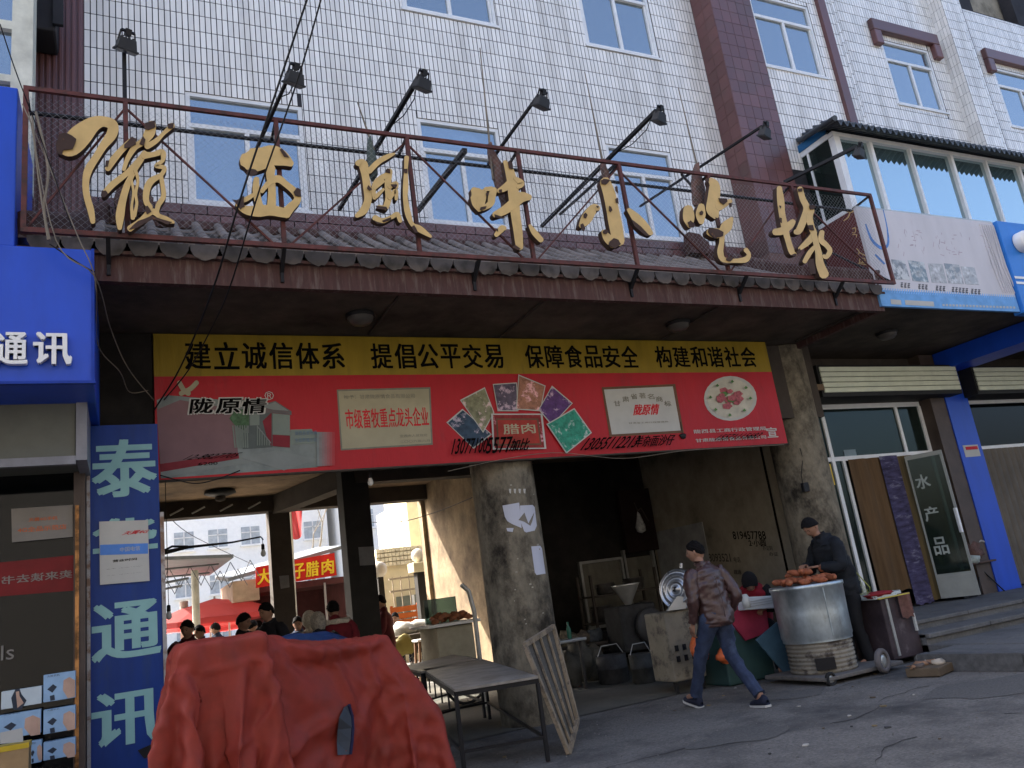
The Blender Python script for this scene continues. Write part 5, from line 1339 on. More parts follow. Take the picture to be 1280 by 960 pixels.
m = MB(); m.box((x+.061, YD+.02, ztr), (24, YD+.03, ztop)); m.build('pane', K['dglass'], S2)
scm = mat('strip_curtain', (.12, .1, .075), .6, var=.3, scale=1)
for i in range(16):
    q = MB(); xx = x+.08+i*.17; k = 5
    vs = [];
    for j in range(5):
        z = PL+.03+(ztr-.05-PL)*j/4
        for s_ in range(k+1): u = s_/k*2-1; vs.append((xx+u*.088, YD-.02-.02*(1-u*u)-.004*(i % 2), z))
    q.add(vs, [(j*(k+1)+s_, j*(k+1)+s_+1, (j+1)*(k+1)+s_+1, (j+1)*(k+1)+s_) for j in range(4) for s_ in range(k)], smooth=True); q.build('curtain_strip', scm, S2)
m = MB(); m.box((x+.02, YD-.06, PL), (x+.07, YD-.03, ztr)); m.build('brown_edge', mat('wood_edge', (.24, .16, .09), .6), S2)
# far right blue post by the edge
m = MB(); m.box((P(1270, 420, 8.2).x, 8.2, PL), (P(1270, 420, 8.2).x+.9, 8.6, 4.6)); 
# stool with odds and ends by the pillar
ST_ = thing('folding_stool', 'small black folding stool with tools and a cloth in front of the blue pillar', 'stool', PZ(1250, 738, PL))
c_ = PZ(1238, 742, PL); m = MB()
for a, b in (((-.25, 0), (.05, .1)), ((.3, -.05), (-.05, .1)), ((-.25, .25), (.05, .1)), ((.3, .25), (-.05, .12))):
    m = MB(); m.tube([c_+Vector((a[0], a[1], 0)), c_+Vector((b[0]*.5, b[1], .5))], .012, 6); m.build('leg', K['black'], ST_)
m = MB(); m.rbox(tuple(c_+Vector((-.3, -.05, .5))), tuple(c_+Vector((.32, .28, .53))), .01); m.build('top', mat('dark_wood', (.09, .06, .05), .7), ST_)
m = MB(); m.ball(c_+Vector((-.05, .1, .68)), .17, 12, sc=(1.1, .8, .9), jit=.9); m.build('bundle', mat('brown_rag', (.12, .07, .06), .9, var=.4, scale=20), ST_)
m = MB(); m.ball(c_+Vector((-.2, .0, .58)), .12, 10, sc=(1.3, .8, .6), jit=.6); m.build('plastic_bag', mat('pale_green_bag', (.33, .38, .36), .4, var=.2, scale=20), ST_)
m = MB(); m.tube([c_+Vector((.0, .1, .8)), c_+Vector((.2, .05, .86)), c_+Vector((.38, .05, .8))], .018, 8); m.build('spout', mat('grey_metal', (.35, .34, .33), .4), ST_)
for (dx, dz, h_, mm_, lab, cat) in ((-.62, 0, .22, 'b', 'dark box on the platform left of the stool', 'box'), (-.48, .0, .42, 'c', 'narrow upright crate with an orange rim beside the open door', 'crate')):
    q = c_+Vector((dx, .05, 0)); t = thing('crate', lab, cat, q)
    m = MB(); m.rbox((q.x-.1, q.y-.1, q.z), (q.x+.1, q.y+.12, q.z+h_), .01); m.build('body', K['black'], t)
    m = MB(); m.box((q.x-.11, q.y-.11, q.z+h_), (q.x+.11, q.y+.13, q.z+h_+.02)); m.build('rim', mat('orange_rim', (.4, .15, .04), .5) if mm_ == 'c' else K['galv'], t)

# ------------------------------------------------------------------ papers, graffiti and small things on columns and walls
def on_cyl(x, y, cx=4.32, cyy=9.22, r=.402):
    d = _r2*((x-640)/FOC)+_u2*(-(y-480)/FOC)+_fw
    a = d.x*d.x+d.y*d.y; b = -2*(d.x*cx+d.y*cyy); c = cx*cx+cyy*cyy-r*r
    D = max(0, b*b-4*a*c); t = (-b-math.sqrt(D))/(2*a); return Vector((d.x*t, d.y*t, EYE+d.z*t))
def cyl_patch(name, pl, m_, par, r=.402, lab=None, cx=4.32):
    "polygon wrapped on the round column: columns of quads between left and right outline"
    q = MB(); xs_ = [p[0] for p in pl]; n_ = 8; x0, x1 = min(xs_), max(xs_); vs = []
    def yr(x):
        ys = []
        for i in range(len(pl)):
            a, b = pl[i], pl[(i+1) % len(pl)]
            if (a[0]-x)*(b[0]-x) <= 0 and a[0] != b[0]: ys.append(a[1]+(b[1]-a[1])*(x-a[0])/(b[0]-a[0]))
        return min(ys), max(ys)
    for i in range(n_+1):
        x = x0+.05+(x1-x0-.1)*i/n_; a, b = yr(x)
        vs += [on_cyl(x, a, cx, r=r), on_cyl(x, b, cx, r=r)]
    q.add(vs, [(2*i, 2*i+1, 2*i+3, 2*i+2) for i in range(n_)]); return q.build(name, m_, par, lab)
pw = mat('white_paper', (.5, .52, .6), .7, var=.05)
cyl_patch('paper_notice', [(628, 632), (650, 628), (652, 660), (640, 655), (632, 650)], pw, cc, .4025, 'torn white notice')
cyl_patch('paper_notice', [(650, 632), (668, 631), (671, 657), (669, 663), (656, 666), (650, 650)], pw, cc, .4035)
cyl_patch('paper_notice', [(633, 660), (642, 660), (641, 665), (634, 664)], pw, cc, .4028)
cyl_patch('paper_notice', [(664, 683), (677, 682), (682, 717), (669, 719)], pw, cc, .403, 'narrow white notice lower on the column')
cyl_patch('stain', [(648, 650), (656, 640), (660, 655), (668, 640), (664, 658), (655, 652)], mat('paper_tear', (.2, .18, .15), .9), cc, .4045)
for i, x in enumerate((636, 642, 648, 654)): cyl_patch('white_mark', [(x, 611), (x+3, 611), (x+2.6, 617), (x+.8, 616)], PC['wht'], cc, .4025)
rr = random.Random(3)
for i in range(14):
    x = 622+rr.random()*48; y = 600+rr.random()*180; x += (y-600)*.13; s_ = rr.uniform(.8, 2.2); cyl_patch('paint_fleck', [(x, y), (x+s_*1.3, y-.5), (x+s_*1.5, y+s_*.7), (x+.3, y+s_)], mat('pale_fleck', (.33, .31, .25), .9), cc, .4022)
card(dA, [(448, 684), (467, 683), (468, 706), (450, 707)], 12.99, mat('dim_paper', (.2, .2, .2), .8), 'paper_notice')
card(dB, [(349, 720), (361, 719), (362, 734), (351, 736)], 15.79, mat('dim_paper', (.2, .2, .2), .8), 'paper_notice')
Xw = 9.815
def textX(par, s, x0, y0, x1, y1, m_, bold=.02, name='graffiti'):
    q = MB(); a = PX(x0, y1, Xw); b = PX(x1, y1, Xw); c = PX(x0, y0, Xw)
    text(q, s, a, b-a, (0, 0, c.z-a.z), bold); q.build(name, m_, par)
textX(sw, '819457788', 917, 664, 958, 674, ink, .03); textX(sw, '2·小圆', 937, 674, 958, 683, ink, .03)
gg2 = mat('faint_ink', (.07, .06, .05), .9)
textX(sw, '办证刻', 954, 682, 966, 688, gg2); textX(sw, '18093521', 884, 692, 914, 702, gg2); textX(sw, '电话', 918, 696, 926, 703, gg2); textX(sw, '办证', 962, 690, 973, 695, gg2); textX(sw, '疏通', 918, 712, 927, 718, gg2)
m = MB(); a = on_cyl(1000, 560, 9.37); b = on_cyl(1004, 608, 9.37); m.tube([a, a.lerp(b, .3)+Vector((.03, -.01, 0)), a.lerp(b, .7)+Vector((-.03, -.01, 0)), b], .006, 6); m.rbox(tuple(b+Vector((-.05, -.06, -.09))), tuple(b+Vector((.06, .0, .05))), .01); m.build('hanging_plug', K['black'], c2)

# bulbs
bulbm = mat('glass_bulb', (.55, .55, .52), .15, var=.02)
def bulb(x, y, Y, top, lab, s_=1.0):
    p = P(x, y, Y); t = thing('light_bulb', lab, 'bulb', p)
    m = MB(); m.tube([Vector((p.x, p.y, top)), p+Vector((0, 0, .1*s_))], .004, 5); m.build('flex', K['cable'], t)
    m = MB(); m.lathe([(.0, .11), (.02, .1), (.022, .04), (.018, .03)], p, 10); m.build('holder', K['black'], t)
    m = MB(); m.lathe([(.017, .035), (.022, .02), (.034, -.01), (.03, -.04), (.012, -.058), (0, -.06)], p, 12); m.build('glass', bulbm, t)
bulb(463, 601, 8.95, 3.45, 'bare bulb hanging under the red banner beside the dark column')
bulb(329, 690, 11.0, P(329, 672, 11.0).z, 'bare bulb hanging from the end of a thin arm in the left opening')
m = MB(); m.tube([P(200, 692, 11.0), P(235, 684, 11.0), P(290, 678, 11.0), P(326, 671, 11.0), P(329, 675, 11.0)], [.03, .018, .012, .01, .01], 6); m.tube([P(198, 692, 11), P(215, 683, 11), P(235, 683, 11)], .014, 6)
m.build('lamp_arm', K['black'], None, 'thin black pipe arm reaching from the left across the opening', 'pipe')
bulb(211, 768, 10.4, 3.85, 'bare bulb hanging low beside the vertical blue sign')
fanp = PZ(275, 614, 3.88)
t = thing('ceiling_fitting', 'dark round fitting on the tan passage ceiling at the left', 'lamp', fanp); m = MB(); m.lathe([(.25, .01), (.27, -.04), (.12, -.09), (0, -.1)], fanp, 18); m.build('dish', K['black'], t); m = MB(); m.lathe([(.09, -.09), (.08, -.16), (0, -.18)], fanp, 12); m.build('globe', K['beam'], t)
for i, (x, y) in enumerate(((220, 640), (247, 638), (282, 635), (317, 632))):
    p = P(x, y, 15.7); m = MB(); m.bar(p+Vector((-.1, 0, -.05)), p+Vector((.12, -.05, .05)), .06, .02); m.build('beam_bracket', K['galv'], B)
hp = PX(800, 655, 9.0)
t = thing('hanging_bag', 'crumpled shiny plastic bag hanging from a cord in the dark room', 'bag', hp)
m = MB(); m.lathe([(.0, .25), (.03, .2), (.06, .1), (.1, -.05), (.09, -.14), (0, -.18)], hp, 10); m.v = [(p[0]+.02*noise.noise(Vector(p)*9), p[1]+.02*noise.noise(Vector(p)*7), p[2]) for p in m.v]; m.build('bag', mat('shiny_plastic', (.45, .44, .42), .25, var=.4, scale=14), t)
m = MB(); m.tube([hp+Vector((.35, .2, .05)), hp+Vector((.15, .1, .32)), hp+Vector((0, 0, .25)), hp+Vector((-.05, 0, .42))], .012, 6); m.build('hook_stick', K['beam'], t)
m = MB(); xa_ = P(775, 640, 13.9); m.box((xa_.x, 13.85, 1.95), (xa_.x+.75, 13.95, 3.2)); m.build('hanging_cloth', mat('dark_red_cloth', (.022, .012, .011), .9), None, 'dark red cloth hanging on the sooty back wall above the window', 'cloth')

# ------------------------------------------------------------------ folding tables and metal grille
ttop = mat('worn_table_top', (.25, .23, .2), .5, col2=(.14, .125, .105), lo=.45, hi=.65, scale2=4, var=.15, scale=9)
TH = .7
def table(c4, lab, legs=(0, 1, 2, 3), slats=True):
    pts = [Vector((p[0], p[1], TH)) for p in c4]; c = sum(pts, Vector())/4
    t = thing('folding_table', lab, 'table', (c.x, c.y, 0), 'low steel framed tables by the column')
    m = MB(); m.prism(pts, (0, 0, .022)); m.build('top', ttop, t)
    m = MB()
    for i in range(4):
        a, b = pts[i], pts[(i+1) % 4]; i_ = (c-a).normalized()*.03; j_ = (c-b).normalized()*.03
        m.bar(a+i_-Vector((0, 0, .022)), b+j_-Vector((0, 0, .022)), .03, .04)
        m.bar(a+i_-Vector((0, 0, .5)), b+j_-Vector((0, 0, .5)), .025, .025)
    m.build('frame', K['black'], t)
    for i in legs:
        a = pts[i]+(c-pts[i]).normalized()*.03; m = MB(); m.bar(a-Vector((0, 0, .042)), Vector((a.x, a.y, 0)), .032); m.build('leg', K['black'], t)
    a, b = pts[0], pts[3]
    n_ = 5
    for k in range(1, n_):
        q = a.lerp(b, k/n_)+(c-a).normalized()*.03; m = MB(); m.bar(q-Vector((0, 0, .042)), q-Vector((0, 0, .21)), .014); m.build('guard_bar', K['black'], t)
    return t
tA = PZ(570, 864, TH), PZ(672, 846, TH), PZ(603, 825, TH), PZ(533, 843, TH)
table([PZ(569, 865, TH), PZ(673, 848, TH), PZ(604, 826, TH), PZ(529, 839, TH)], 'near low table with a worn pale top, in front of the round column')
table([PZ(527, 842, TH), PZ(600, 825.5, TH), PZ(566, 820, TH), PZ(499, 836, TH)], 'farther low table half hidden behind the red tarpaulin')
gm = mat('weathered_wood', (.25, .2, .14), .8, col2=(.12, .1, .08), lo=.5, hi=.6, scale2=10)
g4 = [P(656, 806, 7.3), P(692, 783, 7.75), Vector((3.9, 7.4, .12)), Vector((3.62, 7.02, .0))]
g4[2] = P(722, 900, 7.45); g4[3] = PZ(711, 942, .0)
GR = thing('wooden_grille', 'old wooden barred grille leaning beside the column at the edge of the tables', 'grille', g4[3])
for a, b, nm in ((0, 1, 'top_rail'), (1, 2, 'side_rail'), (2, 3, 'bottom_rail'), (3, 0, 'side_rail')):
    m = MB(); m.bar(g4[a], g4[b], .045, .035, up=(1, -1, 0)); m.build(nm, gm, GR)
for k in (1, 2, 3): m = MB(); m.bar(g4[0].lerp(g4[1], k/4), g4[3].lerp(g4[2], k/4), .022, .02, up=(1, -1, 0)); m.build('bar', gm, GR)
m = MB(); dd_ = Vector((-.012, .012, 0)); m.add([p+dd_ for p in g4], [(0, 1, 2, 3)]); m.add([p+dd_*1.5 for p in g4], [(3, 2, 1, 0)]); m.build('mesh_backing', mat('grille_back', (.09, .085, .075), .8, var=.3, scale=60), GR)

# ------------------------------------------------------------------ oven barrel, cart and what stands round it
OC = PZ(1024, 838, 0); OC = Vector((7.57, 7.82, -.035))
OV = thing('roasting_barrel', 'galvanised sweet potato roasting barrel on a low brick and ring base', 'oven', OC)
zr1 = P(1000, 795, 8.15).z; ztb = P(1005, 735, 8.15).z-.02
gal = mat('galvanised_sheet', (.46, .52, .54), .42, metal=.75, var=.28, scale=5, col2=(.22, .2, .16), lo=.62, hi=.8, scale2=3, rv=.15, stretch=(1, 1, .6))
rb = .42
m = MB(); m.lathe([(rb*.97, .47), (rb*.97, .5), (rb, .53), (rb*1.01, .8), (rb*1.02, 1.08), (rb*1.05, 1.09), (rb*1.05, 1.13), (rb*.98, 1.135), (rb*.95, 1.1), (0, 1.09)], OC, 36); m.v = [(p[0]+.006*noise.noise(Vector(p)*5), p[1]+.006*noise.noise(Vector(p)*4), p[2]) for p in m.v]; m.build('drum', gal, OV)
m = MB(); m.tube([OC+Vector((rb*1.012*math.cos(-1.9), rb*1.012*math.sin(-1.9), .53)), OC+Vector((rb*1.025*math.cos(-1.9), rb*1.025*math.sin(-1.9), 1.08))], .008, 5); m.build('seam', gal, OV)
brk = mat('clay_grate', (.24, .22, .18), .85, col2=(.06, .05, .045), lo=.5, hi=.62, scale2=6)
m = MB(); prof = [(rb*.9, .12)]
for i in range(7): prof += [(rb*.93, .13+i*.048), (rb*.93, .155+i*.048), (rb*.88, .16+i*.048)]
prof += [(rb*.93, .47), (0, .47)]; m.lathe(prof, OC, 32); m.build('ringed_base', brk, OV)
a = math.radians(-130); d = Vector((math.cos(a), math.sin(a), 0)); sd_ = Vector((-d.y, d.x, 0)); p = OC+d*rb*.84
m = MB(); m.prism([p-sd_*.11+Vector((0, 0, .17)), p+sd_*.11+Vector((0, 0, .17)), p+sd_*.11+Vector((0, 0, .3)), p-sd_*.11+Vector((0, 0, .3))], d*.08); m.build('fire_door', K['black'], OV)
CT = thing('hand_cart', 'low grimy flat cart with small wheels under the roasting barrel', 'cart', OC+Vector((0, 0, 0)))
m = MB(); m.rbox((OC.x-.5, OC.y-.52, .04), (OC.x+.75, OC.y+.5, .085), .01); m.build('deck', mat('grimy_board', (.14, .13, .12), .8, bump=.3, scale=20), CT)
def wheel(par, c, r, ax, w_=.05, nm='wheel', sp=False, tm=None):
    rot = Vector((0, 0, 1)).rotation_difference(Vector(ax)).to_matrix()
    m = MB()
    if sp:
        n_ = 28; m.tube([c+rot @ Vector((r*math.cos(2*math.pi*i/n_), r*math.sin(2*math.pi*i/n_), 0)) for i in range(n_+1)], .022, 8, cap=False)
    else: m.lathe([(r*.6, -w_/2), (r*.92, -w_/2), (r, -w_*.25), (r, w_*.25), (r*.92, w_/2), (r*.6, w_/2), (r*.6, -w_/2)], c, 24, rot=rot)
    wo = m.build(nm, tm or mat('rubber', (.02, .02, .02), .8), par)
    m = MB()
    if sp:
        for i in range(12):
            a = 2*math.pi*i/12; m.tube([c, c+rot @ Vector((r*math.cos(a), r*math.sin(a), 0))], .003, 3, cap=False)
        m.lathe([(0, -.04), (.03, -.04), (.03, .04), (0, .04)], c, 8, rot=rot)
    else: m.lathe([(0, -w_*.3), (r*.25, -w_*.35), (r*.59, -w_*.2), (r*.59, w_*.2), (r*.25, w_*.35), (0, w_*.3)], c, 16, rot=rot)
    m.build('hub', K['galv'], wo); return wo
wheel(CT, Vector((OC.x+.36, OC.y-.57, .14)), .14, (.25, -1, 0), .06, tm=mat('grey_rubber', (.12, .11, .11), .8))
wheel(CT, Vector((OC.x-.42, OC.y-.5, .06)), .08, (.1, -1, 0), .04); wheel(CT, Vector((OC.x+.62, OC.y+.42, .08)), .08, (.1, -1, 0), .04)
swp = mat('sweet_potato_skin', (.33, .105, .05), .75, var=.35, scale=18, col2=(.45, .24, .1), lo=.6, hi=.7, scale2=12)
rr = random.Random(11); sp_pl = []
for k, (rad, n_, zz) in enumerate(((.33, 13, 1.17), (.2, 8, 1.18), (.07, 3, 1.19), (.25, 7, 1.27), (.1, 3, 1.28))):
    for i in range(n_):
        a = 2*math.pi*i/n_+rr.random()*.3
        if k == 3 and not (-.6 < math.sin(a-.3) and math.cos(a) > -.9): continue
        q = OC+Vector((rad*math.cos(a), rad*math.sin(a), zz+rr.uniform(-.01, .02)))
        if k == 3: q += Vector((.08, 0, 0))
        sp_pl.append((q, rr.uniform(0, 3.1)))
for i, (q, a) in enumerate(sp_pl):
    m = MB(); R3 = Matrix.Rotation(a, 3, 'Z') @ Matrix.Rotation(rr.uniform(-.3, .3), 3, 'Y')
    L2 = rr.uniform(.068, .095); pts = [Vector((t*L2, .012*math.sin(t*2+i), 0)) for t in (-1, -.8, -.4, .1, .5, .85, 1)]
    m.tube([R3 @ p+q for p in pts], [.006, .022, .038, .042, .034, .018, .005], 9); o = m.build('sweet_potato', swp, None, 'roasted sweet potato in the ring along the rim of the galvanised barrel' if i < 13 else 'roasted sweet potato inside the heap in the middle of the galvanised barrel' if i < 24 else 'roasted sweet potato on the upper layer of the heap over the barrel', 'sweet potato', 'sweet potatoes heaped on the barrel')
# black cabinet with tray, right of the seller
cbx = PZ(1125, 832, 0); 
CB = thing('low_cabinet', 'worn dark cabinet with a hanging brown cloth right of the sweet potato seller', 'cabinet', (8.6, 7.8, 0))
cR = Matrix.Rotation(math.radians(0), 3, 'Z')
m = MB(); m.rbox((8.44, 7.53, .06), (8.97, 8.1, .79), .012); m.build('body', mat('dark_lacquer', (.055, .04, .045), .5, var=.4, scale=3, col2=(.13, .11, .11), lo=.6, hi=.7, scale2=3), CB)
m = MB(); m.box((8.46, 7.55, .0), (8.51, 7.6, .06)); m.box((8.82, 7.52, 0), (8.86, 7.57, .06)); m.box((8.52, 7.518, .1), (8.56, 7.532, .78)); m.build('edge', K['galv'], CB)
dr = drape('brown_cloth', 8.7, 8.92, .52, .82, 7.48, mat('brown_rag2', (.15, .075, .06), .9, var=.3, scale=12), CB, .012, 3)
m = MB(); m.box((8.88, 7.47, .35), (8.91, 7.495, .56)); m.build('white_rag', PC['wht'], CB)
TR = thing('tray', 'white patterned tray with a red cloth on the dark cabinet', 'tray', (8.4, 7.6, .79))
m = MB(); m.box((8.35, 7.52, .792), (8.8, 8.05, .8)); m.box((8.33, 7.52, .8), (8.35, 8.05, .86)); m.box((8.8, 7.52, .8), (8.82, 8.05, .86)); m.box((8.35, 8.03, .8), (8.8, 8.05, .86)); m.box((8.35, 7.5, .8), (8.8, 7.52, .85)); m.build('dish', mat('tray_enamel', (.5, .55, .55), .4, col2=(.1, .25, .45), lo=.57, hi=.6, scale2=25), TR)
m = MB(); m.ball((8.5, 7.6, .84), .16, 12, sc=(1.4, .8, .25), jit=.5); m.build('red_cloth', mat('dark_red_rag', (.25, .02, .025), .85, var=.3, scale=20), TR)
m = MB(); m.bar((8.33, 7.46, .80), (8.85, 7.43, .81), .03, .012); m.build('yellow_edge', mat('yellow_strip2', (.5, .42, .08), .6), TR)
# wire basket behind
WB = thing('wire_basket', 'yellow green wire basket standing behind the cabinet by the shop door', 'basket', (8.75, 8.1, .5))
m = MB()
for i in range(7):
    a = Vector((8.6+i*.03, 8.0, 1.2-i*.05)); m.tube([a, a+Vector((.1, .02, -.36+i*.02))], .004, 4)
m.tube([(8.6, 8, 1.2), (8.86, 8.02, .92), (8.84, 8.04, .72), (8.66, 8.02, .86), (8.6, 8, 1.2)], .008, 5); m.build('wires', mat('yellow_wire', (.35, .38, .1), .5), WB)
DB = thing('scrap_box', 'flattened box of scraps and brown paper lying on the ground before the kerb', 'box', PZ(1165, 845, 0))
c_ = PZ(1162, 842, 0); m = MB(); m.rbox((c_.x-.22, c_.y-.2, 0), (c_.x+.22, c_.y+.16, .09), .01, rot=Matrix.Rotation(.3, 3, 'Z')); m.build('carton', mat('dark_cardboard', (.12, .09, .06), .9), DB)
for i in range(7): m = MB(); m.ball(c_+Vector((rr.uniform(-.18, .18), rr.uniform(-.15, .12), .1)), rr.uniform(.04, .07), 8, sc=(1.3, 1, .5), jit=.9); m.build('scrap', mat('scrap_%d' % (i % 3), [(.3, .17, .1), (.42, .36, .28), (.1, .08, .07)][i % 3], .8), DB)

# ------------------------------------------------------------------ steamer, sheet-metal stove, table and cartons beside the walking man
lc = P(848, 737, 8.9)
LD = thing('steamer_lid', 'big shiny aluminium steamer lid propped up beside the walking man', 'lid', lc)
ax = (Vector((0, 0, EYE))-lc); ax = Vector((-.86, -.5, .12)).normalized(); rot = Vector((0, 0, 1)).rotation_difference(ax).to_matrix()
alm = mat('polished_aluminium', (.42, .43, .45), .3, metal=.9, var=.12, scale=8, rv=.1)
m = MB(); rL = .26; m.lathe([(0, .1), (rL*.14, .1), (rL*.17, .07), (rL*.34, .062), (rL*.36, .085), (rL*.44, .082), (rL*.46, .05), (rL*.6, .045), (rL*.62, .062), (rL*.72, .06), (rL*.74, .025), (rL*.93, .02), (rL*.95, .035), (rL*.99, .03), (rL, .015), (rL, -.12), (rL*1.03, -.125)], lc, 36, rot=rot); m.build('dome', alm, LD)
m = MB(); m.tube([lc+rot @ Vector((rL*.1, 0, .085)), lc+rot @ Vector((rL*.1, 0, .13)), lc+rot @ Vector((-rL*.1, 0, .13)), lc+rot @ Vector((-rL*.1, 0, .085))], .01, 6); m.build('handle', K['black'], LD)
m = MB(); m.tube([lc+Vector((.1, 0, rL)), lc+Vector((.12, 0, rL+.06))], .02, 8); m.build('knob', K['galv'], LD)
sa_ = P(826, 762, 8.9); sb_ = P(866, 830, 8.9)
SV = thing('sheet_metal_stove', 'grimy sheet metal stove under the aluminium lid', 'stove', (6.35, 8.95, 0))
stv = mat('grimy_sheet', (.2, .18, .14), .6, metal=.3, col2=(.05, .045, .04), lo=.5, hi=.65, scale2=5)
m = MB(); m.rbox((6.12, 8.85, .14), (6.62, 9.3, .98), .02); m.build('body', stv, SV)
m = MB()
for i in range(3):
    for j in range(2):
        x = 6.2+i*.12; z = .5-j*.13; m.box((x, 8.838, z), (x+.05, 8.852, z+.07))
m.build('vent', K['black'], SV)
for x in (6.15, 6.55): m = MB(); m.box((x, 8.9, 0), (x+.04, 8.94, .139)); m.build('leg', K['black'], SV)
m = MB(); m.prism([(6.15, 8.8, 1.0), (6.5, 8.8, .99), (6.5, 8.8, 1.12), (6.35, 8.8, 1.16)], (0, .03, 0)); m.build('splash_plate', K['galv'], SV)
m = MB(); m.ball((6.55, 9.0, 1.04), .1, 10, sc=(1.2, 1, .5), jit=.4); m.build('ladle_pot', K['galv'], SV)
# vendor table: cloth covered, red and green, with the white carton
VT = thing('vendor_table', 'low vendor table covered in dull red and dark green sheets behind the walking man', 'table', (7.1, 8.9, 0))
m = MB(); m.rbox((6.75, 8.6, .0), (7.5, 9.1, .7), .02); m.build('body', mat('dark_green_sheet', (.03, .065, .06), .6), VT)
m = MB(); m.prism([(6.8, 8.56, .93), (7.55, 8.56, .98), (7.5, 8.56, .55), (7.1, 8.56, .5)], (0, .03, 0)); m.build('red_cover', mat('dull_red_sheet', (.3, .03, .06), .6), VT)
m = MB(); m.rbox((6.85, 8.62, .72), (7.5, 9.1, .93), .02); m.build('upper_box', mat('dull_red_sheet', (.3, .03, .06), .6), VT)
m = MB(); m.prism([P(995, 758, 8.3), P(945, 800, 8.3), P(985, 846, 8.3), P(1002, 838, 8.3), P(1003, 800, 8.3)], (0, .02, 0)); m.build('blue_board', None or mat('blue_grey_board', (.06, .12, .17), .55), None, 'blue grey board leaning between the table and the barrel', 'board')
for (x0, y0, x1, y1, mm_, lab) in ((868, 790, 880, 832, 'o', 'orange plastic bag hanging left of the walking man'), (898, 808, 916, 832, 'o', 'orange plastic bag between the legs of the walking man')):
    a = P(x0, y1, 8.6); b = P(x1, y0, 8.6); m = MB(); m.ball(((a.x+b.x)/2, 8.6, (a.z+b.z)/2), .5, 12, sc=(abs(b.x-a.x), .16, abs(b.z-a.z)), jit=.35); m.build('plastic_bag', mat('orange_plastic', (.6, .13, .04), .4, var=.25, scale=15), None, lab, 'bag')
wc = P(955, 757, 8.45)
WC = thing('white_carton', 'white polystyrene carton on the vendor table behind the walking man', 'box', wc)
a = P(931, 765, 8.45); b = P(969, 742, 8.45)
m = MB(); m.rbox((a.x, 8.45, b.z-.16), (b.x, 8.7, b.z+.0), .01, rot=Matrix.Rotation(.08, 3, 'Y')); m.build('body', mat('white_foam', (.6, .62, .62), .6, var=.04), WC)
m = MB(); 
for i in range(3): m.box((a.x+.06, 8.443, b.z-.05-i*.03), (b.x-.08, 8.449, b.z-.044-i*.03))
m.build('print', K['galv'], WC)
m = MB(); p = P(932, 750, 8.35); m.lathe([(0, -.1), (.05, -.1), (.055, .02), (.03, .07), (.0, .075)], p, 12); m.build('white_jar', mat('jar_white', (.5, .52, .5), .4), None, 'small white jar standing left of the white carton', 'jar')

# clutter in the dark room
clut = [((722, 770), 11.5, (.5, .4, .5), (.08, .075, .06), 'pale sacks slumped against the dark back of the room', 'sack'), ((760, 800), 11, (.45, .4, .4), (.05, .05, .05), 'dark drum on the floor of the dark room', 'drum'), ((790, 770), 11.5, (.6, .5, .7), (.035, .035, .035), 'dark motor housing left of the sheet metal stove', 'machine'), ((705, 800), 11, (.3, .3, .7), (.05, .045, .04), 'stool like stand in the dark left of the room', 'stand'), ((800, 815), 10.4, (.35, .35, .4), (.06, .06, .055), 'dusty bucket left of the sheet metal stove', 'bucket')]
for (px_, Yc, sz_, col, lab, cat) in clut:
    c = P(px_[0], px_[1], Yc); mm_ = mat('clutter_'+cat, col, .7, var=.4, scale=6)
    t = thing(cat, lab, cat, (c.x, Yc, 0))
    if cat in ('drum', 'bucket'): m = MB(); r_ = sz_[0]/2; m.lathe([(r_*.9, 0), (r_, .02), (r_, sz_[2]*.5), (r_*1.04, sz_[2]*.52), (r_, sz_[2]*.54), (r_*1.02, sz_[2]), (r_*.94, sz_[2]), (r_*.9, sz_[2]-.05), (0, sz_[2]-.05)], (c.x, Yc, 0), 20); m.build('body', mm_, t); m = MB(); m.tube([(c.x-r_, Yc, sz_[2]), (c.x-r_*.6, Yc, sz_[2]+.14), (c.x+r_*.6, Yc, sz_[2]+.14), (c.x+r_, Yc, sz_[2])], .008, 5); m.build('handle', K['galv'], t)
    elif cat == 'sack':
        for k in range(3): m = MB(); m.ball((c.x-.25+k*.25, Yc+.1*k, .25+.12*(k == 1)), .28, 14, sc=(.8, .7, 1.0), jit=.5); m.build('sack_bag', mm_, t)
    elif cat == 'stand':
        m = MB(); m.rbox((c.x-.3, Yc-.15, .68), (c.x+.3, Yc+.2, .72), .01); m.build('top', K['galv'], t)
        for dx in (-.25, .25): m = MB(); m.bar((c.x+dx, Yc, 0), (c.x+dx, Yc, .68), .04); m.build('leg', mm_, t)
        m = MB(); m.lathe([(.03, 0), (.035, .02), (.035, .14), (.015, .19), (.015, .24), (0, .24)], (c.x+.1, Yc, .722), 10); m.build('bottle', mat('green_bottle', (.03, .12, .08), .2), None, 'green bottle on the stand in the dark room', 'bottle')
    else:
        m = MB(); m.rbox((c.x-.35, Yc-.2, .35), (c.x+.35, Yc+.3, 1.05), .04); m.build('housing', mm_, t)
        m = MB(); m.lathe([(.12, -.05), (.26, -.05), (.28, 0), (.26, .05), (.12, .05)], (c.x+.15, Yc-.26, .7), 24, rot=Matrix.Rotation(math.radians(90), 3, 'X')); m.build('belt_wheel', mat('machine_wheel', (.05, .05, .05), .5), t)
        for dx in (-.28, .28): m = MB(); m.bar((c.x+dx, Yc, 0), (c.x+dx, Yc, .36), .06); m.build('leg', mm_, t)
        m = MB(); m.lathe([(.05, 1.05), (.22, 1.35), (.24, 1.38), (.2, 1.36), (.0, 1.1)], (c.x, Yc+.05, 0), 18); m.build('hopper', K['galv'], t)

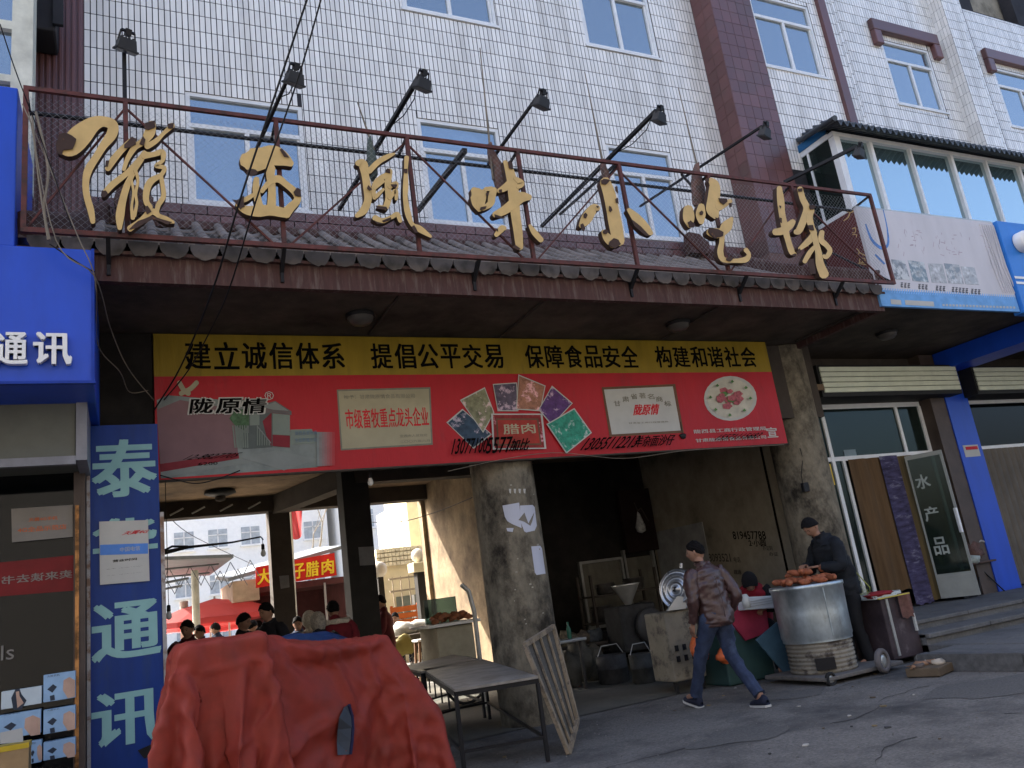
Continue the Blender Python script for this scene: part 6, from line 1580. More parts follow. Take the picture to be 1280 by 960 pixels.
rr = random.Random(21)
metal2 = mat('sooty_pot', (.14, .13, .12), .4, metal=.6, var=.4, scale=6); 
SHF = thing('shelf_rack', 'rough dark steel rack loaded with pots in the gloom behind the aluminium lid', 'rack', (7.9, 12.6, 0))
for z in (.35, .8, 1.25): m = MB(); m.rbox((7.2, 12.4, z-.03), (8.6, 12.9, z), .008); m.build('shelf', K['beam'], SHF)
for x in (7.22, 8.56):
    for y in (12.42, 12.88): m = MB(); m.bar((x, y, 0), (x, y, 1.6), .04); m.build('upright', K['beam'], SHF)
spots = [(7.4, 12.6, .35, 'squat sooty pot on the lowest shelf at the left'), (7.9, 12.62, .35, 'wide pan on the lowest shelf in the middle'), (8.35, 12.6, .35, 'small pot on the lowest shelf at the right'), (7.45, 12.6, .8, 'tall pot on the middle shelf at the left'), (7.95, 12.6, .8, 'dented pot on the middle shelf in the middle'), (8.38, 12.6, .8, 'round pot on the middle shelf at the right'), (7.6, 12.6, 1.25, 'large pot on the top shelf at the left'), (8.2, 12.6, 1.25, 'lidded pot on the top shelf at the right')]
for i, (x, y, z, lab) in enumerate(spots):
    r_ = rr.uniform(.12, .2); h_ = rr.uniform(.16, .34); t = thing('cooking_pot', lab+' of the dark rack', 'pot', (x, y, z), 'pots on the dark rack')
    m = MB(); m.lathe([(0, 0), (r_*.85, 0), (r_, .03), (r_, h_), (r_*1.07, h_+.008), (r_*1.05, h_+.016), (r_*.94, h_), (r_*.9, h_*.6), (0, h_*.6)], (x, y, z), 20); m.build('body', metal2, t)
    m = MB(); m.tube([(x-r_, y, z+h_*.7), (x-r_-.05, y, z+h_*.75), (x-r_-.05, y, z+h_*.85), (x-r_, y, z+h_*.9)], .008, 5); m.tube([(x+r_, y, z+h_*.7), (x+r_+.05, y, z+h_*.75), (x+r_+.05, y, z+h_*.85), (x+r_, y, z+h_*.9)], .008, 5); m.build('handles', metal2, t)
for (x, y, Y, r_, lab) in ((688, 735, 10.6, .0, 'cluttered low bench with bundles left in the dark room'),):
    p = P(712, 790, 11.8); t = thing('bench', lab, 'bench', (p.x, 11.8, 0)); m = MB(); m.rbox((p.x-.5, 11.8, .5), (p.x+.7, 12.2, .55), .01); m.build('seat', K['beam'], t)
    for dx in (-.45, .62): m = MB(); m.bar((p.x+dx, 12, 0), (p.x+dx, 12, .5), .06); m.build('leg', K['beam'], t)
    for i in range(5):
        m = MB(); m.ball((p.x-.4+i*.24, 12, .64), rr.uniform(.08, .15), 10, sc=(1.1, .9, .8), jit=.8); m.build('bundle', mat('dim_bundle_%d' % (i % 3), [(.12, .1, .08), (.07, .08, .09), (.16, .14, .1)][i % 3], .8, var=.4, scale=14), t)
# ------------------------------------------------------------------ tarpaulin over a market stall
# drape grid: 45 rows of 48 points; steps along each row in units of 5 mm, for x, y and z
DRAPE = [[
389,15,15,14,16,15,15,13,1,-6,-9,-15,0,17,16,16,-5,-8,10,9,13,-6,-6,11,8,14,14,-4,-11,15,14,6,9,-6,14,14,15,-8,-6,14,15,14,14,15,14,15,15,15,
396,15,14,15,15,14,11,5,9,-6,-8,-16,-1,16,16,16,-2,-9,10,10,11,-8,3,9,9,13,13,2,-12,-3,14,6,8,10,11,13,0,-7,14,14,15,14,14,15,14,14,15,15,
403,14,15,14,9,7,13,8,10,-4,-8,-15,-4,16,16,16,0,-9,11,9,8,-7,10,5,13,13,15,-3,-7,-12,6,7,14,13,9,8,-7,14,14,15,14,14,14,15,14,14,13,15,
410,9,14,5,6,11,12,12,8,2,-7,-14,-6,16,16,16,0,-7,11,9,8,-7,9,11,13,11,6,9,-9,-10,-8,14,12,8,14,-3,13,14,14,15,14,14,14,15,14,14,13,13,
399,14,13,11,6,10,6,13,6,11,-6,-14,-8,16,16,16,2,-6,8,13,4,0,6,13,14,12,9,1,-5,-6,-10,3,12,13,12,4,14,14,15,14,14,14,15,13,15,9,12,15,
390,14,13,13,8,13,4,8,8,13,0,-13,-10,16,15,16,3,-4,7,15,-1,8,6,12,14,13,6,-2,-2,-4,-11,3,8,16,13,8,14,15,14,14,14,15,13,14,6,10,15,8,
390,4,13,14,11,11,10,2,9,12,7,-10,-13,16,16,15,4,-2,6,16,-3,11,8,14,14,10,-6,-5,3,2,-5,8,6,10,14,12,15,14,14,14,14,13,14,6,9,14,13,5,
404,-8,2,13,14,10,12,8,3,10,12,-6,-13,15,15,15,4,1,6,15,1,8,13,14,14,-5,-6,-3,1,6,10,8,9,8,9,14,14,14,14,13,13,13,7,11,13,14,7,14,
418,-8,-8,0,14,13,9,13,5,6,12,2,-15,14,15,15,3,5,6,14,6,8,14,14,1,-7,-6,3,10,11,9,10,9,7,7,12,14,14,12,13,14,12,9,12,13,10,10,14,
428,-4,-8,-8,-1,13,13,9,11,4,10,9,-14,13,14,15,4,7,7,9,12,10,15,6,-7,-7,7,11,11,10,9,9,9,8,8,8,13,14,13,13,13,10,12,6,14,11,11,13,
418,7,5,-8,-7,-4,13,12,9,10,5,12,-8,10,14,15,6,9,6,11,11,14,11,-5,-8,9,11,11,10,10,9,9,9,9,8,7,13,13,14,13,8,10,11,9,10,12,12,12,
427,-5,-2,7,2,-8,-6,13,12,10,6,10,0,8,14,14,8,10,7,14,10,14,0,-9,11,11,10,9,11,10,11,8,9,8,9,7,12,13,14,7,12,6,12,12,13,12,7,11,
438,-6,-3,-3,-3,8,-3,-8,13,9,11,5,11,4,14,14,10,11,9,14,12,6,-7,11,10,8,9,10,11,11,11,10,8,9,9,8,12,12,8,14,5,11,12,11,11,10,7,6,
443,-2,-2,-1,-2,-6,3,0,-7,11,8,11,9,7,14,14,13,12,10,13,13,-6,12,6,8,10,10,11,11,11,12,11,8,8,9,9,12,12,10,6,12,12,11,8,5,9,13,7,
448,3,-4,-2,-1,0,-2,-4,-4,-1,8,8,10,12,14,15,14,13,13,14,1,10,4,10,10,12,11,10,11,9,12,12,8,8,8,12,11,12,8,8,7,10,12,5,10,12,11,12,
453,1,-2,2,0,0,-1,-2,-3,-3,-2,3,9,14,15,15,15,15,16,9,5,7,11,11,12,11,11,10,10,10,10,13,8,8,8,12,11,10,9,10,3,13,7,9,12,12,12,8,
440,2,3,2,3,2,1,0,1,-2,2,0,-1,13,16,16,17,17,20,2,11,11,10,11,11,10,11,12,11,9,10,12,8,8,11,10,12,9,11,2,6,6,11,13,11,13,13,11,
424,2,3,5,0,2,1,2,2,2,3,2,5,11,17,17,17,16,17,10,13,9,10,11,11,12,12,11,12,11,10,12,8,8,12,9,12,11,2,6,6,11,9,9,14,10,14,14,
431,1,2,1,1,1,2,1,2,1,3,5,2,12,16,17,16,17,16,16,13,15,11,9,9,11,12,12,12,11,10,12,7,11,11,11,12,2,5,7,10,11,9,9,12,12,11,-6,
447,1,1,0,1,1,0,1,1,0,1,0,-2,13,16,16,17,16,17,15,16,13,17,14,11,7,10,13,11,12,11,12,7,12,12,11,3,4,9,10,9,9,5,11,12,6,1,3,
454,0,0,-1,0,0,0,0,0,0,0,-1,1,11,17,16,17,16,16,16,15,16,15,16,16,13,8,9,12,12,12,11,10,11,12,4,4,9,11,9,7,7,7,-2,3,5,8,13,
453,0,1,0,-1,0,0,0,0,0,0,0,0,11,17,16,16,17,16,16,15,15,16,16,16,17,15,10,8,12,12,11,12,11,6,4,10,10,10,8,9,7,5,3,1,1,3,9,
453,0,0,1,-1,0,-1,0,0,1,0,0,0,11,16,17,16,17,16,15,16,15,16,16,17,16,16,17,12,8,13,12,11,6,7,10,11,10,10,8,4,1,1,1,3,-2,8,1,
453,0,0,-1,-1,1,1,1,0,-1,0,0,0,11,16,17,16,16,17,15,16,16,16,16,16,16,17,16,17,15,9,13,6,10,11,10,9,8,9,7,-1,1,2,5,5,-4,2,2,
452,0,1,0,-1,-1,0,0,0,1,1,0,0,10,17,16,17,16,17,15,16,16,16,16,16,17,16,17,16,17,17,9,9,8,7,8,8,9,10,4,3,5,3,-3,-1,-3,1,5,
450,1,1,1,0,1,-1,0,0,0,0,0,0,10,17,16,17,16,17,15,16,16,16,16,16,17,16,17,16,17,17,10,7,7,8,8,9,8,8,8,7,3,3,3,2,-6,0,2,
446,1,0,1,1,1,0,1,1,0,1,0,0,10,16,17,16,17,16,16,16,16,16,16,17,16,17,16,17,16,17,10,7,8,9,8,10,9,8,7,-1,5,5,4,4,6,-4,8,
451,1,0,0,0,1,0,0,0,1,0,0,0,8,17,17,16,17,16,16,16,16,16,17,16,16,17,16,17,16,17,11,6,7,8,8,10,11,9,7,6,2,1,4,4,4,7,0,
453,0,-1,-1,1,0,0,-1,-1,-1,-2,1,4,9,17,17,17,16,17,16,16,16,16,17,16,16,17,16,17,16,17,11,7,7,8,7,8,9,9,8,0,2,2,3,3,5,8,10,
443,-1,-1,-1,-1,-1,-2,-1,1,4,7,7,0,8,16,17,16,17,16,17,16,17,16,16,16,17,16,16,17,16,17,11,8,6,8,8,9,7,11,4,2,2,2,2,2,2,7,10,
427,0,-2,-1,1,3,5,7,7,7,-1,-5,7,7,16,16,17,16,17,16,17,16,16,17,16,17,16,17,16,16,17,13,5,8,8,8,8,9,10,3,0,1,1,2,2,3,5,10,
418,2,2,6,7,6,6,6,-1,-4,-3,4,5,7,16,17,16,17,16,17,16,16,17,16,17,16,17,16,17,16,18,8,4,8,9,7,8,8,7,8,7,4,2,0,-1,-1,3,10,
423,6,6,6,7,5,-3,-3,-1,2,4,2,0,5,18,16,17,16,17,16,16,17,16,17,16,17,16,17,16,17,17,10,2,-1,5,7,8,8,7,8,7,8,6,7,4,3,-5,10,
436,6,7,4,-1,-4,-1,2,4,1,-4,-5,9,6,17,16,16,17,16,17,16,16,17,17,16,16,17,16,17,15,14,14,2,8,-4,-2,4,8,8,7,7,8,6,7,6,6,3,9,
450,3,0,-3,-1,2,2,0,-4,-7,1,11,-3,12,14,16,16,16,17,16,17,16,17,16,17,16,16,17,16,16,11,9,8,4,10,-1,-4,-3,3,8,7,8,7,8,6,8,8,11,
453,-1,-2,2,2,-2,-5,-6,-5,7,11,-3,5,8,14,14,16,17,16,17,16,17,16,17,16,16,17,16,16,16,10,13,2,4,5,5,6,0,-3,-5,2,8,7,8,8,7,9,10,
453,0,1,-3,-6,-6,-6,-1,11,11,0,-7,13,6,12,14,16,16,17,16,17,16,17,16,17,16,16,16,16,16,10,15,-7,11,0,8,0,5,3,1,-3,-5,3,8,8,8,9,10,
453,-4,-6,-6,-6,-5,5,11,11,2,-11,8,10,5,12,12,16,17,16,17,16,17,16,17,16,16,17,16,15,15,10,16,-6,4,8,-2,11,-1,-4,5,5,0,-4,-3,8,13,7,7,
441,-4,-6,-5,-6,11,10,12,2,-8,-3,14,3,7,11,12,16,16,17,16,17,16,17,16,17,16,16,16,16,15,9,16,-1,-9,12,5,-2,10,-2,-9,5,5,6,0,-7,10,9,5,
428,-6,-6,3,11,10,12,2,-4,-10,9,15,-4,10,9,12,15,17,16,17,16,17,16,17,16,16,17,16,15,15,11,12,5,-15,6,9,5,-2,8,-4,-10,0,7,7,-2,8,2,4,
414,-4,8,11,11,12,7,-8,-11,1,15,12,-8,13,6,12,15,16,17,16,17,16,17,16,17,16,16,16,14,15,13,10,6,-11,-6,12,4,6,-2,5,-5,-11,0,11,-4,3,3,6,
413,5,11,12,11,9,-7,-12,-7,13,14,9,-11,15,4,12,14,17,16,17,16,17,16,17,16,16,17,15,14,14,15,8,6,-6,-12,5,10,2,5,-1,2,-14,-7,11,-2,-5,4,5,
419,9,13,11,10,-6,-12,-11,7,15,13,3,-9,15,2,12,14,16,17,16,17,16,17,16,16,17,16,15,15,11,16,8,4,1,-13,-6,11,4,2,1,1,-5,2,-10,-2,-8,4,4,
423,15,13,11,-3,-13,-13,-1,15,14,14,-5,-7,15,1,12,14,16,16,17,16,17,16,17,16,16,17,14,14,11,14,10,4,6,-13,-6,-2,10,-5,0,0,2,-5,-6,-8,-1,-2,3,
418,14,13,11,-6,-14,-10,13,15,13,13,-12,-3,15,-1,12,13,16,17,16,17,16,17,16,16,17,16,15,9,15,16,6,6,7,-11,-9,-10,9,4,-4,-5,-3,-5,-6,-5,-5,1,1],
[
458,-7,-7,-7,-7,-6,-5,-5,15,15,13,-4,10,-2,0,-2,-15,-14,1,8,-4,15,13,-8,-14,-8,-8,5,12,5,9,10,7,-5,-6,-2,-5,-14,-14,-8,-9,-8,-8,-8,-6,-7,-7,-6,
473,-7,-7,-7,-7,-7,-10,-11,9,16,13,-2,11,-3,-1,1,-16,-14,2,6,1,12,12,-12,-3,-6,-2,1,9,9,10,4,10,-6,-1,-4,-10,-14,-8,-8,-9,-8,-8,-8,-7,-5,-7,-7,
487,-7,-6,-8,-12,-14,-4,-11,-2,16,15,-1,11,-3,-2,2,-15,-14,3,4,5,12,5,-14,6,-7,-5,12,11,9,10,5,3,0,-1,-5,-13,-9,-8,-8,-9,-8,-8,-8,-8,-6,-4,-7,
492,-3,-7,-14,-15,-8,-9,-3,-11,15,14,2,10,-3,-1,3,-15,-14,4,3,8,13,-5,-8,6,-10,9,8,12,11,12,5,2,1,1,-11,-9,-8,-8,-8,-9,-8,-7,-9,-8,-7,-7,-3,
484,-6,-5,-3,-11,-4,-12,-5,-12,8,15,6,8,-2,-3,5,-14,-15,5,1,12,12,-13,1,1,-7,10,14,13,13,11,8,4,1,-9,-3,-9,-8,-8,-8,-9,-8,-8,-8,-8,-8,-5,-2,
472,-5,-4,-4,10,-5,-12,-10,-11,0,15,9,7,-1,-3,5,-13,-16,8,0,12,7,-13,7,-4,2,12,14,13,13,11,10,7,-4,-3,-5,-8,-8,-8,-8,-9,-8,-8,-8,-10,-7,-4,-6,
471,-8,-3,-2,3,7,-7,-14,-10,-6,12,12,6,0,-3,6,-12,-16,8,1,14,-2,-5,5,-4,9,11,11,15,14,12,6,9,5,-3,-7,-8,-8,-8,-9,-8,-8,-8,-10,-9,-9,-1,-6,
468,-1,-7,-2,-2,7,4,-10,-13,-10,6,14,6,2,-5,7,-11,-15,8,3,14,-11,0,3,3,11,11,12,14,14,8,3,8,9,8,-7,-8,-8,-8,-9,-8,-8,-11,-8,-9,-8,-8,-9,
465,-1,0,-6,-2,-1,9,1,-13,-12,-2,14,6,4,-5,7,-9,-15,9,5,8,-13,4,1,12,10,11,13,8,7,4,8,9,12,12,3,-8,-8,-9,-9,-8,-9,-10,-9,-10,-8,-5,-9,
470,-8,3,-2,-6,-2,1,9,-4,-13,-9,10,8,5,-4,6,-9,-12,8,8,-1,-9,3,11,10,10,7,6,6,8,9,9,10,11,11,9,-1,-8,-9,-10,-7,-10,-10,-13,-8,-4,-12,-1,
480,-6,-8,-5,1,-5,-2,1,9,-8,-12,0,11,7,-5,6,-9,-9,8,9,-9,-3,8,11,9,7,5,6,8,8,9,9,10,10,11,11,2,-3,-9,-10,-8,-11,-10,-10,-11,-9,-6,-11,
482,1,-8,-5,-9,-1,-3,-2,3,6,-11,-9,12,7,-4,5,-9,-6,8,6,-11,4,12,8,5,5,8,9,7,7,8,9,11,10,10,12,2,1,-6,-11,-8,-12,-10,-8,-9,-11,-11,-3,
472,-1,4,3,-6,-5,-7,-1,-3,3,3,-13,6,8,-3,4,-8,-4,8,0,-6,10,10,3,7,10,9,7,7,6,6,9,10,11,10,11,0,-2,-1,-5,-6,-11,-11,-10,-9,-8,-9,-10,
483,1,-2,-4,-1,2,-7,-7,-4,-4,3,-2,-6,12,-3,2,-6,-2,8,-6,4,10,3,11,9,8,8,7,7,6,6,6,11,10,10,9,-5,1,5,-8,-4,-6,-11,-10,-8,-10,-9,-8,
480,-8,0,2,1,2,1,0,-6,-7,-7,4,-7,9,-1,0,-5,1,5,-6,11,5,11,8,7,6,6,7,8,9,5,5,11,10,11,4,-7,5,-3,-2,-10,-8,-3,-3,-4,-11,-11,-9,
490,-3,-3,-3,-3,-3,-3,-3,-1,0,0,-8,4,-4,4,-1,-4,5,-1,4,7,10,7,6,6,6,7,7,8,8,8,4,11,10,10,-3,-1,-1,-1,-5,-12,1,5,-4,-7,-7,-12,-12,
498,0,-1,-2,-2,-2,-3,-3,-4,-3,-4,-3,-5,-2,1,0,0,0,-2,12,7,7,6,7,7,7,6,6,7,9,9,2,11,11,6,-8,4,-2,-3,-13,4,7,2,-2,-8,-10,-10,-11,
496,0,0,1,-3,-2,-2,-2,-1,-1,-1,-1,-3,-1,1,0,0,1,0,6,1,8,9,7,6,6,6,5,6,7,9,2,11,11,-2,-1,-1,-3,-11,4,8,-2,-6,4,2,-13,-7,-8,
506,0,0,0,0,0,-1,-1,-1,-2,-2,-1,-1,0,0,0,0,1,0,2,0,0,5,10,11,7,5,5,6,6,9,1,12,7,-8,4,-3,-10,4,6,-6,-1,4,-6,-3,8,-5,-12,
510,0,0,0,0,1,0,0,1,0,1,0,0,0,0,1,0,0,1,0,1,0,0,1,7,12,9,5,6,6,7,1,12,-1,-4,1,-7,3,3,-5,4,-3,-10,-3,7,10,-4,-5,
524,1,0,1,0,1,0,1,0,0,1,0,0,0,1,0,0,1,0,0,0,1,0,0,0,3,12,10,5,6,6,2,8,-6,2,-5,2,0,-2,4,-6,-9,-1,9,3,2,4,3,
540,1,0,1,0,1,1,0,0,1,0,0,1,0,0,0,1,0,0,0,1,0,0,0,0,0,0,10,11,5,5,2,0,1,-3,1,-2,1,2,-8,-4,1,4,6,5,5,3,3,
556,1,0,1,1,0,1,0,1,0,0,0,1,0,0,1,0,0,0,1,0,0,0,0,0,0,0,-1,6,11,4,0,0,0,-1,-3,2,-1,-4,0,3,5,4,5,4,6,3,-1,
572,1,1,0,1,0,1,0,1,0,0,1,0,0,1,0,0,0,1,0,0,0,0,0,0,0,0,0,-1,2,9,0,-1,-1,-2,0,1,1,2,2,2,3,4,5,4,4,1,6,
589,0,1,0,1,0,1,0,1,0,0,1,0,1,0,0,1,0,0,0,0,0,0,0,0,0,0,0,-1,0,-1,2,1,1,2,1,2,1,1,3,2,1,3,7,3,-1,5,5,
605,0,1,0,1,0,1,0,1,0,1,0,0,1,0,1,0,0,0,1,0,0,-1,0,0,0,0,0,0,-1,0,1,1,1,1,2,0,1,1,1,3,2,1,2,1,5,-3,8,
620,1,0,1,0,1,0,1,1,0,1,0,1,0,1,0,0,1,0,0,0,0,0,-1,0,0,0,0,0,0,-1,1,1,0,1,1,1,1,1,1,1,1,0,1,1,-3,3,-2,
632,1,0,0,1,1,0,1,1,1,1,2,2,1,0,0,1,0,0,0,0,0,0,0,0,-1,0,0,0,0,0,0,1,0,1,0,2,0,1,0,1,0,-1,0,2,0,0,2,
648,1,0,0,1,1,0,1,1,0,-1,2,4,3,-1,1,0,0,1,-1,0,0,0,0,0,0,-1,0,0,0,0,1,0,0,1,1,0,1,0,0,0,-1,0,-1,0,0,1,3,
654,0,0,-1,1,-1,-1,2,4,4,2,2,5,4,-1,1,0,1,0,0,1,0,0,0,0,0,0,0,0,0,0,0,0,1,0,1,0,1,0,0,0,-1,0,-1,0,-1,1,2,
649,0,2,2,4,5,3,1,-2,3,7,4,6,6,-1,0,1,0,1,0,0,0,0,1,0,1,0,0,0,0,0,0,0,1,0,1,0,1,0,0,-1,-1,0,0,-1,0,1,2,
656,4,4,3,-1,-1,-3,5,7,5,7,6,6,5,1,0,1,0,0,1,0,1,0,0,1,0,1,0,0,1,0,-2,-5,-1,3,0,1,0,1,2,1,-1,-1,0,1,0,0,2,
669,-2,-3,-3,1,5,6,7,7,6,6,7,7,6,0,1,0,1,0,1,0,1,0,1,0,0,0,1,0,1,1,-5,-4,-5,-4,0,0,1,1,0,4,4,0,4,0,-1,1,0,
662,-3,2,6,7,6,7,7,5,7,6,5,5,5,-1,1,-1,0,0,0,0,1,0,0,0,0,0,0,0,-1,0,7,-4,-3,-3,-5,-5,2,1,-1,1,0,7,2,8,2,-1,5,
660,7,7,7,7,6,6,7,5,2,8,1,9,-6,5,-3,-1,0,0,-1,1,0,0,0,0,0,1,-2,3,-2,0,9,-1,-3,4,-6,-3,-5,-5,0,1,2,1,2,4,4,9,7,
674,7,7,7,7,6,5,2,4,6,-2,8,8,-13,7,-6,0,0,1,-2,1,0,0,0,-1,3,-2,0,4,-3,0,5,12,-10,-3,9,-1,-6,-4,-4,-5,0,2,2,4,10,6,12,
689,7,7,6,4,2,2,7,1,-3,9,9,-2,-11,8,-9,2,-2,2,-2,1,-1,1,0,0,2,-3,3,1,0,0,0,15,1,-12,-2,9,7,-4,-5,-4,-4,-3,0,6,9,11,13,
704,5,2,3,3,4,8,-4,-3,9,5,9,-9,-9,10,-10,1,-2,3,-3,1,0,0,0,2,-2,0,4,-3,4,-2,-1,13,11,-8,-12,-1,12,10,-2,-2,-5,-4,-4,7,9,12,12,
712,5,4,2,4,3,-6,-3,11,2,10,4,-13,-9,12,-10,0,-1,1,-1,0,0,0,0,1,-2,2,4,-6,4,1,-4,16,10,2,-11,-11,0,12,10,4,-2,-1,-9,5,10,13,12,
719,2,1,9,-1,-4,-4,11,3,4,9,-1,-14,-7,10,-7,-3,0,0,1,-1,0,0,0,0,0,3,2,-4,2,3,-7,16,7,12,-7,-10,-12,3,12,8,4,3,-12,13,8,9,15,
717,8,7,-2,-4,1,5,6,-2,12,5,-7,-13,-6,12,-7,-5,1,-1,1,-1,0,0,0,0,2,3,-2,3,-3,4,-8,12,9,14,2,-10,-10,-12,5,11,9,0,-1,3,16,11,15,
729,3,1,-5,-2,5,9,-5,9,6,5,-11,-12,-4,13,-7,-7,0,0,0,0,0,0,1,0,2,2,-4,8,-6,4,-7,9,9,11,13,-6,-12,-10,-12,8,7,10,5,9,8,15,15,
714,9,10,-5,3,9,-3,3,10,2,5,-14,-13,-1,13,-6,-8,-1,0,0,0,0,0,1,1,2,-1,2,4,-2,0,-8,12,7,8,15,3,-11,-10,-13,-10,10,14,7,16,7,15,15,
707,7,8,10,8,-3,0,11,2,5,1,-13,-14,1,14,-6,-9,-1,-1,0,0,1,0,0,1,1,-2,7,-1,2,-2,-7,10,5,10,13,11,-6,-13,-13,-13,0,15,16,11,15,13,15,
723,4,7,10,-1,-3,4,6,1,7,-3,-12,-16,3,15,-6,-9,-2,0,-1,1,0,0,0,1,-1,2,7,-8,6,2,-10,9,1,11,13,13,1,-9,-13,-14,-13,15,15,16,15,15,16],
[
26,0,0,0,0,0,0,8,3,3,2,2,1,0,1,1,1,2,-1,-2,-2,-4,-4,-6,-4,2,4,-7,0,0,-1,13,2,-10,2,2,-1,-3,-4,0,0,0,0,2,-2,0,0,0,
26,0,0,0,0,4,9,10,4,3,2,2,1,1,0,1,2,1,-1,-2,-2,-4,-5,-6,-6,0,-8,-5,6,-6,-1,9,2,-2,-1,5,-9,-4,0,0,0,0,0,0,4,-4,0,0,
26,1,0,4,7,6,9,9,7,3,2,2,1,1,0,1,2,1,-1,-2,-3,-3,-6,-6,-7,-6,-2,-11,-5,4,-8,8,-8,6,11,-10,-7,0,1,-1,1,-1,0,0,0,5,-3,0,
36,-2,6,5,5,9,8,9,8,4,2,2,1,1,1,1,1,1,-1,-2,-4,-3,-6,-6,-7,-5,-7,-11,-5,-3,-8,-2,-1,9,2,-10,0,-2,0,0,0,2,-2,0,0,0,7,-7,
31,7,8,12,7,5,9,10,8,7,3,1,2,0,1,1,1,1,-1,-2,-4,-4,-6,-7,-6,-6,-10,-9,-9,-8,-6,-2,-8,9,0,-7,-2,0,0,0,0,0,3,-3,0,9,-8,-1,
37,9,9,9,10,9,10,9,9,8,4,2,1,0,1,1,1,2,-2,-3,-3,-6,-5,-7,-6,-8,-9,-10,-9,-10,-4,-10,-12,-1,8,-8,0,0,0,0,0,1,2,-2,4,-4,3,1,
49,9,9,10,9,10,10,9,9,9,6,2,1,1,0,1,1,2,-2,-3,-4,-6,-5,-7,-7,-9,-10,-11,-8,-8,-5,-12,-12,-12,6,-6,0,0,0,0,3,1,-4,5,-4,0,3,1,
55,14,12,9,9,10,10,10,9,9,7,3,1,1,0,1,1,2,-3,-2,-5,-5,-7,-7,-7,-11,-11,-10,-8,-7,-9,-14,-11,-10,-9,-1,0,0,1,0,3,-4,5,-5,4,-4,0,3,
63,14,14,12,10,9,10,10,9,10,8,4,1,1,1,0,1,2,-3,-3,-5,-5,-7,-7,-10,-11,-11,-8,-10,-10,-13,-11,-10,-9,-8,-10,-2,0,0,5,-5,7,-7,4,0,4,-8,0,
72,13,14,14,13,9,10,10,10,9,9,6,2,0,1,1,0,1,-2,-4,-5,-6,-7,-8,-11,-11,-11,-11,-10,-11,-10,-10,-10,-9,-10,-9,-10,-3,0,0,6,-6,4,7,0,-3,1,-7,
81,13,13,14,14,14,9,10,10,9,10,7,3,0,1,1,0,1,-2,-4,-6,-6,-8,-10,-11,-11,-11,-11,-10,-11,-10,-10,-10,-9,-10,-9,-10,-8,-4,0,5,5,-4,-3,-6,6,-6,3,
87,16,13,14,13,14,14,10,10,10,9,9,4,1,0,1,1,0,-2,-5,-5,-7,-10,-11,-12,-10,-11,-10,-11,-10,-11,-9,-10,-10,-9,-9,-11,-10,-6,3,-1,-9,-4,2,-2,0,8,4,
92,15,16,15,14,13,14,15,9,11,9,10,6,1,0,1,1,0,-3,-5,-6,-8,-11,-12,-10,-11,-11,-10,-10,-11,-10,-10,-10,-9,-10,-9,-10,-10,-6,-7,-11,-6,5,-3,-2,7,3,-10,
93,17,16,15,17,15,14,15,14,10,10,10,8,2,0,1,1,0,-3,-5,-8,-10,-12,-11,-10,-11,-10,-10,-11,-10,-11,-9,-10,-9,-10,-10,-10,-10,-9,-11,-9,-10,-3,0,5,1,1,-1,
102,9,16,16,17,16,16,16,15,15,11,10,10,3,0,2,0,-1,-3,-5,-10,-12,-11,-10,-11,-10,-11,-10,-11,-10,-10,-10,-9,-10,-9,-10,-10,-10,-11,-11,-10,-7,-8,-1,-7,1,4,-5,
98,16,16,16,16,16,16,16,16,17,16,13,9,6,2,1,0,-2,-3,-8,-11,-11,-10,-11,-10,-11,-10,-11,-10,-10,-10,-10,-9,-10,-9,-10,-10,-11,-11,-12,-10,-8,-8,-11,-6,6,0,-5,
100,16,17,16,16,16,16,16,17,16,16,15,16,11,1,0,1,-1,-2,-15,-10,-10,-11,-11,-10,-11,-10,-10,-11,-10,-10,-9,-9,-10,-10,-10,-10,-11,-12,-10,-13,-13,-11,-11,-2,-1,-4,5,
103,16,16,16,16,16,16,17,16,16,17,16,16,10,-1,0,0,0,1,-11,-8,-10,-11,-10,-10,-10,-10,-10,-10,-10,-10,-9,-9,-10,-10,-10,-11,-12,-10,-13,-13,-11,-12,-11,-8,1,1,-6,
102,17,16,16,17,16,17,16,16,17,16,16,16,9,-1,0,0,0,0,-1,-11,-5,-11,-10,-9,-10,-9,-10,-10,-10,-11,-8,-9,-10,-11,-10,-12,-11,-12,-12,-13,-12,-12,-10,-10,-6,-5,-4,
101,17,16,16,17,16,17,16,16,17,16,17,16,8,0,0,0,0,0,-5,-3,-10,-2,-7,-10,-8,-9,-10,-10,-10,-10,-8,-9,-11,-10,-12,-11,-12,-12,-12,-13,-12,-12,-10,-8,-12,-12,-8,
101,16,16,17,16,17,16,17,16,16,17,16,17,8,0,0,0,0,0,-6,-6,-4,-7,-2,-1,-9,-9,-7,-10,-10,-10,-8,-10,-10,-11,-12,-12,-12,-12,-13,-12,-12,-14,-13,-16,-16,-13,-3,
100,16,17,16,17,16,17,16,17,16,17,16,17,8,0,0,0,0,0,-5,-7,-5,-5,-3,-3,-1,-4,-9,-6,-10,-10,-8,-11,-10,-12,-12,-12,-13,-13,-11,-13,-15,-15,-15,-16,-15,-12,0,
99,17,16,17,16,17,16,17,16,17,16,17,16,10,-1,0,0,0,0,-5,-6,-5,-4,-4,-3,-2,-1,-1,-8,-7,-9,-9,-11,-12,-11,-12,-13,-13,-12,-14,-15,-16,-15,-16,-16,-15,-10,-15,
99,16,17,16,17,16,17,16,17,16,17,17,16,10,-1,0,0,0,0,-5,-5,-5,-4,-4,-2,-2,-2,-1,0,-6,-7,-9,-12,-12,-12,-13,-13,-14,-15,-14,-17,-16,-16,-14,-15,-15,-16,-10,
